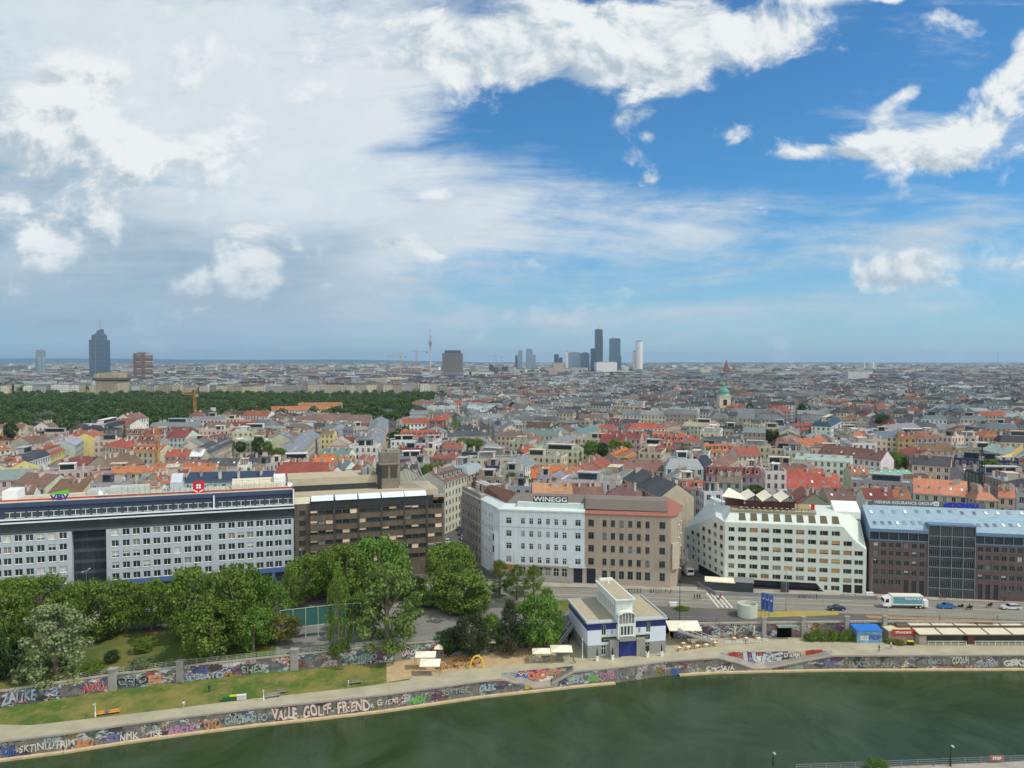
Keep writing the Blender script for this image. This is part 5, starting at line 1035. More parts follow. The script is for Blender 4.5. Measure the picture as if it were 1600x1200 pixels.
for i, px in enumerate((930, 954, 1008, 1030)):
    x = Xs(px, 1020); t_ = thing('planter', 'white planter with dark cypress before the lock house, %s from the left' % ['first', 'second', 'third', 'fourth'][i], 'planter', fs.world(x, -1.6, QZ), fs.ang, 'planters before the lock house')
    m_ = MB(); m_.box(-.28, .28, -.28, .28, 0, .9); m_.box(-.36, .36, -.36, .36, .9, 1.0); m_.build('pedestal', WHITE, t_); m_ = MB(); m_.lathe([(.1, 1.0), (.22, 1.3), (.16, 2.2), (.02, 3.1)], n=7); m_.build('cypress', mat('cypress_leaves', (.02, .04, .015), .9, var=.4, scale=8), t_)
def stairs(label, a, b, width, nrm, n_=16, rail=True):
    t_ = thing('outdoor_stairs', label, 'stairs', a); m_ = MB(); a0 = Vector((0, 0, 0)); d = b-a
    for i in range(n_):
        p = d*(i/n_); q = d*((i+1)/n_); w_ = nrm*width; poly = [(p.x, p.y), (q.x, q.y), (q.x+w_.x, q.y+w_.y), (p.x+w_.x, p.y+w_.y)]; m_.prism(poly, p.z-.25 if i else 0, q.z)
    m_.build('flight', CONC, t_); m_ = MB()
    for s_ in (0, 1):
        off = nrm*width*s_; m_.beam(off+Vector((0, 0, 1)), d+off+Vector((0, 0, 1)), .07)
        for i in range(0, n_+1, 2): p = d*(i/n_)+off; m_.beam(p, p+Vector((0, 0, 1)), .05)
    m_.build('handrail', WHF, t_)
stairs('concrete stairs with white handrail on the left side of the lock house', P(868, 1016, QZ), Vector((*(P(897, 978, 0).xy), 0)), 2.0, Vector((-.3, .9, 0)))
stairs('concrete stairs descending to the terrace on the right side of the lock house', P(1118, 1006, QZ), Vector((*(P(1060, 985, 0).xy), 0)), 1.8, Vector((.2, .9, 0)))
# ---------------------------------------------------------------- street furniture, quay fittings
def lamp(px, py_base, py_top, z, label, arm=1.6, two=False, col=STEEL):
    p = P(px, py_base, z); h_ = (PD(px, py_top, p.y).z-z); t_ = thing('street_lamp', label, 'street lamp', p)
    m_ = MB(); m_.tube((0, 0, 0), (0, 0, h_), .11, .05, 8); m_.tube((0, 0, 0), (0, 0, .8), .16, .13, 8); m_.build('pole', col, t_)
    m_ = MB()
    for s_ in ((1, -1) if two else (1,)): m_.beam((0, 0, h_), (0, -arm*s_, h_+.15), .07); m_.box(-.16, .16, -arm*s_-.35, -arm*s_+.25, h_+.08, h_+.24)
    m_.build('lamp_head', LGREY, t_); return t_
lamp(1362, 935, 873, 0, 'tall grey street lamp in front of the brick office'); lamp(1228, 954, 890, 0, 'tall slim mast on the dry verge before the hotel', .3); lamp(1062, 967, 888, 0, 'dark tall mast beside the pedestrian crossing', .3, col=DARK); lamp(964, 930, 858, 0, 'slim pole in front of the beige house', .3)
lamp(803, 922, 859, 0, 'street lamp in front of the white corner building', .8); lamp(136, 968, 892, 0, 'street lamp standing before the glass recess of the grey office', 1.6, True); lamp(472, 942, 857, 0, 'street lamp standing before the brown concrete office'); lamp(910, 1029, 999, QZ, 'short quay lamp at the left corner of the lock house', .3, col=WHITE); lamp(149, 1120, 1101, QZ, 'short pale lamp post beside the two orange benches', .2, col=WHITE); lamp(634, 905, 868, 0, 'traffic lamp post in the street behind the trees')
lamp(412, 1094, 1080, QZ, 'short pale post on the lawn beside the earth path', .15, col=WHITE)
for i, px in enumerate((1208, 1485)): q = bankpt(px); t_ = lamp(px, 1197, 1176 if i == 0 else 1165, 0, ('dark old lamp post on the near bank, cut by the lower picture edge', 'dark old lamp post with side bracket on the near bank at lower right')[i], .5, col=DARK)
q0 = [bankpt(p)+Vector((0, -.3, 0)) for p in (1240, 1380, 1480, 1600)]; railing('thin railing on the near bank at the lower right corner', q0, 1.0, 2.5, STEEL)
sg_ = thing('quay_sign', 'red and white sign panel on the near bank railing', 'sign', bankpt(1552)+Vector((0, -.5, 0))); m_ = MB(); m_.box(-1.2, 1.2, 0, .06, .3, 1.3); m_.build('panel', mat('faded_red_sign', (.32, .12, .11), .7), sg_); text_mesh('STOP', .6, WHITE, 'lettering', sg_, (0, -.03, .8))
# blue banners
for i, (px, pb1) in enumerate(((1189, 962), (1195, 964), (1201, 966))):
    p = P(px, pb1, 0); t_ = thing('flag', 'blue vertical banner on a pole, %s of three beside the round vent' % ['leftmost', 'middle', 'rightmost'][i], 'flag', p, group='blue banners'); m_ = MB(); m_.tube((0, 0, 0), (0, 0, 6.2), .06); m_.build('pole', STEEL, t_)
    m_ = MB()
    for k in range(6): z = 1.6+k*.75; m_.face([(.06, .02*math.sin(k), z), (1.15, .12*math.sin(k*1.3), z), (1.15, .12*math.sin(k*1.3+1.3), z+.75), (.06, .02*math.sin(k+1), z+.75)])
    m_.build('banner', mat('blue_banner', (.03, .08, .30), .7, var=.25), t_); text_mesh('U', .7, WHITE, 'emblem', t_, (.6, -.14, 4.6), extrude=.01)
# round vent
p = P(1168, 962, 0); t_ = thing('ventilation_shaft', 'round pale ventilation drum on the pavement by the crossing', 'vent', p); m_ = MB(); r_ = 15*p.y/F*1.02
m_.lathe([(r_, 0), (r_, 3.3), (r_-.3, 3.3), (r_-.3, 2.4), (0, 2.4)], n=32); m_.build('drum', mat('pale_green_concrete', (.46, .50, .42), .8, var=.08), t_, smooth=False)
# entrance pavilion
p0 = P(1104, 922, 0); fk = FR(p0, P(1177, 927, 0)); t_ = fk.thing('stair_pavilion', 'flat roofed glass underground entrance pavilion before the hotel corner', 'pavilion')
m_ = MB(); wk = fk.W; m_.box(0, wk*.62, 0, 4, .1, 2.6, 0); m_.box(wk*.62, wk, -.3, 4, .1, 3.0, 0); m_.build('glass_walls', mat('smoked_glass', (.06, .07, .07), .2), t_); m_ = MB(); m_.box(-.5, wk*.62-.02, -.5, 4.5, 2.602, 2.85); m_.build('roof', CANVAS, t_); m_ = MB(); m_.box(wk*.62, wk+.2, -.6, 4.4, 3.002, 3.2); m_.build('side_roof', STEEL, t_)
f1 = P(1090, 914, 0); f2 = P(1118, 930, 0); f3 = P(1370, 937, 0)
t_ = thing('parapet_wall', 'low dark parapet wall around the underground entrance', 'wall', f1); m_ = MB()
for a, b in ((f1, f2), (f2, f3)): m_.beam(a-f1+Vector((0, 0, .5)), b-f1+Vector((0, 0, .5)), .3, 1.0)
m_.build('parapet', STEEL, t_)
t_ = thing('info_pillar', 'dark glazed advertising pillar before the hotel', 'pillar', P(1226, 926, 0)); m_ = MB(); m_.box(-1.1, 1.1, -.3, .3, .2, 3.1); m_.build('case', mat('smoked_glass', (.06, .07, .07)), t_); m_ = MB(); m_.box(-1.2, 1.2, -.4, .4, 0, .2); m_.build('base', STEEL, t_)
for i, (px, py, lb_) in enumerate(((1358, 935, 'white utility cabinet left of the lamp before the hotel'), (1052+0, 946, 'low white concrete block on the grass near the crossing'))):
    t_ = thing('utility_box', lb_, 'box', P(px, py, 0)); m_ = MB(); h_ = 1.7 if i == 0 else .8; m_.box(-1.0, 1.0, -.4, .4, 0, h_); m_.box(-1.05, 1.05, -.45, .45, h_, h_+.08); m_.build('cabinet', WHITE, t_)
railing('green railing topping the embankment wall above the riverside pavilion', [upper(x)+Vector((0, .5, .02)) for x in (1382, 1470, 1560, 1700, 1900)], 1.5, 1.7, mat('green_grey_panel', (.32, .36, .26), .8), bars=4)
railing('grey railing at the street edge above the café terrace', [upper(x)+Vector((0, .4, .02)) for x in (1048, 1120)]+[upper(1122)+Vector((0, -3, .02))], 1.1, 1.6, STEEL)
# bicycle stands and bikes
def bike(px, py, label, z=0, ang=1.2, col=DARK):
    t_ = thing('bicycle', label, 'bicycle', P(px, py, z), ang); m_ = MB()
    for x in (-.55, .55):
        for k in range(12):
            a = 2*math.pi*k/12; b = 2*math.pi*(k+1)/12; m_.beam((x+.33*math.cos(a), 0, .34+.33*math.sin(a)), (x+.33*math.cos(b), 0, .34+.33*math.sin(b)), .04)
    m_.build('wheels', RUBBER, t_); m_ = MB()
    for a, b in (((-.55, 0, .34), (-.15, 0, .85)), ((-.15, 0, .85), (.4, 0, .85)), ((.55, 0, .34), (.38, 0, 1.0)), ((0, 0, .32), (.4, 0, .82)), ((0, 0, .32), (-.15, 0, .95)), ((-.55, 0, .34), (0, 0, .32)), ((.36, -.25, 1.0), (.36, .25, 1.0))): m_.beam(a, b, .05)
    m_.box(-.28, -.03, -.07, .07, .93, .99); m_.build('frame', col, t_)
nth = ['first', 'second', 'third', 'fourth', 'fifth', 'sixth', 'seventh', 'eighth', 'ninth', 'tenth', 'eleventh', 'twelfth', 'thirteenth', 'fourteenth', 'fifteenth', 'sixteenth', 'seventeenth', 'eighteenth']
def ord_(i):
    if i < len(nth): return nth[i]
    return '%d%s' % (i+1, {1: 'st', 2: 'nd', 3: 'rd'}.get((i+1) % 10, 'th') if (i+1) % 100 not in (11, 12, 13) else 'th')
for i, px in enumerate((982, 986, 991, 996, 1001, 1017, 1021, 1025, 1029, 1033, 1040, 1048)): bike(px, 925+(px-982)*.02, 'parked bicycle in the row before the beige house, %s from the left' % ord_(i), ang=1.3+.1*math.sin(i))
for i, px in enumerate((1250, 1255, 1260, 1266, 1272, 1314, 1318, 1325, 1336)): bike(px, 934, 'parked bicycle in the row before the hotel, %s from the left' % ord_(i), ang=.9+.3*math.sin(i*2))
# ---------------------------------------------------------------- vehicles
def car(px, py, label, col, heading=0.0, z=0, kind='hatch', name='parked_car', group=None, L=4.4, simple=False):
    t_ = thing(name, label, 'car', P(px, py, z)+Vector((0, .5, 0)), heading, group); W_ = .88
    cm = mat('car_paint_%d_%d_%d' % tuple(int(c*100) for c in col), col, .25, .1, .02, spec=.6)
    s_ = L/4.4
    low = [(-2.2, .35), (-2.15, .75), (-1.9, .92), (-1.0, .98), (1.6 if kind != 'estate' else 2.0, .98), (2.1, .9), (2.2, .6), (2.15, .3)]
    m_ = MB()
    def ext(pr, w_, m_, mi=0, taper=0.0):
        n_ = len(pr)
        for i in range(n_):
            j = (i+1) % n_; (xa, za), (xb, zb) = pr[i], pr[j]; wa = w_-taper*max(0, za-.9); wb = w_-taper*max(0, zb-.9)
            m_.face([(xa*s_, -wa, za), (xb*s_, -wb, zb), (xb*s_, wb, zb), (xa*s_, wa, za)][::-1], mi)
        m_.face([(x*s_, -(w_-taper*max(0, z_-.9)), z_) for x, z_ in pr][::-1], mi); m_.face([(x*s_, w_-taper*max(0, z_-.9), z_) for x, z_ in pr], mi)
    ext(low, W_, m_)
    rf = {'hatch': [(-1.0, .97), (-.35, 1.42), (1.1, 1.44), (1.85, 1.0)], 'estate': [(-1.0, .97), (-.35, 1.45), (1.6, 1.45), (2.05, 1.0)], 'van': [(-1.6, .97), (-1.1, 1.85), (2.05, 1.9), (2.15, .9)], 'sedan': [(-.9, .97), (-.25, 1.4), (.8, 1.4), (1.5, 1.0)]}[kind]
    top = [rf[1], rf[2], (rf[2][0]-.05, rf[2][1]+.03), (rf[1][0]+.1, rf[1][1]+.03)]; ext(top, W_-.02, m_, 0, .28)
    m_.build('body', cm, t_)
    m_ = MB(); ext(rf, W_-.04, m_, 0, .3); m_.build('windows', mat('car_glass', (.02, .025, .03), .1, spec=.6), t_)
    for x in (-1.35, 1.35):
        for y in (-W_, W_):
            m_ = WCACHE.get('wheel')
            if not m_: b = MB(); b.tube((0, -.1, 0), (0, .1, 0), .33, .33, 14, 0); b.tube((0, -.115, 0), (0, .115, 0), .18, .18, 10, 1); m_ = WCACHE['wheel'] = b.mesh('wheel', [RUBBER, LGREY])
            link('wheel', m_, t_, (x*s_, y, .33))
    if not simple:
        for y in (-.6, .6): b = MB(); b.box(-2.19*s_, -2.1*s_, y-.18, y+.18, .62, .8); b.build('headlight', LGREY, t_)
    return t_
car(1308, 954, 'dark navy car driving on the road left of the truck', (.02, .035, .09), .0, name='car', kind='sedan')
car(1480, 951, 'bright blue hatchback driving behind the truck', (.03, .17, .45), -.05, name='car'); car(1581, 953, 'white estate car driving at the right picture edge', (.62, .64, .66), -.05, name='car', kind='estate', L=4.9)
# truck
tp = P(1412, 949, 0); t_ = thing('box_truck', 'white box truck with a teal side panel driving on the canal road', 'truck', tp, -.06)
m_ = MB(); m_.prism([(-5.6, -1.2), (-3.7, -1.2), (-3.7, 1.2), (-5.6, 1.2)], .6, 3.1, z1s=[2.6, 3.3, 3.3, 2.6]); m_.prism([(-5.8, -1.15), (-5.6, -1.15), (-5.6, 1.15), (-5.8, 1.15)], .5, 1.5); m_.build('cab', WHITE, t_)
m_ = MB(); m_.face([(-5.62, -1.05, 1.6), (-5.62, 1.05, 1.6), (-5.6, 1.05, 2.5), (-5.6, -1.05, 2.5)][::-1]); m_.face([(-5.4, -1.21, 1.6), (-4.4, -1.21, 1.6), (-4.4, -1.21, 2.6), (-5.2, -1.21, 2.5)]); m_.face([(-5.63, -1.05, .8), (-5.63, 1.05, .8), (-5.63, 1.05, 1.3), (-5.63, -1.05, 1.3)][::-1]); m_.build('windscreen', MATS['car_glass'], t_)
m_ = MB(); m_.box(-3.6, 4.6, -1.25, 1.25, 1.0, 3.55); m_.build('cargo_box', mat('white_truck_box', (.72, .70, .60), .5), t_)
m_ = MB(); m_.box(-3.3, 4.4, -1.27, -1.252, 1.35, 3.2); m_.build('side_panel', mat('teal_panel', (.10, .30, .34), .5, var=.15, scale=1), t_); text_mesh('FRISCH & GUT', .7, WHITE, 'lettering', t_, (2.0, -1.29, 2.7), extrude=.01)
m_ = MB(); m_.box(-5.4, 4.6, -.5, .5, .45, .95); m_.box(4.6, 4.9, -1.1, 1.1, .5, 2.2); m_.build('chassis', STEEL, t_)
for x in (-4.6, 2.8, 3.9):
    for y in (-1.05, 1.05): q = link('wheel', WCACHE['wheel'], t_, (x, y, .46)); q.scale = (1.4, 1.4, 1.4)
t_ = thing('trailer', 'small white trailer box directly behind the truck', 'trailer', P(1443, 950, 0), -.06); m_ = MB(); m_.box(-.9, .9, -.8, .8, .5, 2.3); m_.build('box', WHITE, t_)
for y in (-.8, .8): link('wheel', WCACHE['wheel'], t_, (0, y, .33))
def motorbike(px, py, label, rider=True, col=(.02, .02, .02), ang=0.0):
    t_ = thing('motorcycle', label, 'motorcycle', P(px, py, 0), ang); m_ = MB()
    m_.prism([(-.5, -.15), (.5, -.15), (.5, .15), (-.5, .15)], .45, .9); m_.box(-.1, .7, -.13, .13, .86, .96); m_.beam((-.5, 0, .8), (-.75, 0, .35), .08); m_.beam((-.45, -.35, 1.05), (-.45, .35, 1.05), .05); m_.box(.45, .9, -.25, .25, .75, 1.15); m_.build('body', mat('bike_paint_%d' % int(col[0]*100), col, .35), t_)
    for x in (-.72, .68): q = link('wheel', WCACHE['wheel'], t_, (x, 0, .32)); q.scale = (.95, .7, .95)
    return t_
motorbike(1514, 953, 'black motorcycle with rider behind the bright blue car'); motorbike(1500, 951, 'dark motorcycle between the blue car and the rider'); motorbike(1125, 936, 'red scooter on the pavement near the crossing', col=(.4, .02, .05), ang=1.0); motorbike(1546, 949, 'dark scooter parked on the pavement left of the white car', ang=.3)
# crane truck in the side street
t_ = thing('crane_truck', 'white truck with a raised lifting arm in the street beside the hotel', 'truck', P(1076, 902, 0)+Vector((0, 4, 0)), math.radians(102)); m_ = MB(); m_.box(-3.6, -1.7, -1.1, 1.1, .5, 2.4); m_.build('cab', WHITE, t_); m_ = MB(); m_.box(-1.6, 3.4, -1.1, 1.1, .7, 1.1); m_.build('flatbed', STEEL, t_); m_ = MB(); m_.beam((2.6, 0, 1.2), (-1.5, .0, 4.3), .35); m_.beam((-1.5, 0, 4.3), (2.8, -1.2, 6.6), .28); m_.box(2.4, 3.6, -1.8, -.8, 6.0, 6.9); m_.build('lifting_arm', LGREY, t_)
m_ = MB(); m_.box(-3.62, -3.6, -.95, .95, 1.4, 2.2); m_.build('windscreen', MATS['car_glass'], t_)
for x in (-2.7, 1.6, 2.6):
    for y in (-1, 1): link('wheel', WCACHE['wheel'], t_, (x, y, .4))
# cars parked in the side streets
pc = [((.05, .05, .06), 'black'), ((.5, .5, .52), 'silver'), ((.02, .03, .08), 'navy'), ((.62, .62, .62), 'white'), ((.12, .12, .13), 'dark grey'), ((.25, .03, .03), 'dark red')]
sd = math.atan2(1, -.2)
for i, (px, py) in enumerate(((733, 868), (729.5, 860), (726.5, 851), (723.5, 843.5), (720.5, 836), (717.5, 829), (715, 822.5), (713, 816.5))):
    c, n_ = pc[(i*2+4) % 6 if i % 3 else 1]; car(px, py, '%s car parked along the shaded side street, %s from the quay' % (n_, ord_(i)), c, 1.75, group='cars parked in the shaded side street', simple=True)
car(712, 811, 'white car crossing at the far end of the shaded side street', (.65, .65, .65), .3, name='car'); car(699, 849, 'white car parked beside the concrete office in the side street', (.65, .65, .65), 1.75); car(718, 806, 'black car beside the white car at the side street corner', (.02, .02, .02), .3)
# ---------------------------------------------------------------- people
def person(px, py, label, z=0, shirt=(.05, .05, .06), legs=(.03, .035, .06), pose='walk', heading=0.0, h=1.74, p=None):
    s_ = h/1.74; V_ = []; E_ = []; Rr = []
    def add(pts, par=None):
        pr = par
        for q, r_ in pts:
            V_.append(Vector(q)*s_); Rr.append(r_*s_)
            if pr is not None: E_.append((pr, len(V_)-1))
            pr = len(V_)-1
        return pr
    st = .22 if pose == 'walk' else .04
    if pose == 'sit':
        add([((0, 0, .52), .15)]); add([((0, 0, .75), .14), ((0, 0, 1.0), .16), ((0, 0, 1.08), .08), ((0, 0, 1.15), .06), ((0, 0, 1.27), .105), ((0, 0, 1.35), .08)], 0)
        for y in (-1, 1): add([((0, .1*y, .5), .10), ((.42, .11*y, .5), .075), ((.45, .11*y, .1), .055), ((.58, .11*y, .05), .05)], 0); add([((0, .2*y, 1.0), .06), ((.05, .25*y, .76), .045), ((.3, .18*y, .66), .035), ((.38, .16*y, .65), .03)], 2)
    else:
        add([((0, 0, .93), .14)]); add([((0, 0, 1.12), .125), ((0, 0, 1.36), .16), ((0, 0, 1.45), .08), ((0, 0, 1.52), .055), ((.015, 0, 1.62), .10), ((0, 0, 1.7), .075)], 0)
        for y in (-1, 1):
            add([((0, .09*y, .88), .095), ((st*.6*y, .1*y, .5), .065), ((st*y-.06, .1*y, .1), .045), ((st*y+.1, .1*y, .05), .045)], 0)
            add([((0, .2*y, 1.38), .055), ((-.1*y*st*3, .25*y, 1.12), .042), ((-.14*y*st*3+.06, .25*y, .86), .032), ((-.14*y*st*3+.08, .25*y, .76), .03)], 2)
    me = bpy.data.meshes.new('person'); me.from_pydata(V_, E_, []); ob = bpy.data.objects.new('person', me); C.objects.link(ob)
    md = ob.modifiers.new('s', 'SKIN'); sv = me.skin_vertices[0].data
    for i, r_ in enumerate(Rr): sv[i].radius = (r_, r_)
    sv[0].use_root = True; sb_ = ob.modifiers.new('u', 'SUBSURF'); sb_.levels = 1
    bpy.context.view_layer.update(); m2 = bpy.data.meshes.new_from_object(ob.evaluated_get(bpy.context.evaluated_depsgraph_get())); bpy.data.objects.remove(ob)
    m2.materials.clear()
    for k, c in (('skin', (.45, .27, .18)), ('shirt_%d%d' % (int(shirt[0]*90), int(shirt[2]*90)), shirt), ('trousers_%d%d' % (int(legs[0]*90), int(legs[2]*90)), legs)): m2.materials.append(mat(k, c, .85))
    for f in m2.polygons:
        c = f.center; hi = 1.5*s_ if pose != 'sit' else 1.13*s_; lo = .95*s_ if pose != 'sit' else .6*s_
        f.material_index = 0 if c.z > hi or (abs(c.y) > .2*s_ and c.z < (.92 if pose != 'sit' else .7)*s_ and c.z > .7*s_) else (1 if c.z > lo else 2); f.use_smooth = True
    t_ = link('person', m2, None, p or P(px, py, z), label, 'person', rotz=heading)
    hb = MB(); hc = 1.66*s_ if pose != 'sit' else 1.31*s_; hb.lathe([(.0, hc+.115), (.08, hc+.09), (.112, hc+.02), (.105, hc-.05), (.09, hc-.07)], (-.02, 0), 10); hb.build('hair', mat('dark_hair', (.04, .025, .015), .9), t_)
    return t_
person(1373.5, 1018, 'person in black walking along the promenade near the blue hut', QZ, heading=3.1); person(1392, 1013, 'person in a white shirt walking beside the grass strip near the red sign', QZ, (.7, .7, .68), heading=3.0); person(287, 1107, 'person in white standing at the lawn edge left of the bins', QZ, (.7, .7, .68), (.4, .4, .4), heading=1.5); person(327, 1081, 'person in dark clothes standing on the lawn above the bins', QZ+.2, heading=2)
person(544.5, 1073, 'person in pale clothes standing by the dark bench under the poplar', QZ, (.6, .65, .75), (.5, .52, .6), 'stand'); person(167, 1117, 'person in grey sitting between the two orange benches', QZ, (.2, .2, .24), (.08, .08, .1), 'sit', -1.5)
for i, px in enumerate((1085, 1089.5, 1093.5)): person(px, 937, 'person in dark clothes at the crossing, %s of the group of three' % ['left', 'middle', 'right'][i], 0, heading=i)
person(1276, 937, 'person in black standing by the bicycles before the hotel', 0, pose='stand'); person(1570, 941, 'person in dark clothes walking at the right end of the brick office', 0); person(1476, 937, 'person in dark clothes before the glass bay of the brick office', 0, heading=2); person(1469, 936, 'person in grey standing left of the other before the glass bay', 0, (.2, .2, .2), heading=1, pose='stand')
person(896, 1036, 'person in a red top crouched at the head of the quay steps', QZ, (.5, .08, .06), pose='sit'); person(0, 0, 'person in a dark jacket riding the black motorcycle', 0, pose='sit', p=P(1514, 953, 0)+Vector((.15, 0, .42)), heading=math.pi); person(826, 895, 'person in white on the street corner by the orange shopfront', 0, (.7, .7, .7), p=P(754, 902, 0))
# ---------------------------------------------------------------- lower quay equipment
OR = mat('orange_bench_slats', (.62, .30, .07), .7); GB = mat('grey_bench_slats', (.22, .20, .16), .8)
def bench(px, py, label, m, ang, z=QZ, L=2.2):
    t_ = thing('park_bench', label, 'bench', P(px, py, z), ang); b = MB(); b.box(-L/2, L/2, -.25, .22, .42, .48); b.build('seat', m, t_); b = MB(); b.prism([(-L/2, .24), (L/2, .24), (L/2, .32), (-L/2, .32)], .55, .9); b.build('backrest', m, t_)
    for x in (-L/2+.25, L/2-.25): b = MB(); b.box(x-.04, x+.04, -.2, .28, 0, .42); b.box(x-.04, x+.04, .22, .28, .42, .9); b.build('leg', DARK, t_)
ba = facing(edge(100), edge(200)); bench(160, 1118, 'orange slatted bench left of the seated person', OR, ba, L=2.1); bench(178, 1115.5, 'orange slatted bench right of the seated person', OR, ba, L=2.3); bench(426, 1090, 'grey stone bench left on the lawn edge below the earth path', CONC, ba, L=3); bench(439, 1084, 'grey bench with slatted back right on the lawn edge below the earth path', GB, ba); bench(556, 1069, 'dark bench under the columnar poplar', GB, ba, L=2.6)
for i, (px, c, n_) in enumerate(((350, (.03, .22, .05), 'green'), (356, (.03, .22, .05), 'green'), (361.5, (.65, .55, .03), 'yellow'), (367, (.65, .55, .03), 'yellow'), (372.5, (.65, .66, .66), 'white'), (377.5, (.65, .66, .66), 'white'), (382.5, (.65, .66, .66), 'white'))):
    t_ = thing('wheelie_bin', '%s wheelie bin, %s from the left in the row on the promenade' % (n_, ord_(i)), 'bin', P(px, 1096-(px-350)*.09, QZ), ba, 'recycling bins on the promenade'); b = MB(); b.prism([(-.3, -.33), (.3, -.33), (.3, .33), (-.3, .33)], .1, 1.0); b.build('body', mat('bin_dark_green' if n_ != 'white' else 'bin_white', (.02, .10, .03) if n_ != 'white' else (.5, .5, .5), .5), t_); b = MB(); b.box(-.34, .34, -.38, .38, 1.0, 1.12); b.build('lid', mat('bin_lid_'+n_, c, .5), t_)
for i, px in enumerate((1420, 1425)):
    t_ = thing('wheelie_bin', 'dark bin with a bright yellow lid, %s of two by the pavilion' % ['left', 'right'][i], 'bin', P(px, 1008, QZ), 0, 'yellow lidded bins'); b = MB(); b.box(-.35, .35, -.35, .35, 0, .95); b.build('body', DARK, t_); b = MB(); b.box(-.4, .4, -.4, .4, .95, 1.1); b.build('lid', mat('bin_lid_yellow', (.65, .55, .03), .5), t_)
def sail(label, pts, name='parasol', zpost=QZ, cat='parasol', thick=.06):
    """four sided fabric canopy: pts world corners; posts at corners"""
    o_ = Vector((pts[0].x, pts[0].y, zpost)); t_ = thing(name, label, cat, o_); c = sum(pts, Vector())/len(pts)+Vector((0, 0, .7)); b = MB()
    for a, d in zip(pts, pts[1:]+pts[:1]): b.face([a-o_, d-o_, c-o_]); b.face([a-o_-Vector((0, 0, .2)), d-o_-Vector((0, 0, .2)), d-o_, a-o_])
    b.build('canopy', CANVAS, t_); b = MB()
    for a in pts: q = a-o_; b.beam((q.x, q.y, 0), (q.x, q.y, q.z-.05), .1)
    b.build('poles', WOOD, t_); return t_
def canopy_px(label, px0, px1, py, z, dep, tilt=0, **kw):
    a = P(px0, py, z); b = P(px1, py, z); u_ = (b-a).normalized(); n_ = Vector((-u_.y, u_.x, 0)); return sail(label, [a, b, b+n_*dep+Vector((0, 0, tilt)), a+n_*dep+Vector((0, 0, tilt))], **kw)
canopy_px('cream sail roof, front one of the pair over the beach bar', 655, 687, 1041, QZ+2.4, 2.6, .7); canopy_px('cream sail roof, rear one of the pair over the beach bar', 648, 680, 1027, QZ+3.1, 2.4, .5); canopy_px('small white awning behind the pair of cream sails', 678, 692, 1014, QZ+2.8, 2.0, .2); canopy_px('white awning between the two dark pines', 752, 775, 1004, QZ+2.8, 2.4, .2)
canopy_px('broad cream parasol beside the stairs of the lock house', 861, 895, 1018.5, QZ+2.8, 4.4, 0); canopy_px('low cream parasol half under the bright green tree', 832, 862, 1021, QZ+2.5, 3.2, 0)
t_ = canopy_px('long white awning over the café terrace right of the lock house', 1046, 1097, 985, QZ+3.6, 5.0, .8, name='awning', cat='awning')
# beach bar furniture
rb_ = random.Random(5)
k = 0
def tableset(px, py, z, label, cm, grp):
    t_ = thing('table_set', label, 'table', P(px, py, z), rb_.uniform(0, 3), grp); b = MB(); b.box(-.45, .45, -.4, .4, .70, .75); b.beam((0, 0, 0), (0, 0, .7), .1); b.build('tabletop', cm, t_)
    for s_ in (-1, 1): b = MB(); b.box(s_*.85-.22, s_*.85+.22, -.22, .22, .40, .46); b.box(s_*1.07-.03, s_*1.07+.03, -.22, .22, .46, .9); b.box(s_*.85-.2, s_*.85+.2, -.2, .2, 0, .40); b.build('chair', WOOD, t_)
for i in range(14): tableset(686+i*4.6+rb_.uniform(-1, 1), 1046-i*.7+rb_.uniform(-9, 2), QZ, 'wooden table with two chairs in the beach bar, %s from the left' % ord_(i), WOOD, 'beach bar tables')
pts_ = [(1062, 1016), (1076, 1015), (1090, 1013), (1104, 1011), (1068, 1009), (1082, 1007), (1096, 1005), (1110, 1003), (1118, 1008), (1100, 1000)]
for i, (a_, b_) in enumerate(pts_): tableset(a_, b_, QZ, 'cream table with chairs right of the lock house, %s from the left' % ord_(sorted(q[0] for q in pts_).index(a_)), CANVAS, 'terrace tables beside the lock house')
pts_ = [(1138+i*9.5, 996+(i % 2)*5) for i in range(7)]
for i, (a_, b_) in enumerate(pts_): tableset(a_, b_, QZ, 'cream table with chairs below the embankment, %s from the left' % ord_(i), CANVAS, 'terrace tables below the embankment')
for i, (px, py) in enumerate(((1148, 1000), (1178, 1000))):
    t_ = thing('closed_parasol', 'closed pale parasol on a pole, %s of two below the embankment' % ['left', 'right'][i], 'parasol', P(px, py, QZ)); b = MB(); b.tube((0, 0, 0), (0, 0, 1.4), .05); b.build('pole', STEEL, t_); b = MB(); b.lathe([(.12, 1.3), (.3, 1.6), (.22, 3.2), (.02, 4.2)], n=8); b.build('canopy', mat('greyish_canvas', (.45, .43, .34), .9), t_)
railing('white picket rail along the front of the café terrace below the embankment', [P(1134, 1007, QZ), P(1165, 1006, QZ), P(1200, 1003, QZ)], 1.0, 1.0, WHF); railing('white rail round the parasols beside the lock house stairs', [P(828, 1035, QZ), P(850, 1034, QZ), P(872, 1031, QZ), P(890, 1030, QZ)], .9, 1.2, WHF)
t_ = thing('inflatable_arch', 'bright yellow inflatable arch at the beach bar entrance', 'arch', P(745, 1044, QZ), .2); b = MB(); pr = None
for i in range(13): a = math.pi*i/12; c = Vector((1.55*math.cos(a), 0, 2.9*math.sin(a))); (b.tube(pr, c, .2, .2, 8, cap=False) if pr else None); pr = c
b.build('arch', mat('yellow_vinyl', (.70, .48, .04), .4), t_)
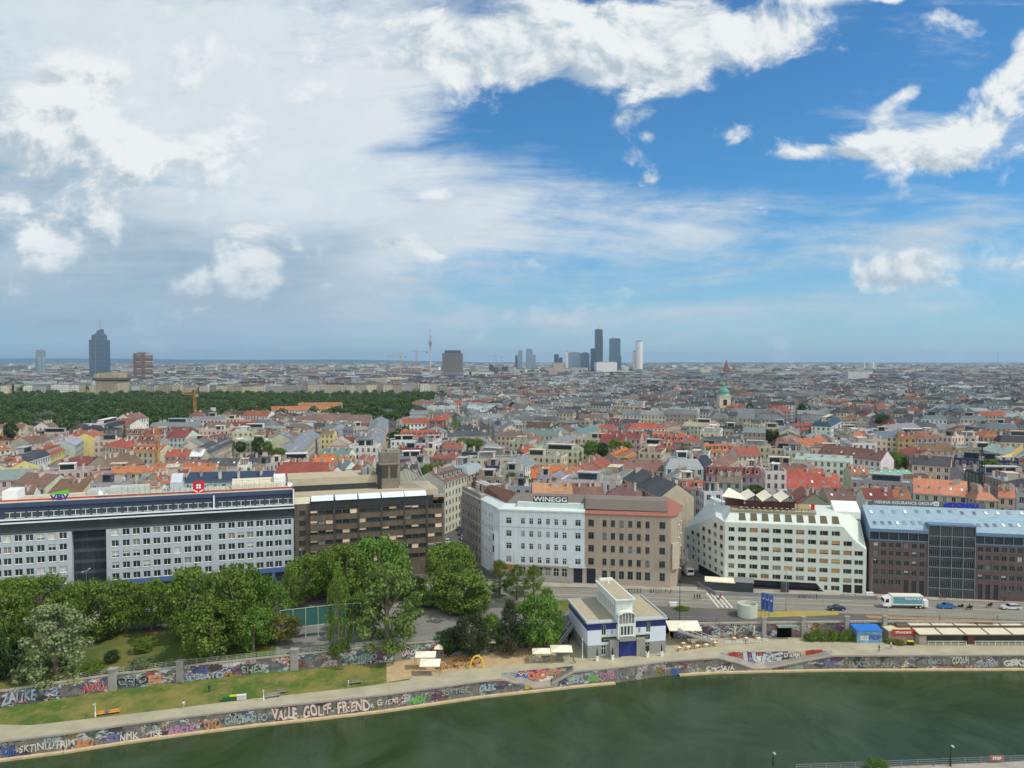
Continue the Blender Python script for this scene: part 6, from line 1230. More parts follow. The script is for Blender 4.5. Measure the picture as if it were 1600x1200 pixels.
# kiosks and pavilions on the right
def kiosk(label, px0, px1, pyb, pyt, dep, wm, rm, name='kiosk', cat='kiosk', z=QZ, slope=.0, over=.2):
    f_ = FR(P(px0, pyb, z), P(px1, pyb, z)); t_ = f_.thing(name, label, cat); t_.location.z = z; h_ = f_.uz(px0, pyt, 0)[1]-z; b = MB(); b.prism([(0, 0), (f_.W, 0), (f_.W, dep), (0, dep)], 0, h_, z1s=[h_, h_, h_+slope, h_+slope]); b.build('walls', wm, t_); b = MB(); b.prism([(-over, -over), (f_.W+over, -over), (f_.W+over, dep+over), (-over, dep+over)], h_+.003, h_+.2, z1s=[h_+.2, h_+.2, h_+.2+slope, h_+.2+slope]); b.build('roof', rm, t_); return f_, t_, h_
f_, t_, h_ = kiosk('bright blue hut painted with blue graffiti beside the vines', 1339, 1378, 1005, 986, 3.4, mat('blue_spray_hut', (.16, .30, .42), .7, var=.6, scale=.7), mat('bright_blue_roof', (.03, .17, .55), .5), slope=.4); text_mesh('BOS', 1.6, pblu, 'graffiti', t_, (f_.W*.72, -.05, 1.4), extrude=.01, bold=.15); text_mesh('KG', 1.5, pw, 'graffiti', t_, (f_.W*.3, -.05, 1.2), extrude=.01, bold=.08)
f_, t_, h_ = kiosk('cream roofed container bar with a red sign band', 1388, 1428, 1002, 986, 5.5, mat('pinkish_container_wall', (.38, .25, .20), .8, var=.4, scale=.8), mat('cream_sheet_roof', (.60, .52, .33), .7, var=.15)); b = MB(); b.box(.8, f_.W+.2, -.35, -.22, h_-1.0, h_+.5); b.build('sign_band', mat('red_sign_band', (.42, .05, .03), .6), t_); text_mesh('STRANDBAR', .8, WHITE, 'lettering', t_, (f_.W/2+.4, -.37, h_-.25), extrude=.01, sx=.9)
t_ = thing('riverside_pavilion', 'long low pavilion with cream roof panels and glazed front at the right quay', 'pavilion', P(1437, 1007, QZ), facing(P(1437, 1007, QZ), P(1600, 1007, QZ)))
fp = FR(P(1437, 1007, QZ), P(1600, 1007, QZ)); wp = fp.W*1.35; b = MB(); b.box(0, wp, 1.5, 8, 0, 2.4); b.box(-.0, 1.8, .2, 1.49, 0, 2.4); b.build('walls', mat('cream_wall', (.42, .38, .28), .8), t_); b = MB(); b.box(1.9, wp, 1.4, 1.49, .5, 2.2); b.build('glazing', CURT, t_)
RPAN = mat('cream_roof_panel', (.62, .57, .42), .7, var=.08); RBRN = mat('brown_roof_frame', (.12, .085, .06), .8)
b = MB(); b.prism([(-.5, -.6), (wp, -.6), (wp, 3.6), (-.5, 3.6)], 2.4, 2.6, z1s=[2.6, 2.6, 3.1, 3.1]); b.prism([(-3.5, 4.0), (wp, 4.0), (wp, 8.6), (-3.5, 8.6)], 2.9, 3.3, z1s=[3.3, 3.3, 3.7, 3.7]); b.build('roof', RBRN, t_)
for row in range(2):
    n_ = 6
    for k in range(n_):
        x0_ = -.2+k*wp/n_; x1_ = x0_+wp/n_-.5; y0_, y1_, z0_, z1_ = ((-.3, 3.2, 2.66, 3.08) if row == 0 else (4.3, 8.3, 3.35, 3.69)); b = MB(); b.face([(x0_, y0_, z0_), (x1_, y0_, z0_), (x1_, y1_, z1_), (x0_, y1_, z1_)]); b.build('roof_panel', RPAN, t_)
railing('white fence with a bench row in front of the long pavilion', [P(1450, 1009, QZ), P(1510, 1009, QZ)], 1.1, 1.6, WHF, bars=2); railing('white fence right of the brown pavilion door', [P(1524, 1009, QZ), P(1680, 1009, QZ)], 1.1, 1.6, WHF, bars=2)
b = MB(); b.box(fp.uz(1514, 1000, 0)[0], fp.uz(1523, 1000, 0)[0], .3, 1.38, 0, 2.35); b.build('door', mat('brown_door', (.13, .05, .04), .7), t_)
f_, t_, h_ = kiosk('beige terrace bar front under the street edge', 1127, 1190, 996, 977, 3.0, mat('beige_bar_front', (.48, .37, .20), .8), CONC, name='terrace_bar', cat='bar', over=.3)
for k in range(3): b = MB(); b.box(1.2+k*3.2, 3.6+k*3.2, -.03, -.003, 1.0, 2.0); b.build('window', mat('blue_dark_glass', (.03, .05, .12), .2), t_)
# sports cage
cg = [P(432, 1010, 0), P(512, 1000, 0), P(560, 996, 0)]; cg = [Vector((p.x, p.y+3, 0)) for p in cg]
t_ = thing('ball_cage', 'tall green mesh screens on posts around the sports court', 'fence', cg[0]); b = MB(); b2 = MB()
for A, B in zip(cg, cg[1:]):
    A = A-cg[0]; B = B-cg[0]; n_ = 4
    for i in range(n_+1): q = A+(B-A)*i/n_; b.beam(q, q+Vector((0, 0, 7.5)), .14)
    b.beam(A+Vector((0, 0, 7.5)), B+Vector((0, 0, 7.5)), .12); b.beam(A+Vector((0, 0, 3.0)), B+Vector((0, 0, 3.0)), .12)
    b2.face([(A.x, A.y+.1, 3.1), (B.x, B.y+.1, 3.1), (B.x, B.y+.1, 7.4), (A.x, A.y+.1, 7.4)])
b.build('posts', mat('pale_green_post', (.38, .48, .42), .6), t_); b2.build('mesh_screen', mat('green_mesh', (.03, .11, .09), .8), t_)
# ---------------------------------------------------------------- vegetation
def leafmat(name, c1, c2, c3=None):
    m, n, l, b = newmat(name); g = G(m); geo = n.new('ShaderNodeNewGeometry'); t = n.new('ShaderNodeTexCoord')
    a = g.noise(t.outputs['Object'], .45, 3, .6); oi = n.new('ShaderNodeObjectInfo')
    rp = geo.outputs['Random Per Island']; c = g.mix(g.rng(g.m('ADD', g.m('MULTIPLY', a.outputs[0], .8), g.m('MULTIPLY', rp, .35)), .3, .8), c1, c2)
    c = g.mix(1., c, g.rng(oi.outputs['Random'], 0, 1, .82, 1.2), 'MULTIPLY'); l.new(c, b.inputs['Base Color']); b.inputs['Roughness'].default_value = .6; b.inputs['Specular IOR Level'].default_value = .25
    tr = n.new('ShaderNodeBsdfTranslucent'); l.new(g.mix(1., c, (1.5, 1.7, .6), 'MULTIPLY'), tr.inputs[0]); ms = n.new('ShaderNodeMixShader'); ms.inputs[0].default_value = .28
    l.new(b.outputs[0], ms.inputs[1]); l.new(tr.outputs[0], ms.inputs[2]); l.new(ms.outputs[0], n['Material Output'].inputs[0]); MATS[name] = m; return m
LF = {'green': leafmat('broad_leaves', (.042, .085, .012), (.20, .29, .042)), 'bright': leafmat('bright_leaves', (.045, .10, .014), (.15, .27, .04)), 'willow': leafmat('silvery_leaves', (.09, .12, .05), (.28, .33, .17)), 'poplar': leafmat('poplar_leaves', (.06, .105, .02), (.19, .26, .07)), 'dark': leafmat('dark_leaves', (.016, .038, .008), (.055, .11, .025)), 'pine': leafmat('pine_needles', (.024, .038, .012), (.065, .085, .03)), 'yellow': leafmat('yellowing_leaves', (.06, .08, .012), (.20, .18, .03)), 'park': leafmat('wood_leaves', (.03, .062, .018), (.10, .16, .04))}
BARK = mat('tree_bark', (.16, .13, .10), .95, var=.3, scale=3)
def cards(centres, radii, per, size, seed, squash=.8, up=.35, zs=1.0):
    rg = np.random.default_rng(seed); n_ = len(centres)*per
    c = np.repeat(np.array(centres), per, 0); r_ = np.repeat(np.array(radii), per)
    d = rg.normal(size=(n_, 3)); d /= np.linalg.norm(d, axis=1)[:, None]; rad = r_*(.55+.5*rg.random(n_)); pos = c+d*rad[:, None]*np.array([1, 1, squash])
    nr = d*1.0+rg.normal(size=(n_, 3))*.55+np.array([0, 0, up]); nr /= np.linalg.norm(nr, axis=1)[:, None]
    a = np.cross(nr, rg.normal(size=(n_, 3))); a /= np.linalg.norm(a, axis=1)[:, None]; b = np.cross(nr, a); a[:, 2] *= zs; b[:, 2] *= zs; s_ = size*(.6+.8*rg.random(n_))[:, None]
    v = np.stack([pos-a*s_-b*s_*.6, pos+a*s_-b*s_*.6, pos+a*s_*.7+b*s_*.7, pos-a*s_*.7+b*s_*.7], 1).reshape(-1, 3); return v
def quadmesh(name, v, mats):
    me = bpy.data.meshes.new(name); nv = len(v); nf = nv//4; me.vertices.add(nv); me.vertices.foreach_set('co', v.astype(np.float32).ravel()); me.loops.add(nv); me.loops.foreach_set('vertex_index', np.arange(nv, dtype=np.int32)); me.polygons.add(nf); me.polygons.foreach_set('loop_start', np.arange(0, nv, 4, dtype=np.int32)); me.polygons.foreach_set('loop_total', np.full(nf, 4, dtype=np.int32))
    for m in mats: me.materials.append(m)
    me.update(calc_edges=True); return me
def crown_mesh(kind, shape, seed, n=88, per=85, size=.029):
    """unit crown: radius 1 in x,y; z 0..1"""
    rg = random.Random(seed); cs = []; rs = []
    for i in range(n):
        for _ in range(30):
            z = rg.random(); a = rg.random()*2*math.pi
            if shape == 'round': R_ = math.sqrt(max(0, 1-(2*z-1)**2*.92))*(.80 if z < .3 else 1)
            elif shape == 'tall': R_ = math.sin(math.pi*min(1, z*.9+.12))**.6
            elif shape == 'pop': R_ = .9*math.sin(math.pi*min(1, z*.85+.15))**.5
            elif shape == 'cone': R_ = (1-z)**.7
            rr_ = R_*math.sqrt(rg.uniform(.25, 1.0))*rg.uniform(.75, 1.05)
            if rr_ <= R_: break
        cs.append((rr_*math.cos(a), rr_*math.sin(a), .06+z*.9)); rs.append(rg.uniform(.15, .29)*(1.0 if shape != 'pop' else .85))
    v = cards(cs, rs, per, size, seed, squash={'round': .55, 'tall': .26, 'pop': .36, 'cone': .3}[shape], zs={'round': .75, 'tall': .33, 'pop': .48, 'cone': .4}[shape]); return quadmesh('crown', v, [LF[kind]])
CR = {}
def crown(kind, shape, k, **kw):
    key = (kind, shape, k)
    if key not in CR: CR[key] = crown_mesh(kind, shape, 11+k*7+len(kind), **kw)
    return CR[key]
def trunk_mesh(h_, r_, limbs, seed, spread):
    b = MB(); rg = random.Random(seed); b.tube((0, 0, 0), (0, 0, h_*.55), r_, r_*.7, 8); b.tube((0, 0, h_*.55), (.1*spread, 0, h_*.95), r_*.7, r_*.2, 6)
    for i in range(limbs): a = 2*math.pi*i/limbs+rg.random(); z = h_*rg.uniform(.38, .6); b.tube((0, 0, z), (spread*.6*math.cos(a), spread*.6*math.sin(a), z+h_*rg.uniform(.18, .34)), r_*.4, r_*.1, 5)
    return b.mesh('trunk', [BARK])
tn_ = 0
def tree(px, ytop, ybot, wpx, D, label, kind='green', shape='round', z=0.0, group=None, name='tree', per=None):
    global tn_; tn_ += 1
    c = PD(px, ytop, D); zt_ = c.z; zb_ = PD(px, ybot, D).z; r_ = wpx*D/F/2*1.15; zb_ = max(zb_, z+.8 if shape != 'cone' else z+.4)
    t_ = thing(name, label, 'tree', (c.x, D, z), tn_*1.7, group); cr = link('crown', crown(kind, shape, tn_ % 3, **({'per': per} if per else {})), t_, (0, 0, zb_-z)); cr.scale = (r_, r_, (zt_-zb_)); link('trunk', trunk_mesh(zt_-z, max(.18, r_*.075), 5, tn_, r_), t_); return t_
T = [(85, 945, 1092, 118, 163, 'silvery grey green willow like tree at the lower left over the graffiti wall', 'willow', 'pop', QZ+.5),
 (8, 925, 1075, 90, 168, 'dark green tree cut by the left edge beside the silvery tree', 'green', 'round', -.0), (-30, 985, 1110, 90, 158, 'dark shrubby tree at the lower left corner over the lawn', 'dark', 'round', QZ), (62, 904, 985, 92, 192, 'broad green tree behind the silvery tree at the left', 'green', 'round', 0), (12, 905, 990, 60, 200, 'green tree at the left edge before the grey office', 'green', 'round', 0),
 (158, 908, 1020, 86, 183, 'full green tree right of the silvery tree', 'green', 'round', 0), (118, 912, 985, 60, 190, 'green tree between the broad tree and the glass recess', 'green', 'round', 0), (236, 908, 1000, 62, 190, 'green tree before the blue ground floor, left of the large tree group', 'green', 'round', 0),
 (300, 890, 1012, 92, 184, 'large tree, left one of the big group before the grey office', 'green', 'round', 0), (368, 888, 1030, 104, 181, 'large tree, middle one of the big group before the grey office', 'green', 'round', 0), (330, 940, 1048, 100, 172, 'low wide tree at the foot of the big group above the graffiti wall', 'green', 'round', -.0), (410, 905, 990, 72, 190, 'bright tree, right one of the big group before the grey office', 'bright', 'round', 0), (440, 960, 1018, 56, 181, 'small yellowish tree left of the green ball cage', 'yellow', 'round', 0),
 (488, 868, 962, 76, 213, 'tree before the left end of the brown concrete office', 'green', 'round', 0), (540, 856, 965, 86, 210, 'tree before the middle of the brown concrete office', 'green', 'round', 0), (592, 844, 940, 92, 214, 'highest tree before the brown concrete office', 'bright', 'round', 0),
 (528, 878, 1040, 40, 176, 'narrow columnar poplar on the lawn', 'green', 'tall', QZ), (604, 880, 1020, 108, 181, 'huge pale green poplar on the lawn with a thick pale trunk', 'poplar', 'pop', QZ), (560, 930, 1010, 56, 190, 'green tree between the dark poplar and the pale poplar', 'green', 'round', 0),
 (704, 850, 948, 78, 214, 'round tree behind at the mouth of the side street', 'green', 'round', 0), (716, 895, 985, 104, 203, 'broad tree with dark underside beside the side street', 'green', 'round', 0), (672, 925, 985, 60, 208, 'tree at the sports court corner right of the pale poplar', 'green', 'round', 0), (640, 900, 960, 50, 215, 'green tree behind the right side of the pale poplar', 'green', 'round', 0),
 (781, 874, 940, 36, 217, 'slim tree, left of the three before the white corner building', 'green', 'tall', 0), (808, 882, 950, 38, 214, 'slim tree, middle of the three before the white corner building', 'green', 'tall', 0), (834, 882, 942, 32, 218, 'slim tree, right of the three before the white corner building', 'green', 'tall', 0), (855, 919, 945, 20, 212, 'small sapling at the grass verge', 'green', 'round', 0),
 (843, 932, 1020, 76, 187, 'bright green tree left of the lock house', 'bright', 'round', QZ), (796, 938, 1022, 52, 185, 'dark brownish pine beside the bright green tree', 'pine', 'cone', QZ), (736, 965, 1035, 62, 182, 'dark spreading pine over the beach bar', 'pine', 'round', QZ), (700, 985, 1025, 40, 183, 'small dark tree left of the spreading pine', 'dark', 'round', QZ), (770, 960, 1010, 36, 186, 'small green tree between the two pines', 'green', 'round', QZ),
 (455, 905, 960, 50, 205, 'green tree beside the blue corner of the grey office', 'green', 'round', 0)]
T += [(196, 912, 990, 60, 188, 'green tree between the silvery tree and the blue ground floor', 'green', 'round', 0), (270, 915, 985, 50, 196, 'small tree behind the left side of the big group', 'green', 'round', 0), (345, 893, 960, 60, 196, 'tree behind the middle of the big group', 'green', 'round', 0), (395, 950, 1020, 70, 176, 'leafy tree at the right foot of the big group', 'bright', 'round', 0), (34, 900, 960, 60, 206, 'tree at the left close to the grey office wall', 'green', 'round', 0), (514, 862, 940, 60, 220, 'tree close to the brown office behind the columnar poplar', 'bright', 'round', 0), (745, 930, 990, 44, 200, 'low tree right of the broad side street tree', 'green', 'round', 0)]
for q in T: tree(*q)
def shrub(px, py, w_, h_, z, label, kind='green', name='shrub'):
    global tn_; tn_ += 1
    t_ = thing(name, label, 'shrub', P(px, py, z)); cr = link('foliage', crown(kind, 'round', tn_ % 3), t_); cr.scale = (w_/2, w_/2, h_)
shrub(222, 1042, 5.2, 2.4, .1, 'pale rounded shrub on the park slope above the graffiti wall', 'willow'); shrub(225, 1018, 6, 3, .1, 'green bush under the tree at the park clearing'); shrub(145, 1052, 5, 2.6, .1, 'green bush by the wall right of the silvery tree'); shrub(175, 1035, 4, 2.6, .1, 'small dark bush in the park behind the wall', 'dark')
for i, px in enumerate(range(1262, 1336, 8)): shrub(px, 1001+(i % 2), 2.6, 1.7+.6*(i % 3), QZ, 'leafy vine bush under the embankment wall, %s from the left' % ord_(i), 'green', 'vine')
shrub(1404, 1006, 4, .8, QZ, 'yellowish weeds before the red signed bar', 'yellow'); shrub(1388, 1004, 3, .9, QZ, 'green weeds beside the blue hut'); shrub(1066, 952, 5, .5, 0, 'low green planting beside the white concrete block')
t_ = thing('tree', 'green tree top rising at the lower edge on the near bank', 'tree', bankpt(1330)+Vector((0, -9, 0))); cr = link('crown', crown('bright', 'round', 0), t_, (0, 0, 2.2)); cr.scale = (2.4, 2.4, 3.6); link('trunk', trunk_mesh(4.5, .15, 5, 3, 1.5), t_)
# ---------------------------------------------------------------- houses of the city
RC = {'orange': (.37, .135, .07), 'vivid': (.48, .14, .05), 'red': (.31, .09, .06), 'brick': (.25, .10, .07), 'brown': (.185, .11, .085), 'dkred': (.19, .065, .052), 'umber': (.17, .13, .10), 'salmon': (.50, .22, .13), 'grey': (.20, .215, .22), 'dkgrey': (.075, .08, .085), 'slate': (.14, .185, .20), 'lgrey': (.32, .375, .365), 'white': (.66, .68, .66), 'dark': (.035, .04, .05), 'green': (.22, .36, .27), 'tan': (.40, .35, .26), 'dkblue': (.04, .06, .10)}
RN = {'orange': 'orange tiled', 'vivid': 'bright orange tiled', 'red': 'red tiled', 'brick': 'brick red', 'brown': 'brown tiled', 'dkred': 'dark red', 'umber': 'grey brown', 'salmon': 'salmon tiled', 'grey': 'grey', 'dkgrey': 'dark grey', 'slate': 'slate blue', 'lgrey': 'pale grey', 'white': 'white', 'dark': 'black', 'green': 'copper green', 'tan': 'tan', 'dkblue': 'dark blue'}
WC = {'cream': (.58, .52, .39), 'yellow': (.66, .53, .22), 'pyellow': (.60, .55, .38), 'white': (.70, .70, .66), 'grey': (.36, .37, .36), 'beige': (.50, .44, .33), 'pink': (.48, .36, .30), 'green': (.42, .52, .40), 'blue': (.46, .52, .58), 'navy': (.04, .06, .13), 'dkred': (.24, .08, .07), 'orange': (.60, .34, .14), 'dark': (.07, .075, .08), 'dirty': (.33, .29, .22)}
WN = {'cream': 'cream', 'yellow': 'yellow', 'pyellow': 'pale yellow', 'white': 'white', 'grey': 'grey', 'beige': 'beige', 'pink': 'pink', 'green': 'pale green', 'blue': 'pale blue', 'navy': 'navy', 'dkred': 'dark red', 'orange': 'ochre', 'dark': 'dark', 'dirty': 'drab'}
TILED = {'orange', 'vivid', 'red', 'brick', 'brown', 'dkred', 'umber', 'salmon', 'dkgrey', 'tan'}
def house_geo(W, D, he, kind, rise, rc, wc, near=True, mb=None, ox=None, jit=None):
    """one house in its own frame; the same routine fills the far city (mb given) or returns wall and roof builders"""
    f = ox or (lambda x, y, z: (x, y, z))
    wm, rm = (mb, mb) if mb else (MB(), MB()); WI, PL, RI = (0, 1, 2) if mb else (0, 1, 0)
    nr = max(1, round(he/3.4)); vs = nr*3.4/he; nc = max(1, round(W/3.0)); us = nc*3.0/W; nc2 = max(1, round(D/3.)); us2 = nc2*3./D
    def q(m_, pts, mi, uv, c): m_.face([f(*p) for p in pts], mi, uv, c)
    gable = kind in ('gable', 'shed'); big = W > 9
    q(wm, [(0, 0, 0), (W, 0, 0), (W, 0, he), (0, 0, he)], WI if kind != 'gend' else PL, [(0, 0), (W*us, 0), (W*us, he*vs), (0, he*vs)], wc)
    q(wm, [(W, D, 0), (0, D, 0), (0, D, he), (W, D, he)], WI, [(0, 0), (W*us, 0), (W*us, he*vs), (0, he*vs)], wc)
    side = WI if kind in ('hip', 'flat', 'mansard', 'gend') else PL
    for x in (0, W):
        pts = [(x, D, 0), (x, 0, 0), (x, 0, he), (x, D, he)] if x == 0 else [(x, 0, 0), (x, D, 0), (x, D, he), (x, 0, he)]
        q(wm, pts, side, [(0, 0), (D*us2, 0), (D*us2, he*vs), (0, he*vs)], wc)
    e = .45; zr = he+rise; ze = he-.05
    def rf(pts): 
        p = [Vector(a) for a in pts]; a = (p[1]-p[0]).normalized(); b = (p[-1]-p[0]); b = (b-a*b.dot(a)).normalized()
        q(rm, pts, RI, [((k-p[0]).dot(a), (k-p[0]).dot(b)) for k in p], rc)
    if kind == 'gable':
        rf([(-.1, -e, ze), (W+.1, -e, ze), (W+.1, D/2, zr), (-.1, D/2, zr)]); rf([(W+.1, D+e, ze), (-.1, D+e, ze), (-.1, D/2, zr), (W+.1, D/2, zr)])
        for x in (0, W): q(wm, [(x, 0, he), (x, D, he), (x, D/2, zr-.15)], PL, [(0, 0)]*3, wc)
    elif kind == 'gend':
        rf([(-e, D+.1, ze), (-e, -.1, ze), (W/2, -.1, zr), (W/2, D+.1, zr)]); rf([(W+e, -.1, ze), (W+e, D+.1, ze), (W/2, D+.1, zr), (W/2, -.1, zr)])
        for y in (0, D): q(wm, [(0, y, he), (W, y, he), (W/2, y, zr-.15)], PL, [(0, 0)]*3, wc)
    elif kind == 'hip':
        k = min(W, D)/2*.95; rf([(-e, -e, ze), (W+e, -e, ze), (W-k, D/2, zr), (k, D/2, zr)]); rf([(W+e, D+e, ze), (-e, D+e, ze), (k, D/2, zr), (W-k, D/2, zr)]); rf([(-e, D+e, ze), (-e, -e, ze), (k, D/2, zr)]); rf([(W+e, -e, ze), (W+e, D+e, ze), (W-k, D/2, zr)])
    elif kind == 'mansard':
        k = rise*.55; rf([(-.2, -.3, ze), (W+.2, -.3, ze), (W-k, k, zr), (k, k, zr)]); rf([(W+.2, D+.3, ze), (-.2, D+.3, ze), (k, D-k, zr), (W-k, D-k, zr)]); rf([(-.2, D+.3, ze), (-.2, -.3, ze), (k, k, zr), (k, D-k, zr)]); rf([(W+.2, -.3, ze), (W+.2, D+.3, ze), (W-k, D-k, zr), (W-k, k, zr)]); rf([(k, k, zr), (W-k, k, zr), (W-k, D-k, zr), (k, D-k, zr)])
    elif kind == 'shed':
        rf([(-.1, -e, ze), (W+.1, -e, ze), (W+.1, D+.1, zr), (-.1, D+.1, zr)]); q(wm, [(W, D, he), (0, D, he), (0, D, zr), (W, D, zr)], PL, [(0, 0)]*4, wc)
        for x in (0, W): q(wm, [(x, 0, he), (x, D, he), (x, D, zr)], PL, [(0, 0)]*3, wc)
    else:
        rf([(.25, .25, he+.02), (W-.25, .25, he+.02), (W-.25, D-.25, he+.02), (.25, D-.25, he+.02)])
        if near:
            for a, b, c, d in ((0, W, 0, .25), (0, W, D-.25, D), (0, .25, .25, D-.25), (W-.25, W, .25, D-.25)):
                p_ = [(a, c), (b, c), (b, d), (a, d)]
                for i in range(4): j = (i+1) % 4; q(wm, [(*p_[i], he), (*p_[j], he), (*p_[j], he+.6), (*p_[i], he+.6)], PL, None if not mb else [(0, 0)]*4, wc)
                q(wm, [(*k, he+.6) for k in p_], PL, [(0, 0)]*4, wc)
    if near and kind not in ('flat',): 
        for a, b in (((0, -.3), (W, -.002)),): q(wm, [(a[0], a[1], he-.45), (b[0], a[1], he-.45), (b[0], a[1], he-.06), (a[0], a[1], he-.06)], PL, [(0, 0)]*4, tuple(min(1, c*1.1) for c in wc)); q(wm, [(a[0], -.002, he-.45), (b[0], -.002, he-.45), (b[0], -.3, he-.45), (a[0], -.3, he-.45)], PL, [(0, 0)]*4, wc)
    return wm, rm
CHM = {}
def chimney_mesh(k):
    if k not in CHM:
        b = MB(); w_ = (1.0, 1.6, 2.4)[k]; c = ((.60, .57, .50), (.34, .28, .22), (.50, .46, .40))[k]; b.box(-w_/2, w_/2, -.35, .35, -2.5, 1.3, 0, c); b.box(-w_/2-.08, w_/2+.08, -.43, .43, 1.3, 1.45, 0, c)
        for i in range(int(w_/.5)): b.box(-w_/2+.12+i*.5, -w_/2+.38+i*.5, -.13, .13, 1.45, 1.9, 0, (.40, .16, .09))
        CHM[k] = b.mesh('chimney', [M_PLAIN])
    return CHM[k]
def dormer_mesh(c):
    if c not in CHM:
        b = MB(); b.prism([(-.8, -1.2), (.8, -1.2), (.8, 1.6), (-.8, 1.6)], -1.4, .7, 0, (.55, .53, .48)); b.prism([(-1.0, -1.4), (1.0, -1.4), (1.0, 1.8), (-1.0, 1.8)], .702, .9, 1, RC[c]); b.box(-.55, .55, -1.24, -1.202, -.7, .45, 2); CHM[c] = b.mesh('dormer', [M_PLAIN, M_ROOF, GLASS])
    return CHM[c]
HOUSES = []
def corners(o_, ang, W, D): X_ = Vector((math.cos(ang), math.sin(ang), 0)); Y_ = Vector((-math.sin(ang), math.cos(ang), 0)); return [o_, o_+X_*W, o_+X_*W+Y_*D, o_+Y_*D]
def sat(A, B, m_=.4):
    for P_ in (A, B):
        for i in (0, 1):
            ax = (P_[i+1]-P_[i]).normalized(); a = [p.dot(ax) for p in A]; b = [p.dot(ax) for p in B]
            if max(a) < min(b)+m_ or max(b) < min(a)+m_: return False
    return True
FOOT = []; CELL = {}
def cellkeys(cs):
    xs_ = [c.x for c in cs]; ys = [c.y for c in cs]
    for i in range(int(min(xs_)//40), int(max(xs_)//40)+1):
        for j in range(int(min(ys)//40), int(max(ys)//40)+1): yield (i, j)
def free(cs, m_=.4): return not any(sat(cs, FOOT[k], m_) for k in {k for key in cellkeys(cs) for k in CELL.get(key, ())})
def claim(cs):
    FOOT.append(cs)
    for key in cellkeys(cs): CELL.setdefault(key, []).append(len(FOOT)-1)
def flat(p): return Vector((p[0], p[1], 0))
# the canal side blocks and the park are taken
claim([flat((-230, 165)), flat((-18, 238)), flat((-28, 268)), flat((-240, 195))]); claim([flat(fc.world(-2, 0)), flat(fc.world(fc.W+3, 0)), flat(fc.world(fc.W+3, 17)), flat(fc.world(-2, 17))]); claim([flat(fd.world(-6, -1)), flat(fd.world(Wd, -1)), flat(fd.world(Wd, 28)), flat(fd.world(-4, 28))]); claim([flat(fe.world(-1, -1)), flat(fe.world(130, -1)), flat(fe.world(130, 18)), flat(fe.world(-1, 18))])
claim([flat((-6, 238)), flat((-17.5, 268)), flat((-8, 271)), flat((4, 243))])
PARKP = [P(-80, 706), P(160, 706), P(250, 692), P(330, 676), P(420, 668), P(540, 672), P(596, 682), P(606, 730), P(628, 730), P(640, 690), P(650, 655), P(720, 622), P(640, 614), P(200, 617), P(-80, 617)]
def inpoly(p, poly):
    c = False; n_ = len(poly)
    for i in range(n_):
        a, b = poly[i], poly[i-1]
        if (a.y > p.y) != (b.y > p.y) and p.x < (b.x-a.x)*(p.y-a.y)/(b.y-a.y)+a.x: c = not c
    return c
def add_house(o_, ang, W, D, he, kind, rise, rc, wc, key=False):
    cs = corners(flat(o_), ang, W, D); claim(cs); HOUSES.append(dict(o=flat(o_), ang=ang, W=W, D=D, he=he, kind=kind, rise=rise, rc=rc, wc=wc, c=sum(cs, Vector())/4, key=key))
def K(x0, y0, x1, y1, he, D, kind, rise, rc, wc):
    A = P(x0, y0, he); B = P(x1, y1, he); W = (B-A).length; add_house(A, facing(A, B), W, D, he, kind, rise*.62 if kind != 'shed' else rise, rc, wc, True)
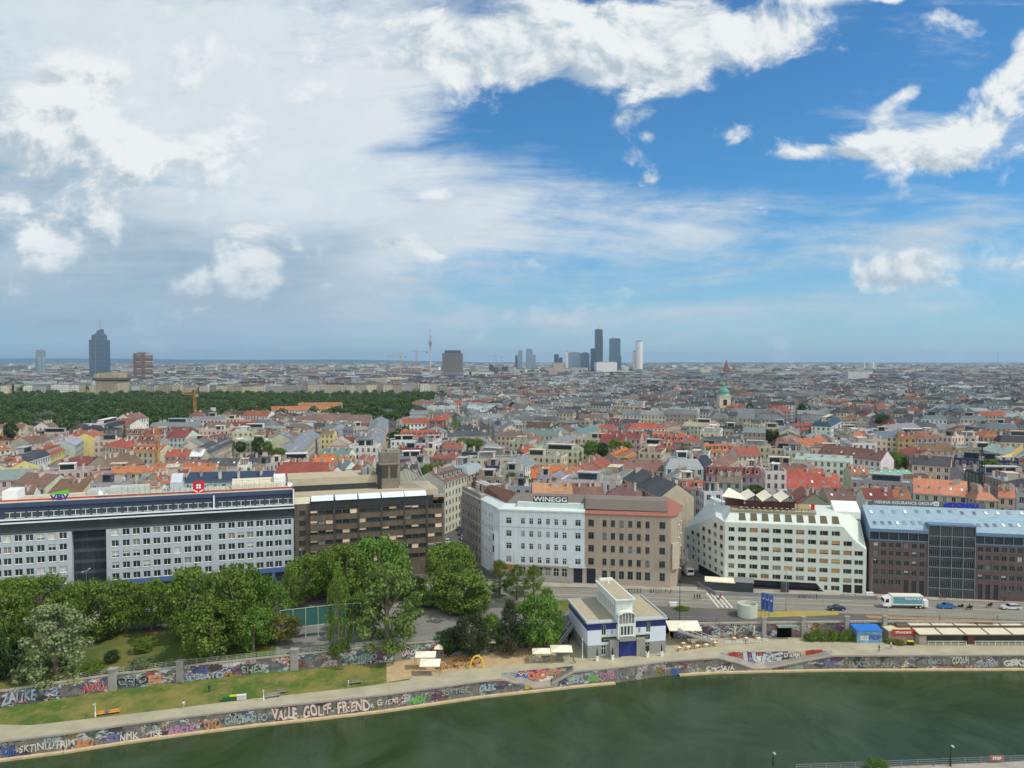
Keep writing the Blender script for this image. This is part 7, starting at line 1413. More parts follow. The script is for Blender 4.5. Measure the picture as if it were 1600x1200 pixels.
KEY = '''-14 722 15 732 18 12 gable 5 orange yellow|15 732 41 722 18 14 gable 5 brown pyellow|43 722 78 711 18 14 mansard 5 dkgrey white|79 711 116 696 18 14 gable 6 red yellow|117 696 131 687 20 14 gable 5 lgrey green|133 683 147 678 18 12 hip 6 red cream|149 684 164 678 18 12 gable 5 orange yellow|160 697 196 700 18 14 hip 6 red cream|198 706 248 707 17 16 gable 6 orange cream|134 729 174 732 14 20 gend 9 brown beige|72 731 113 733 14 18 gend 7 dkred beige
18 758 70 762 17 14 gable 7 brown cream|71 775 121 777 15 16 gable 9 brown cream|122 756 140 757 18 12 gable 5 orange grey|141 757 194 756 20 12 flat 0 slate grey|172 739 234 738 18 9 gable 4 orange cream|236 737 332 737 18 11 gable 5 orange cream|215 753 249 753 20 10 gable 4 slate grey|252 756 270 753 20 10 gable 6 orange grey|210 767 248 768 20 7 gable 4 orange white|31 775 52 774 19 9 gable 4 brown white|17 691 47 693 15 16 gend 6 brown beige|0 703 16 701 17 12 gable 5 orange cream|-5 669 38 668 20 10 gable 4 brown cream|40 666 53 668 17 12 flat 0 tan cream|54 667 76 667 17 12 gend 6 brown white|22 677 104 676 13 10 flat 0 tan beige|108 669 156 673 20 16 flat 0 dark dark|158 672 198 662 20 14 mansard 4 dark beige|176 661 203 664 20 12 gable 6 brick white|205 656 232 653 22 14 gable 7 brown white|234 666 300 666 16 18 mansard 4 grey grey|205 689 250 689 18 11 gable 4 dkred grey
257 713 294 713 18 9 gable 5 red beige|296 713 316 713 18 9 gable 5 white beige|318 713 366 690 17 12 gable 6 dkgrey cream|367 689 403 691 20 12 flat 0 lgrey beige|320 728 370 728 18 10 gable 5 dkgrey white|255 727 318 728 18 9 gable 4 brown cream|372 729 394 728 20 10 flat 0 white white|395 726 415 727 21 9 flat 0 grey grey|417 724 444 724 20 10 flat 0 white white|459 713 500 679 17 14 gable 6 grey cream|501 678 521 678 20 10 gable 4 brown yellow|378 650 418 651 16 14 gable 8 brick white|424 641 528 639 15 14 gable 6 orange cream|466 633 535 632 17 10 gable 4 orange cream|462 657 580 656 14 14 gable 7 umber cream|362 669 440 669 14 12 flat 0 lgrey grey|312 656 346 656 18 12 mansard 4 grey white|348 655 375 655 16 10 flat 0 white cream|320 668 358 668 17 11 gable 5 umber cream|290 684 312 679 14 14 gend 7 dkred white|262 676 292 675 16 11 gable 5 dkred white|330 690 362 684 15 12 gable 5 brick grey
445 728 488 727 18 8 gable 4 brick cream|490 725 527 723 18 11 gable 6 vivid cream|415 742 512 743 16 14 gable 8 red cream|514 743 540 741 17 12 gend 6 vivid white|333 743 350 743 21 8 gend 3 lgrey grey|356 743 378 743 21 8 gend 3 lgrey grey|387 743 410 743 21 8 gend 3 lgrey grey|288 755 424 752 22 8 shed 3 dkblue white|500 713 544 714 19 11 gable 6 slate white|545 698 589 698 22 12 flat 0 lgrey white|512 695 543 695 17 12 gend 6 tan cream|591 703 602 676 18 13 gable 5 grey cream|602 674 607 656 18 13 gable 5 grey cream|566 690 588 688 17 14 gend 7 grey grey|535 688 556 688 18 9 gable 3 dkred dirty|518 671 546 669 17 13 gend 7 slate grey|552 672 576 670 19 12 mansard 3 grey grey|540 732 560 730 17 10 gend 5 grey white|562 737 588 735 18 10 gend 6 orange grey|530 722 556 721 18 9 gable 4 vivid cream|560 722 583 722 17 8 gable 4 red cream
629 662 671 661 17 14 gable 6 red white|672 657 695 657 22 12 hip 6 red dkred|697 657 706 649 20 12 gable 4 brick cream|627 684 688 683 17 12 gable 7 red cream|636 692 672 696 19 10 flat 0 lgrey white|674 694 690 686 19 12 flat 0 grey white|622 702 660 702 20 12 flat 0 dkred dkred|662 702 676 702 21 8 flat 0 tan pyellow|690 701 722 702 18 11 gable 5 brick grey|676 716 716 717 17 9 gable 4 brick dirty|722 708 800 713 18 14 flat 0 dkgrey dark|649 637 692 635 10 14 gable 4 red white|693 630 728 630 15 16 hip 5 red white|729 634 764 634 10 14 gable 4 red white|640 725 668 725 18 12 flat 0 lgrey grey|695 754 730 742.5 20 14 gable 6 umber cream|731 742 756 734 20 14 mansard 5 lgrey pink|640 657 664 650 14 12 flat 0 grey grey
831 747 888 747 18 12 gable 7 vivid dirty|898 749 920 739.5 18 13 gable 6 orange white|920.5 739 938 732 18 13 gable 6 brick pyellow|938.5 731.5 957 724 18 13 gable 6 brick orange|971 721 995 710 18 12 gable 6 vivid dirty|960 736 1038 736 17 13 gable 7 brown pyellow|1040 731 1099 732 20 14 mansard 6 lgrey white|1100.5 731.5 1113 723 20 12 mansard 6 dark white|832 775 895 775 20 11 gable 6 salmon grey|896 775 944 775 20 11 gable 6 brown grey|946 776 1000 778 20 13 hip 6 brown grey|790 762 830 762 21 8 flat 0 white grey|758 730 780 730 23 9 flat 0 brown navy|782 737 821 737 21 10 flat 0 green grey|909 681 939 670.5 17 12 gable 5 slate yellow|876 692.5 908 681.5 17 12 gable 3 grey white|816 708 838 707 16 8 gable 5 red dirty|932 668 960 669 15 11 hip 4 red cream|905 653 943 653 17 11 gable 5 brown grey|945 659 968 661 17 11 gable 5 dkred grey|970 661 996 662 17 11 gable 5 dkgrey grey|982 670 1039 669 16 13 hip 6 red white|1041 668.5 1064 663 16 12 gable 4 brown cream|880 632 905 632 18 14 hip 5 brown beige|893 700 910 699 15 9 gend 4 tan green|840 745 862 745 21 8 flat 0 grey grey|744 747 784 748 20 10 flat 0 tan dirty|756 776 800 770 21 8 flat 0 grey dirty
1022 690 1070 691 16 11 gable 7 red dirty|1074 690 1094 690 15 11 gable 5 red white|1028 702 1056 702 16 8 gable 5 dkred dirty|1105 706 1151 705 17 11 gable 6 orange cream|1153 712 1190 711 17 12 gable 7 brick cream|1119 739 1153 718 17 13 gable 6 brown pyellow|1066 665 1122 667 16 12 mansard 4 tan cream|1124 667 1160 668 18 12 flat 0 dark dark|1162 662 1192 664 16 12 flat 0 grey pyellow|1199 662 1243 663 17 12 flat 0 grey navy|1246 673 1295 672 16 12 gable 8 red grey|1106 693 1162 692 16 12 gable 6 dkgrey beige|1213 695 1251 696 16 10 gable 5 red dirty|1253 698 1294 690 16 11 gable 6 orange grey|1196 738 1229 739 24 10 flat 0 grey white|1104 742 1190 744 18 9 gable 5 dkred grey|1160 730 1192 731 18 9 flat 0 lgrey white|1228 762 1316 763 18 12 gable 8 red cream|1234 746 1290 746 19 8 gable 5 red grey|1241 717 1330 722 18 9 shed 2 lgrey white|1278 709 1376 721 17 11 gable 8 brown white|1335 682 1358 682 18 11 gable 4 orange pyellow|1359 682 1402 683 19 11 mansard 5 slate beige|1403 684 1432 685 19 11 gable 5 brick orange|1433 685 1465 685 19 11 gable 5 brick blue|1466 681 1487 683 22 11 flat 0 brown cream|1488 682 1525 684 20 11 flat 0 grey cream|1425 726 1485 730 17 11 gable 7 dkgrey pyellow|1487 724 1510 726 17 10 flat 0 grey beige|1360 740 1426 740 14 9 gable 2 green beige|1331 741 1359 741 16 9 gable 5 orange cream|1330 751 1426 757 17 10 flat 0 lgrey grey
1427 770 1512 776 16 13 gable 8 salmon beige|1513.5 777 1524 778 16 12 gable 6 brown beige|1526 781 1558 782 17 10 hip 7 salmon beige|1560 776 1586 778 17 10 gable 6 salmon beige|1588 772 1640 776 22 12 flat 0 grey grey|1490 717 1592 723 20 14 flat 0 dark navy|1530 742 1640 744 19 13 flat 0 dkgrey dark|1562 691 1640 693 18 12 mansard 6 dark cream|1298 667 1315 658 20 13 mansard 5 dkblue white|1317 653 1343 654 17 13 hip 5 brown yellow|1392 673 1440 669 18 13 gable 6 grey grey|1244 790 1300 791 17 16 gend 7 brick dirty|1352 780 1398 781 19 10 gable 5 dkred white|1398 779 1424 780 19 9 gable 4 brick grey|1200 781 1240 783 19 9 flat 0 grey grey|1060 762 1096 764 20 10 gable 4 orange grey|1062 751 1098 750 20 9 flat 0 white grey|1100 770 1130 770 20 9 flat 0 grey white|1120 752 1158 754 19 9 gable 5 umber grey|1540 668 1590 670 19 12 mansard 5 slate beige|1440 655 1480 656 20 12 mansard 5 slate white|1500 655 1540 656 20 12 mansard 4 slate cream'''
for ln in KEY.replace('\n', '|').split('|'):
    t = ln.split(); K(*map(float, t[:4]), float(t[4]), float(t[5]), t[6], float(t[7]), t[8], t[9])
# roof of the house row behind the beige building, running back along the hotel street
add_house(Vector((43.5, 299, 0)), math.atan2(-42, 6.5), 42, 12, 21, 'gable', 4.5, 'dkgrey', 'beige', True)
add_house(SIDEH[0], SIDEH[1], SIDEH[2], 9, 22.6, 'flat', 0, 'tan', 'dirty', True)
KEYVIS = []
for h in HOUSES:
    A_, B_ = h['o'], h['o']+Vector((math.cos(h['ang']), math.sin(h['ang']), 0))*h['W']; qa, qb = proj((A_.x, A_.y, h['he'])), proj((B_.x, B_.y, h['he'])); KEYVIS.append((min(qa[0], qb[0]), max(qa[0], qb[0]), max(qa[1], qb[1]), h['c'].y))
rh = random.Random(21)
def pick_style(px, D):
    g_ = rh.random(); tint = .52 if px < 640 else (.34 if px < 1150 else .36)
    if D > 560 and px > 640: tint = .22
    if D > 900: tint = .16
    if g_ < tint: rc = rh.choice(['orange', 'red', 'brick', 'brown', 'brown', 'dkred', 'umber', 'brown', 'umber'])
    else: rc = rh.choice(['grey', 'slate', 'lgrey', 'dkgrey', 'grey', 'dkgrey', 'dkgrey', 'grey'])
    wc = rh.choice(['cream', 'beige', 'pyellow', 'white', 'grey', 'beige', 'dirty', 'cream', 'white', 'pink' if rh.random() < .3 else 'beige'])
    k = rh.random(); kind = 'gable' if k < (.5 if px < 640 else .36) else ('flat' if k < .76 and rc not in TILED else ('hip' if k < .86 else ('mansard' if rc not in TILED else 'gable'))); return rc, wc, kind
def zone(px): return math.radians(20) if px < 330 else (math.radians(9) if px < 800 else (math.radians(-18) if px < 1280 else math.radians(-8)))
FAR = []
def fill(th, pxlo, pxhi, y0, y1):
    """perimeter blocks on a street grid turned by th"""
    ca, sa = math.cos(th), math.sin(th); BX, BY, ST = 62, 84, 13
    hw = y1*1.2
    i0, i1 = int(-hw//(BX+ST))-1, int(hw//(BX+ST))+2; j0, j1 = int((-hw*.3)//(BY+ST)), int((y1*1.15)//(BY+ST))+1
    for i in range(i0, i1):
        for j in range(j0, j1):
            bx, by = i*(BX+ST)+(37 if th < -.2 else (-30 if th > .3 else 0))+(((j*37) % 31-15)*1.3 if j*(BY+ST) > 650 else 0), j*(BY+ST); cxw, cyw = bx*ca-by*sa, bx*sa+by*ca
            if cyw < y0-120 or cyw > y1+60: continue
            px = 800+F*cxw/max(60, cyw)
            if px < -120 or px > 1720: continue
            rows_ = []; dp = 12.5; bs = pick_style(px, cyw); bhe = rh.choice((17, 18, 19, 20, 21)); brise = rh.uniform(2.8, 4.2)
            x = 0
            while x < BX-9: w_ = min(rh.uniform(15, 24), BX-x); w_ = BX-x if BX-x-w_ < 9 else w_; rows_.append((bx+x, by, 0, w_)); x += w_
            x = 0
            while x < BX-9: w_ = min(rh.uniform(15, 24), BX-x); w_ = BX-x if BX-x-w_ < 9 else w_; rows_.append((bx+x, by+BY-dp, 0, w_)); x += w_
            y = dp+.2
            while y < BY-dp-9: w_ = min(rh.uniform(15, 24), BY-dp-y); w_ = BY-dp-y-.2 if BY-dp-y-w_ < 9 else w_; rows_.append((bx+dp, by+y, 90, w_)); rows_.append((bx+BX, by+y, 90, w_)); y += w_
            if rh.random() < .6: rows_.append((bx+22+rh.uniform(0, 6), by+24+rh.uniform(0, 20), 0, 14))
            for (lx, ly, r_, w_) in rows_:
                o_ = Vector((lx*ca-ly*sa, lx*sa+ly*ca, 0)); a_ = th+math.radians(r_); cs = corners(o_, a_, w_-.1, dp); c = sum(cs, Vector())/4
                px = 800+F*c.x/max(60, c.y)
                if not (pxlo <= px < pxhi) or c.y < y0 or c.y > y1 or px < -60 or px > 1660: continue
                if inpoly(c, PARKP): continue
                if 604 < px < 626 and c.y < 1000: continue
                if any(a < px < b and y_ < c.y < z_ for a, b, y_, z_ in ((1384, 1428, 395, 470), (700, 722, 300, 345), (838, 985, 455, 520) if False else (0, 0, 0, 0))): continue
                if not free(cs): continue
                rc, wc, kind = pick_style(px, c.y); he = bhe+rh.choice((0, 0, 0, 0, -1.2, 1.2)); rc, kind = (bs[0], bs[2]) if rh.random() < .5 else (rc, kind); rise = {'gable': brise, 'hip': brise, 'flat': 0, 'mansard': 3}[kind]
                if c.y < 760:
                    q0 = [proj(p) for p in cs]; lo, hi = min(q[0] for q in q0), max(q[0] for q in q0); zm = 99
                    for (a_x, b_x, y_e, D_k) in KEYVIS:
                        if D_k > c.y+4 and min(hi, b_x)-max(lo, a_x) > 3: zm = min(zm, H-(y_e+5-HOR)*(c.y-6)/F)
                    if zm < 6.5: continue
                    if he+rise > zm:
                        if he+rise-zm > 3 and rise > 0: kind = rh.choice(('gable', 'flat')) if rc in TILED else 'flat'; rise = 2.5 if kind == 'gable' else 0
                        he = min(he, zm-rise)
                add_house(o_, a_, w_-.1, dp, he, kind, rise, rc, wc)
# sight lines kept free of filler in front of hand placed rows
for (lo, hi) in ((-60, 330), (330, 800), (800, 1280), (1280, 1660)): fill(zone((lo+hi)/2), lo, hi, 262, 2600)
for m_ in (330, 800, 1280): fill(zone(m_-60), m_-30, m_+30, 262, 2600)
for m_ in (340, 810, 1290): fill(zone(m_+60)+.13, m_-45, m_+45, 262, 2600)
# each house: nearest 290 are things, the rest is one far mass
def szk(h): return h['W']*(h['he'])/h['c'].y**2
keyh = [h for h in HOUSES if h['key']]; oth = sorted([h for h in HOUSES if not h['key']], key=lambda h: h['c'].y)
near = keyh+oth[:max(0, 292-len(keyh))]; far = oth[max(0, 292-len(keyh)):]
def landmark(px):
    for lim, nm in ((470, 'behind the grey office block'), (700, 'behind the concrete office'), (915, 'behind the white corner building'), (1060, 'behind the beige house'), (1357, 'behind the white hotel')):
        if px < lim: return nm
    return 'behind the brick office'
cnt = {}
KW = {'gable': 'house', 'gend': 'gable ended house', 'hip': 'hip roofed house', 'flat': 'flat roofed house', 'mansard': 'mansard roofed house', 'shed': 'sloping roofed house'}
near.sort(key=lambda h: h['c'].y)
pcount = {}
for h in near: pcount[(h['rc'], h['wc'], h['kind'], landmark(800+F*h['c'].x/h['c'].y))] = pcount.get((h['rc'], h['wc'], h['kind'], landmark(800+F*h['c'].x/h['c'].y)), 0)+1
rp = random.Random(4)
for h in near:
    px = 800+F*h['c'].x/h['c'].y; lm = landmark(px); k_ = (h['rc'], h['wc'], h['kind'], lm); i = cnt.get(k_, 0); cnt[k_] = i+1
    base = '%s walled %s with %s roof %s' % (WN[h['wc']], KW[h['kind']].replace('flat roofed ', 'flat topped '), RN[h['rc']], lm)
    if pcount[k_] > 1: base += ', %s nearest' % ord_(i) if i else ', nearest such'
    t_ = thing('town_house', base, 'house', h['o'], h['ang'], 'houses of the old town')
    j = lambda c: tuple(min(1, max(.01, x*rp.uniform(.88, 1.12))) for x in c)
    wc = j(WC[h['wc']]); rc = j(RC[h['rc']]); W, D, he = h['W'], h['D'], h['he']
    wm, rm = house_geo(W, D, he, h['kind'], h['rise'], rc, wc)
    wm.build('walls', [M_WIN, M_PLAIN], t_); rm.build('roof', [M_ROOF if h['rc'] in TILED else M_METAL], t_)
    Dd = h['c'].y; zr = he+h['rise']
    nch = rp.randint(3, 6) if Dd < 520 else (rp.randint(1, 3) if Dd < 760 else 1)
    for q in range(nch):
        x = W*(q+.5)/nch+rp.uniform(-1, 1) if nch > 1 else (W*.1); x = min(W-1.4, max(1.4, x))
        if h['kind'] == 'flat': y, z = rp.uniform(2, D-2), he+1.4
        elif h['kind'] == 'gend': y, z, x = D*(q+.6)/(nch+.2), zr-.6, W/2+rp.choice((-1.6, 1.6))
        elif h['kind'] == 'mansard': y, z = D/2, zr+.6
        else: y, z = D/2+rp.choice((-1.3, 1.3)), zr-.9
        c_ = link('chimney', chimney_mesh(rp.randint(0, 2)), t_, (x, y, z))
        if rp.random() < .5: c_.rotation_euler = (0, 0, math.pi/2)
    if h['kind'] == 'gable' and Dd < 640:
        sl_ = math.atan2(h['rise'], D/2); r_ = rp.random()
        n_ = int(W/3.6)
        if r_ < .34 and n_:
            for q in range(n_): yy = D*.2; c_ = link('skylight', skylight(None, 0, 0, 0), t_, (W*(q+.5)/n_, yy, he+h['rise']*yy/(D/2)+.12)); c_.rotation_euler = (sl_, 0, 0); c_.scale = (.85, .85, 1)
        elif r_ < .55 and n_:
            for q in range(n_): yy = D*.2; link('dormer', dormer_mesh(h['rc']), t_, (W*(q+.5)/n_, yy, he+h['rise']*yy/(D/2)+.5))
    if h['kind'] in ('flat', 'mansard') and Dd < 700:
        zb_ = he if h['kind'] == 'flat' else zr; b = MB(); k = 2+h['rise']*.6; w2 = max(2.5, (W-2*k)*rp.uniform(.35, .7)); x0_ = k+rp.random()*max(.1, W-2*k-w2); c = rp.choice(((.6, .61, .58), (.35, .37, .38), (.12, .13, .14), (.5, .45, .36)))
        b.box(x0_, x0_+w2, D*.35, D*.35+max(2.5, (D-2*k)*.5), zb_+.03, zb_+2.9, 0, c); b.box(x0_-.3, x0_+w2+.3, D*.35-.6, D*.35+max(2.5, (D-2*k)*.5)+.3, zb_+2.9, zb_+3.1, 0, tuple(min(1, q*1.15) for q in c)); b.build('penthouse', M_PLAIN, t_)
        b = MB(); b.box(x0_+.4, x0_+w2-.4, D*.35-.05, D*.35-.004, zb_+.4, zb_+2.5); b.build('penthouse_glazing', GLASS, t_)
        for q in range(rp.randint(1, 3)):
            b = MB(); s_ = rp.uniform(.5, 1.1); b.box(-s_, s_, -s_*.7, s_*.7, 0, rp.uniform(.8, 1.5), 0, rp.choice(((.6, .6, .6), (.4, .42, .43), (.7, .7, .66)))); b.build('rooftop_unit', M_PLAIN, t_, (rp.uniform(2, W-2), D*.75*rp.uniform(.9, 1.1), zb_+.03))
# the far mass of houses
b = MB(); rf_ = random.Random(9)
def farhouse(o_, ang, W, D, he, kind, rise, rc, wc):
    ca, sa = math.cos(ang), math.sin(ang); ox = lambda x, y, z: (o_.x+x*ca-y*sa, o_.y+x*sa+y*ca, z)
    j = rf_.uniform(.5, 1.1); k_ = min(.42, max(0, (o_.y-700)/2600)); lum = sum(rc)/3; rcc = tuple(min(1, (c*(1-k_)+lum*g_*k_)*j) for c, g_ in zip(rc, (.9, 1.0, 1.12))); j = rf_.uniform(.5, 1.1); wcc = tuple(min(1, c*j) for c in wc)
    house_geo(W, D, he, kind, rise, rcc, wcc, False, b, ox)
    if o_.y < 1700:
        for _ in range(rf_.randint(1, 4)):
            x = rf_.uniform(1.5, W-2.5); y = rf_.uniform(3, D-3); w_ = rf_.choice((.5, .6, 1.0, 2.2)); zt = he+rise*(1-abs(y-D/2)/(D/2))*(0 if kind == 'flat' else 1); h_ = rf_.uniform(1.4, 2.8); c = rf_.choice(((.5, .47, .4), (.3, .26, .22), (.15, .15, .16), (.55, .55, .52), (.35, .36, .37)))
            q_ = [(x-w_, y-.5), (x+w_, y-.5), (x+w_, y+.5), (x-w_, y+.5)]
            if kind in ('flat', 'mansard') and rf_.random() < .5: q_ = [(x-w_*1.6, y-2), (x+w_*1.6, y-2), (x+w_*1.6, y+2), (x-w_*1.6, y+2)]
            for i in range(4): a_, c_ = q_[i], q_[(i+1) % 4]; b.face([ox(*a_, zt-1.5), ox(*c_, zt-1.5), ox(*c_, zt+h_-.6), ox(*a_, zt+h_-.6)], 1, [(0, 0)]*4, c)
            b.face([ox(*a_, zt+h_-.6) for a_ in q_], 1, [(0, 0)]*4, c)
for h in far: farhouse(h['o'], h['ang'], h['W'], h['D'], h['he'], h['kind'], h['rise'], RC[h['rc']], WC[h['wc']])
for i in range(5200):
    D = 2500+7500*rf_.random()**1.25 if i < 4200 else rf_.uniform(9000, 19000); px = rf_.uniform(-40, 1640); x = (px-800)/F*D
    if math.sin(x*.0021+D*.0013)+math.sin(D*.0031-x*.0017)+rf_.uniform(-.9, .9) < -.5: continue
    W = rf_.uniform(18, 90)*(1 if D < 9000 else 1.7); he = rf_.choice((10, 13, 16, 20, 24, 30)) if D > 3500 else rf_.choice((16, 18, 21, 24)); kind = rf_.choice(('flat', 'flat', 'gable', 'hip'))
    rc = rf_.choice((RC['brown'], RC['brick'], RC['grey'], RC['umber'], RC['slate'], RC['lgrey'], RC['dkgrey'], RC['dkgrey'])); wc = rf_.choice((WC['white'], WC['cream'], WC['beige'], WC['grey'], WC['white']))
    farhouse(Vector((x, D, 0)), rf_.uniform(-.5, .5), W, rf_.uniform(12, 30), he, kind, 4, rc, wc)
b.build('distant_houses', [M_WIN, M_PLAIN, M_ROOF], kind='stuff', label='distant city of low houses reaching the horizon')
print('HOUSES', len(keyh), len(near), len(far))
# ---------------------------------------------------------------- woods and garden trees
rg = np.random.default_rng(5); cs = []; rs = []
def wood(name, pts, label, kind='park', per=26, size=.75):
    cs = []; rs = []
    for (x, y, z, r_) in pts:
        for k in range(9): d = rg.normal(size=3); d /= np.linalg.norm(d); cs.append((x+d[0]*r_*.6, y+d[1]*r_*.6, z-r_*.7+abs(d[2])*r_*.7)); rs.append(r_*.5)
    o_ = link(name, quadmesh(name, cards(cs, rs, per, size, 3, .8), [LF[kind]]), kind='stuff', label=label); return o_
rw_ = random.Random(8); xs_ = [p.x for p in PARKP]; ys = [p.y for p in PARKP]; pts = []
while len(pts) < 1500:
    p = Vector((rw_.uniform(min(xs_), max(xs_)), rw_.uniform(min(ys), max(ys)), 0)); px = 800+F*p.x/p.y
    if inpoly(p, PARKP) and free([p+Vector(q)*5 for q in ((-1, -1, 0), (1, -1, 0), (1, 1, 0), (-1, 1, 0))], .1) and p.y < 1380 and not (1330 < p.y and -790 < p.x < -700): pts.append((p.x, p.y, (rw_.choice((12, 14, 16, 19)) if p.y < 950 else rw_.choice((10, 12, 14))) if p.y > 520 else rw_.uniform(10, 14), rw_.uniform(5, 8)))
wood('park_wood', pts, 'broad dark green park wood behind the old town on the left')
pts = []
for i in range(3000):
    D = 1500*(10 ** rw_.random()); px = rw_.uniform(-30, 1630); x = (px-800)/F*D
    if math.sin(x*.004+1)+math.sin(D*.003+x*.002)+(.8 if px < 700 else .3) > .35: pts.append((x, D, rw_.uniform(13, 22), rw_.uniform(7, 14)*(1 if D < 4000 else 1.8)))
wood('distant_trees', pts, 'distant belts of trees between the far houses', per=12, size=1.7)
G_ = [(404, 684, 712, 22, 430, 'dark'), (375, 690, 706, 18, 440, 'dark'), (418, 690, 715, 18, 425, 'green'), (436, 700, 715, 26, 400, 'green'), (372, 688, 700, 14, 470, 'dark'), (668, 726, 752, 24, 330, 'green'), (690, 724, 744, 26, 340, 'green'), (706, 690, 702, 30, 440, 'green'), (725, 684, 700, 34, 440, 'green'), (745, 686, 700, 28, 435, 'green'), (712, 656, 676, 18, 560, 'bright'), (925, 690, 714, 26, 400, 'green'), (940, 692, 714, 24, 400, 'dark'), (962, 686, 706, 22, 420, 'green'), (980, 690, 704, 18, 430, 'green'), (1196, 671, 690, 26, 520, 'dark'), (1216, 672, 688, 26, 520, 'green'), (1240, 673, 688, 26, 520, 'dark'), (1396, 706, 734, 24, 415, 'green'), (1414, 704, 734, 26, 420, 'green'), (1404, 712, 736, 28, 405, 'green'), (1172, 630, 650, 12, 760, 'dark'), (1253, 632, 648, 12, 760, 'dark'), (1300, 636, 650, 24, 760, 'dark'), (1380, 648, 664, 26, 600, 'dark'), (1075, 694, 706, 26, 430, 'yellow'), (1100, 700, 712, 20, 420, 'green'), (1180, 758, 772, 30, 300, 'green'), (800, 736, 748, 26, 320, 'green'), (820, 744, 758, 18, 310, 'bright'), (855, 754, 766, 18, 300, 'yellow'), (1318, 775, 790, 20, 285, 'green'), (1297, 771, 784, 20, 285, 'green'), (1520, 712, 728, 20, 370, 'green'), (1546, 718, 732, 26, 360, 'green'), (16, 660, 684, 20, 500, 'dark'), (58, 776, 790, 40, 270, 'green'), (80, 780, 790, 30, 268, 'green'), (1030, 640, 650, 22, 700, 'green'), (985, 642, 652, 30, 690, 'green'), (1005, 643, 652, 26, 690, 'dark'), (800, 628, 640, 8, 800, 'dark'), (676, 640, 652, 22, 820, 'green'), (700, 645, 655, 40, 800, 'dark'), (1560, 726, 740, 22, 350, 'green'), (975, 716, 728, 24, 360, 'green')]
G_.sort()
gn = {}
for (px, yt, yb, w_, D, kd) in G_:
    nm = {'dark': 'dark green', 'green': 'mid green', 'bright': 'bright green', 'yellow': 'yellowish green'}[kd]; lm = landmark(px); i = gn.get((kd, lm), 0); gn[(kd, lm)] = i+1
    c = PD(px, yb, D); tree(px, yt, yb, w_, D, '%s courtyard tree rising between roofs %s, %s from the left' % (nm, lm, ord_(i)), kd, 'round', max(0, min(14, c.z-4)), 'courtyard trees', per=40)
# ---------------------------------------------------------------- towers and landmarks
def slab(px0, px1, yt, yb, dep, rc, wc, label, name='apartment_building', kind='flat', cat='building', ang=0.0, parts=True):
    D = H*F/(yb-HOR); A = P(px0, yb, 0); B = P(px1, yb, 0); he = H-(yt-HOR)*D/F; t_ = thing(name, label, cat, A, ang)
    wm, rm = house_geo((B-A).length, dep, he, kind, 4 if kind != 'flat' else 0, rc, wc); wm.build('walls', [M_WIN, M_PLAIN], t_); rm.build('roof', [M_ROOF], t_); return t_, (B-A).length, he, D
w1 = (.70, .70, .62); pk = (.52, .40, .34); cr_ = (.66, .58, .38); gy = (.35, .37, .38); bl = (.10, .16, .22)
for q in ((36, 44, 604, 619, 12, RC['white'], w1, 'narrow white slab block at the far left edge of the park'), (51, 65, 605, 619, 14, RC['grey'], gy, 'grey block beside the narrow white slab left of the flak tower'), (80, 102, 603, 620, 14, RC['white'], w1, 'wide white apartment block left of the flak tower'), (110, 118, 603, 620, 12, RC['white'], w1, 'slim white block just left of the flak tower'), (86, 130, 591, 604, 20, RC['orange'], w1, 'white block with orange roof line left of the flak tower'),
          (247, 288, 590, 603, 16, RC['grey'], gy, 'long grey apartment slab behind the park'), (289, 340, 590, 604, 16, RC['tan'], (.58, .46, .40), 'long pinkish apartment slab behind the park'), (342, 385, 592, 604, 16, RC['tan'], cr_, 'long ochre apartment slab behind the park'), (388, 400, 590, 603, 16, RC['white'], (.8, .74, .5), 'short bright cream block at the end of the slabs'), (422, 462, 591, 605, 16, RC['orange'], (.68, .58, .45), 'cream slab with orange roof behind the park'), (476, 497, 590, 604, 16, RC['red'], pk, 'reddish block behind the park trees'), (494, 507, 582, 593, 16, RC['white'], w1, 'stepped white block far behind the park'),
          (570, 603, 591, 611, 14, RC['grey'], pk, 'pinkish slab block beside the white towers'), (604.5, 615, 590, 610, 14, RC['white'], w1, 'white slab with a dark edge beside the pinkish block'), (617, 626, 590, 609, 14, RC['white'], (.75, .7, .45), 'slim cream slab under the cranes'), (626.5, 636, 591, 606, 14, RC['white'], w1, 'small white block right of the cream slab'), (705, 732, 584, 593, 20, RC['white'], cr_, 'low beige block at the foot of the brown tower'), (737, 768, 582, 593, 20, RC['white'], w1, 'long white block right of the brown tower'),
          (1325, 1358, 581, 604, 18, RC['white'], (.60, .62, .60), 'pale square slab tower with gridded windows on the right'), (1215, 1248, 589, 598, 14, RC['white'], w1, 'long white office bar on the right middle distance'), (980, 1050, 584, 594, 40, RC['dkblue'], bl, 'long dark blue station building, left half'), (1052, 1122, 585, 595, 40, RC['dkblue'], bl, 'long dark blue station building, right half'), (865, 881, 567, 592, 16, RC['grey'], pk, 'pinkish twin tower, taller one'), (857, 864.5, 575, 592, 16, RC['grey'], pk, 'pinkish twin tower, lower one'), (0, 37, 573, 584, 40, RC['dkblue'], bl, 'long low dark hall at the left horizon'),
          (0, 30, 597, 612, 20, RC['tan'], cr_, 'ochre block at the far left behind the park'), (545, 562, 595, 606, 16, RC['white'], cr_, 'ochre block above the park trees'), (520, 542, 597, 606, 16, RC['tan'], cr_, 'low ochre block left above the park trees'), (440, 480, 604, 612, 14, RC['white'], w1, 'white hall roof above the park trees'), (1150, 1212, 588, 596, 20, RC['grey'], gy, 'grey office bar left of the white office bar')):
    slab(*q)
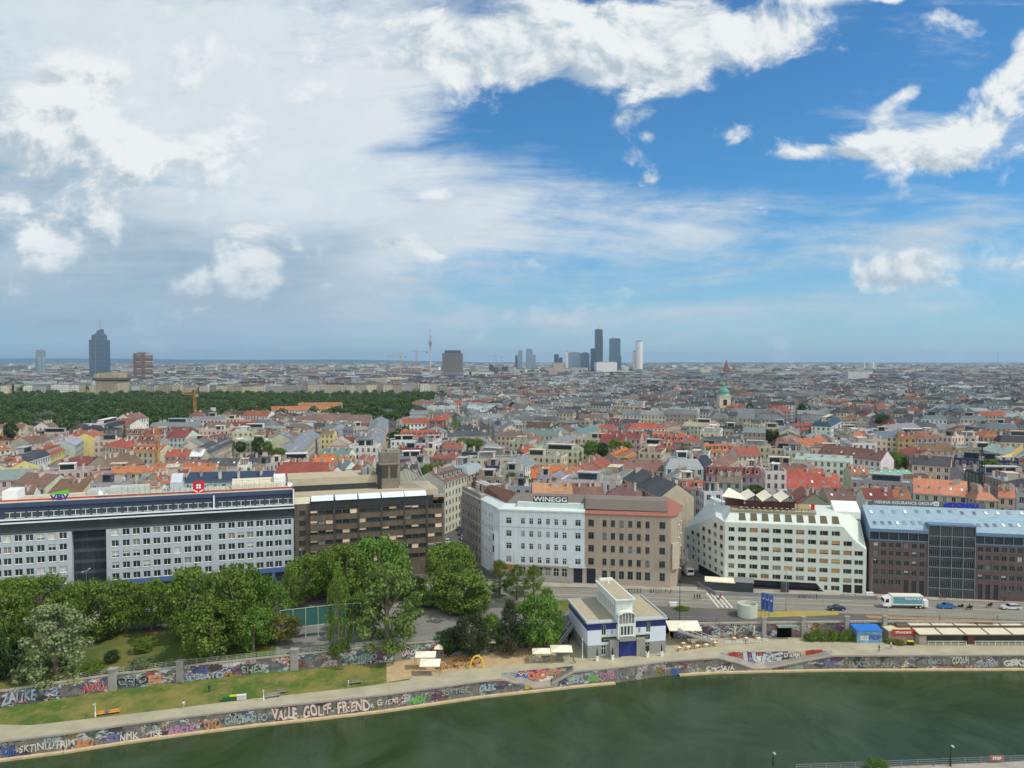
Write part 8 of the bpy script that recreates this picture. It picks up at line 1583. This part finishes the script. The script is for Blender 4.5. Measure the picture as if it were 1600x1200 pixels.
def gm(name, c, rough=.25):
    if name in MATS: return MATS[name]
    m, n, l, b_ = newmat(name); MATS[name] = m; g = G(m); geo = n.new('ShaderNodeNewGeometry'); s = n.new('ShaderNodeSeparateXYZ'); l.new(geo.outputs['Position'], s.inputs[0]); f = g.m('LESS_THAN', g.m('FRACT', g.m('DIVIDE', s.outputs[2], 3.8)), .28); v_ = g.m('LESS_THAN', g.m('FRACT', g.m('DIVIDE', s.outputs[0], 4.5)), .16)
    cc = g.mix(f, c, tuple(min(1, x*1.9+.05) for x in c)); cc = g.mix(g.m('MULTIPLY', v_, .6), cc, tuple(min(1, x*1.6+.04) for x in c)); l.new(cc, b_.inputs['Base Color']); b_.inputs['Roughness'].default_value = rough; return m
def tower(px0, px1, yt, D, segs, m, label, dep=None, name='skyscraper'):
    """segs: list of (fx0, fx1, ftop) boxes as fractions of width and height"""
    x0_, x1_ = (px0-800)/F*D, (px1-800)/F*D; W = x1_-x0_; ht = H-(yt-HOR)*D/F; dep = dep or W; t_ = thing(name, label, 'skyscraper', (x0_, D, 0))
    for i, (a, c, f_) in enumerate(segs):
        b_ = MB(); y0_ = -.3*i; b_.box(a*W, c*W, y0_, dep-y0_*.1, 0, ht*f_); b_.build('shaft' if i == 0 else 'side_block', m, t_)
    b_ = MB(); a, c, f_ = segs[0]; b_.box(a*W+W*.15, c*W-W*.15, dep*.2, dep*.8, ht*f_, ht*f_+4); b_.build('rooftop_plant', STEEL, t_); return t_, W, ht, dep
B1 = gm('blue_glass_tower', (.045, .085, .13)); B2 = gm('grey_glass_tower', (.14, .19, .23)); B3 = gm('dark_glass_tower', (.025, .045, .07)); B4 = gm('white_banded_tower', (.50, .48, .46), .6); B5 = gm('brown_tower', (.10, .07, .055), .6)
t_, W, ht, dp = tower(139.5, 161.5, 531, 2250, [(0, 1, 1)], B1, 'tall blue glass skyscraper with stepped pointed top on the left', 40)
x = W/2; z1_ = H-(521-HOR)*2250/F; z2_ = H-(514-HOR)*2250/F; b_ = MB(); b_.box(W*.12, W*.86, 5, 35, ht, z1_-4); b_.box(W*.28, W*.80, 8, 32, z1_-4, z1_); b_.prism([(W*.40, 12), (W*.72, 12), (W*.72, 28), (W*.40, 28)], z1_, z2_, z1s=[z2_-6, z2_, z2_, z2_-6]); b_.build('crown_tiers', B1, t_); b_ = MB(); b_.beam((W*.55, 20, z2_-4), (W*.55, 20, z2_+28), 1.2); b_.box(W*.44, W*.47, -.4, -.02, 0, ht); b_.build('spire', STEEL, t_)
t_, W, ht, dp = tower(56, 66, 548, 3100, [(0, 1, 1)], B2, 'round slim grey skyscraper at the far left horizon'); b_ = MB(); b_.lathe([(W*.62, 0), (W*.62, ht*.72), (W*.45, ht*.8), (W*.52, ht+3), (0, ht+3)], (W/2, W/2), 16); b_.build('round_shaft', B2, t_)
t_, W, ht, dp = tower(203, 231, 553, 2250, [(.2, .8, 1.02)], B5, 'round tower block with coloured floor bands on the left', 40); b_ = MB()
for k in range(22):
    z = k*ht/22; c = ((.30, .20, .15), (.46, .44, .40), (.10, .11, .12), (.35, .15, .12), (.22, .26, .24))[k % 5]; b_.lathe([(W*.52, z), (W*.52, z+ht/22*.55), (W*.49, z+ht/22*.56), (W*.49, z+ht/22)], (W/2, W/2), 18, 0, c)
b_.lathe([(W*.5, ht), (0, ht+.2)], (W/2, W/2), 18, 0, (.2, .2, .2)); b_.build('banded_floors', M_PLAIN, t_)
t_, W, ht, dp = tower(691, 722, 552, 2800, [(0, 1, 1)], gm('brown_grid_tower', (.10, .09, .085), .5), 'broad brown grid facade tower with dark set back top in the centre', 60); b_ = MB(); b_.box(W*.12, W*.9, 6, 50, ht, ht+11); b_.build('set_back_top', B3, t_)
t_, W, ht, dp = tower(930, 941.5, 515, 4400, [(0, 1, 1), (.6, 1.04, .82)], B3, 'tallest dark skyscraper with thin antenna in the far cluster', 36); b_ = MB(); b_.beam((W*.45, 10, ht), (W*.45, 10, ht+34), 1.5); b_.build('antenna', STEEL, t_)
tower(953, 970, 529, 4400, [(0, .96, 1), (-.02, 1.04, .5)], B1, 'second tallest dark blue skyscraper right of the tallest', 44)
t_, W, ht, dp = tower(989, 993.5, 549, 4400, [(0, 1, 1)], B4, 'thin white tower attached to the round banded tower', 20); t_ = thing('skyscraper', 'round white banded tower at the right of the far cluster', 'skyscraper', ((998.5-800)/F*4380, 4380, 0)); b_ = MB(); rr_ = 5.5/F*4380; hh = H-(534-HOR)*4380/F; b_.lathe([(rr_, 0), (rr_, hh), (0, hh)], n=20); b_.build('shaft', B4, t_); b_ = MB(); b_.lathe([(rr_*.9, hh+.1), (rr_*.9, hh+6), (0, hh+6)], n=16); b_.build('rooftop_plant', STEEL, t_)
for q in ((805, 809, 556, 4700, [(0, 1, 1)], B3, 'low dark tower left of the twin grey towers'), (809.5, 816, 548, 4700, [(0, 1, 1)], B2, 'grey tower, left of the twin pair'), (822, 832, 546, 4700, [(0, 1, 1)], B2, 'grey blue tower, right of the twin pair'), (832.5, 837, 555, 4700, [(0, 1, 1)], B2, 'lower shoulder tower right of the grey blue tower'), (866, 873, 554, 4700, [(0, 1, 1)], B3, 'short dark tower above the pinkish twin towers'), (873.5, 879, 559, 4700, [(0, 1, 1)], B3, 'small dark tower beside the short dark tower'), (884, 888, 550, 4600, [(0, 1, 1)], B4, 'thin pale tower left of the curved block'), (888.5, 907, 551, 4600, [(0, 1, 1)], B2, 'wide curved grey office block in the far cluster'), (908, 921, 552, 4500, [(0, 1, 1), (.3, .7, 1.05)], B1, 'blue stepped tower left of the tallest skyscraper'), (923, 929.5, 545, 4500, [(0, 1, 1)], B1, 'slender blue tower directly left of the tallest skyscraper'), (932, 964, 566, 4000, [(0, 1, 1)], B4, 'wide white layered block at the foot of the far cluster'), (1350, 1366, 566, 4700, [(0, 1, .25), (.85, 1, 1), (0, .1, 1)], B4, 'white frame shaped building on the right horizon'), (764, 778, 570, 3400, [(0, .45, 1), (.5, 1, .8)], B3, 'dark unfinished tower pair right of the brown tower'), (784, 794, 573, 3400, [(0, 1, 1)], B3, 'small dark block right of the unfinished towers')): tower(*q)
# flak tower
D = 1400; x0_ = (149-800)/F*D; t_ = thing('flak_tower', 'massive windowless concrete flak tower rising out of the park wood', 'tower', (x0_, D, 0)); zt_ = H-(583-HOR)*D/F; zl_ = H-(592-HOR)*D/F; W = 35/F*D; FC = mat('raw_flak_concrete', (.36, .31, .22), .9, var=.25, scale=.08); b_ = MB(); b_.box(0, W, 0, W, 0, zl_-4); b_.build('body', FC, t_); b_ = MB(); b_.prism([(-4, -4), (W+4, -4), (W+4, W+4), (-4, W+4)], zl_-2, zl_+2); 
for s_ in range(4): b_.box(-1.0*s_, W+1.0*s_, -1.0*s_, W+1.0*s_, zl_-4+s_*.6, zl_-3.5+s_*.6)
b_.build('gallery', mat('dark_gallery_concrete', (.12, .11, .09), .9), t_); b_ = MB(); b_.box(2, W-2, 2, W-2, zl_+2, zt_); b_.box(-2, 6, -2, 6, zl_+2, zt_-2); b_.box(W-6, W+2, -2, 6, zl_+2, zt_-2); b_.build('upper_block', FC, t_)
# television tower
D = 5200; t_ = thing('television_tower', 'slender television tower with pod and striped mast in the centre left', 'tower', ((672.5-800)/F*D, D, 0)); zz = lambda y: H-(y-HOR)*D/F; b_ = MB(); b_.lathe([(7, 0), (4, zz(548))], n=12); b_.build('shaft', LGREY, t_); b_ = MB(); b_.lathe([(4, zz(541)), (9, zz(539)), (11, zz(536)), (11, zz(534)), (6, zz(531)), (3, zz(529)), (2.5, zz(527))], n=16); b_.lathe([(4, zz(548)-2), (4, zz(541))], n=10); b_.build('pod', STEEL, t_)
for i in range(4): b_ = MB(); b_.lathe([(2.6-i*.4, zz(527-i*4)), (2.3-i*.4, zz(523-i*4))], n=8); b_.build('mast_section', (mat('mast_red', (.4, .05, .04)), WHITE)[i % 2], t_)
# church with green dome
D = 830; t_ = thing('church_tower', 'cream church tower with green copper dome and lantern spire right of centre', 'church', ((1131-800)/F*D, D, 0)); zz = lambda y: H-(y-HOR)*D/F; w_ = 6; b_ = MB(); b_.box(-w_, w_, -w_, w_, 0, zz(619)); b_.box(-w_-.5, w_+.5, -w_-.5, w_+.5, zz(619), zz(618)); b_.build('tower', mat('cream_church_wall', (.60, .54, .40), .85), t_); b_ = MB(); b_.box(-2, 2, -w_-.05, -w_-.01, zz(633), zz(624)); b_.build('belfry_opening', DARK, t_); b_ = MB(); b_.lathe([(6.5, zz(618)), (5.2, zz(615)), (5.6, zz(612)), (4.6, zz(608)), (1.5, zz(606)), (1.3, zz(603)), (1.9, zz(601)), (1, zz(599)), (.35, zz(597)), (.15, zz(588))], n=14); b_.build('dome', mat('copper_green', (.13, .30, .25), .6), t_)
D = 3300; t_ = thing('church', 'distant reddish pointed church with two spires near the right horizon', 'church', ((1135-800)/F*D, D, 0)); zz = lambda y: H-(y-HOR)*D/F; SP = mat('red_spire', (.22, .10, .09), .8); b_ = MB(); b_.box(-12, 12, -8, 8, 0, zz(574)); b_.build('nave', SP, t_); b_ = MB(); b_.lathe([(9, zz(576)), (8, zz(570)), (1, zz(562))], n=6); b_.build('spire', SP, t_); b_ = MB(); b_.lathe([(5, zz(578)), (4, zz(573)), (.4, zz(569))], (34, 0), 6); b_.build('side_spire', SP, t_)
D = 4200; t_ = thing('radio_mast', 'thin white lattice mast over a domed building at the right horizon', 'mast', ((1559-800)/F*D, D, 0)); zz = lambda y: H-(y-HOR)*D/F; b_ = MB(); b_.lathe([(7, zz(580)), (2.5, zz(570)), (1.2, zz(552))], n=6); b_.build('mast', LGREY, t_); b_ = MB(); b_.lathe([(30, 0), (30, zz(582)), (20, zz(580)), (0, zz(579))], n=16); b_.build('dome', LGREY, t_)
# cranes
YC = mat('crane_yellow', (.50, .33, .06), .6); OC = mat('crane_orange', (.50, .20, .05), .6)
def crane(px, yt, yb, D, jl, jr, m, label, w_=1.6, rot=0.0, zb=0):
    t_ = thing('tower_crane', label, 'crane', ((px-800)/F*D, D, zb), rot); zt_ = H-(yt-HOR)*D/F-zb; b_ = MB(); n_ = int(zt_/(w_*2.2))
    for sx in (-1, 1):
        for sy in (-1, 1): b_.beam((sx*w_/2, sy*w_/2, 0), (sx*w_/2, sy*w_/2, zt_), w_*.16)
    for k in range(n_):
        z0_, z1_ = zt_*k/n_, zt_*(k+1)/n_; s_ = 1 if k % 2 else -1
        b_.beam((-s_*w_/2, -w_/2, z0_), (s_*w_/2, -w_/2, z1_), w_*.12); b_.beam((-w_/2, -s_*w_/2, z0_), (-w_/2, s_*w_/2, z1_), w_*.12)
    b_.build('mast', m, t_); b_ = MB(); a, c = jl/F*D, jr/F*D
    b_.beam((-a, 0, zt_), (c, 0, zt_), w_*.35); b_.beam((-a, 0, zt_+w_*.9), (0, 0, zt_+w_*1.2), w_*.2)
    k = -a
    while k < 0: b_.beam((k, 0, zt_), (k+w_, 0, zt_+w_), w_*.12); k += w_*2
    b_.beam((0, 0, zt_), (0, 0, zt_+w_*3), w_*.3); b_.beam((0, 0, zt_+w_*3), (-a*.7, 0, zt_+w_*.9), w_*.1); b_.beam((0, 0, zt_+w_*3), (c, 0, zt_+.3), w_*.1); b_.build('jib', m, t_); b_ = MB(); b_.box(c-w_*1.6, c, -w_*.5, w_*.5, zt_-w_*1.5, zt_); b_.build('counterweight', CONC, t_)
crane(626, 557, 590, 2600, 22, 9, YC, 'yellow tower crane with long level jib left of the television tower', 3.4); crane(617, 568, 590, 2650, 0, 12, YC, 'shorter yellow tower crane beside the long jib crane', 3.2); crane(651, 549, 590, 2600, 10, 17, mat('crane_grey', (.34, .30, .22), .6), 'tall greyish tower crane nearest the television tower', 3.4); crane(643, 565, 590, 2700, 3, 6, YC, 'small yellow crane mast between the two larger cranes', 3.0); crane(597, 575, 592, 2700, 6, 4, YC, 'low yellow crane at the left of the crane group', 3.0)
crane(775, 557, 572, 3400, 14, 9, mat('crane_grey', (.34, .30, .22), .6), 'distant thin crane above the unfinished tower pair', 3)
crane(304, 616, 650, 760, 19, 5, OC, 'orange tower crane standing before the park wood', 1.8); crane(244, 682, 735, 380, 3, 5, OC, 'orange crane mast among the roofs behind the grey office', 1.7); crane(1537, 713, 765, 310, 4, 3, DARK, 'dark crane mast among the roofs on the right', 1.2)
# yellow swooping roof edge on the dark modern block
D = 392; t_ = thing('curved_canopy', 'swooping yellow canopy edge on top of the dark modern block at right', 'canopy', ((1540-800)/F*D, D-3, 21)); b_ = MB(); pr = None
for i in range(25):
    s_ = i/24; px = 1498+s_*96; y = 707+9*math.sin(s_*math.pi)*1.0-(8 if s_ > .85 else 0)*(s_-.85)/.15; c = Vector(((px-1540)/F*D, -2*math.sin(s_*3.1), H-(y-HOR)*D/F-21)); 
    if pr: b_.face([pr, c, c+Vector((0, 2.2, 1.0)), pr+Vector((0, 2.2, 1.0))]); b_.face([pr-Vector((0, 0, .7)), c-Vector((0, 0, .7)), c, pr])
    pr = c
b_.build('canopy', mat('yellow_canopy', (.62, .42, .12), .6), t_)
# ---------------------------------------------------------------- air
HZ = 1
if HZ:
    b_ = MB(); b_.box(-22000, 22000, -400, 22500, -14, 300); m, n, l, bs = newmat('air_haze'); n.remove(bs); pv_ = n.new('ShaderNodeVolumePrincipled'); pv_.inputs['Color'].default_value = (.52, .76, 1.0, 1); pv_.inputs['Density'].default_value = 4.2e-5; pv_.inputs['Anisotropy'].default_value = .2; l.new(pv_.outputs[0], n['Material Output'].inputs['Volume'])
    b_.build('haze', m, kind='stuff')
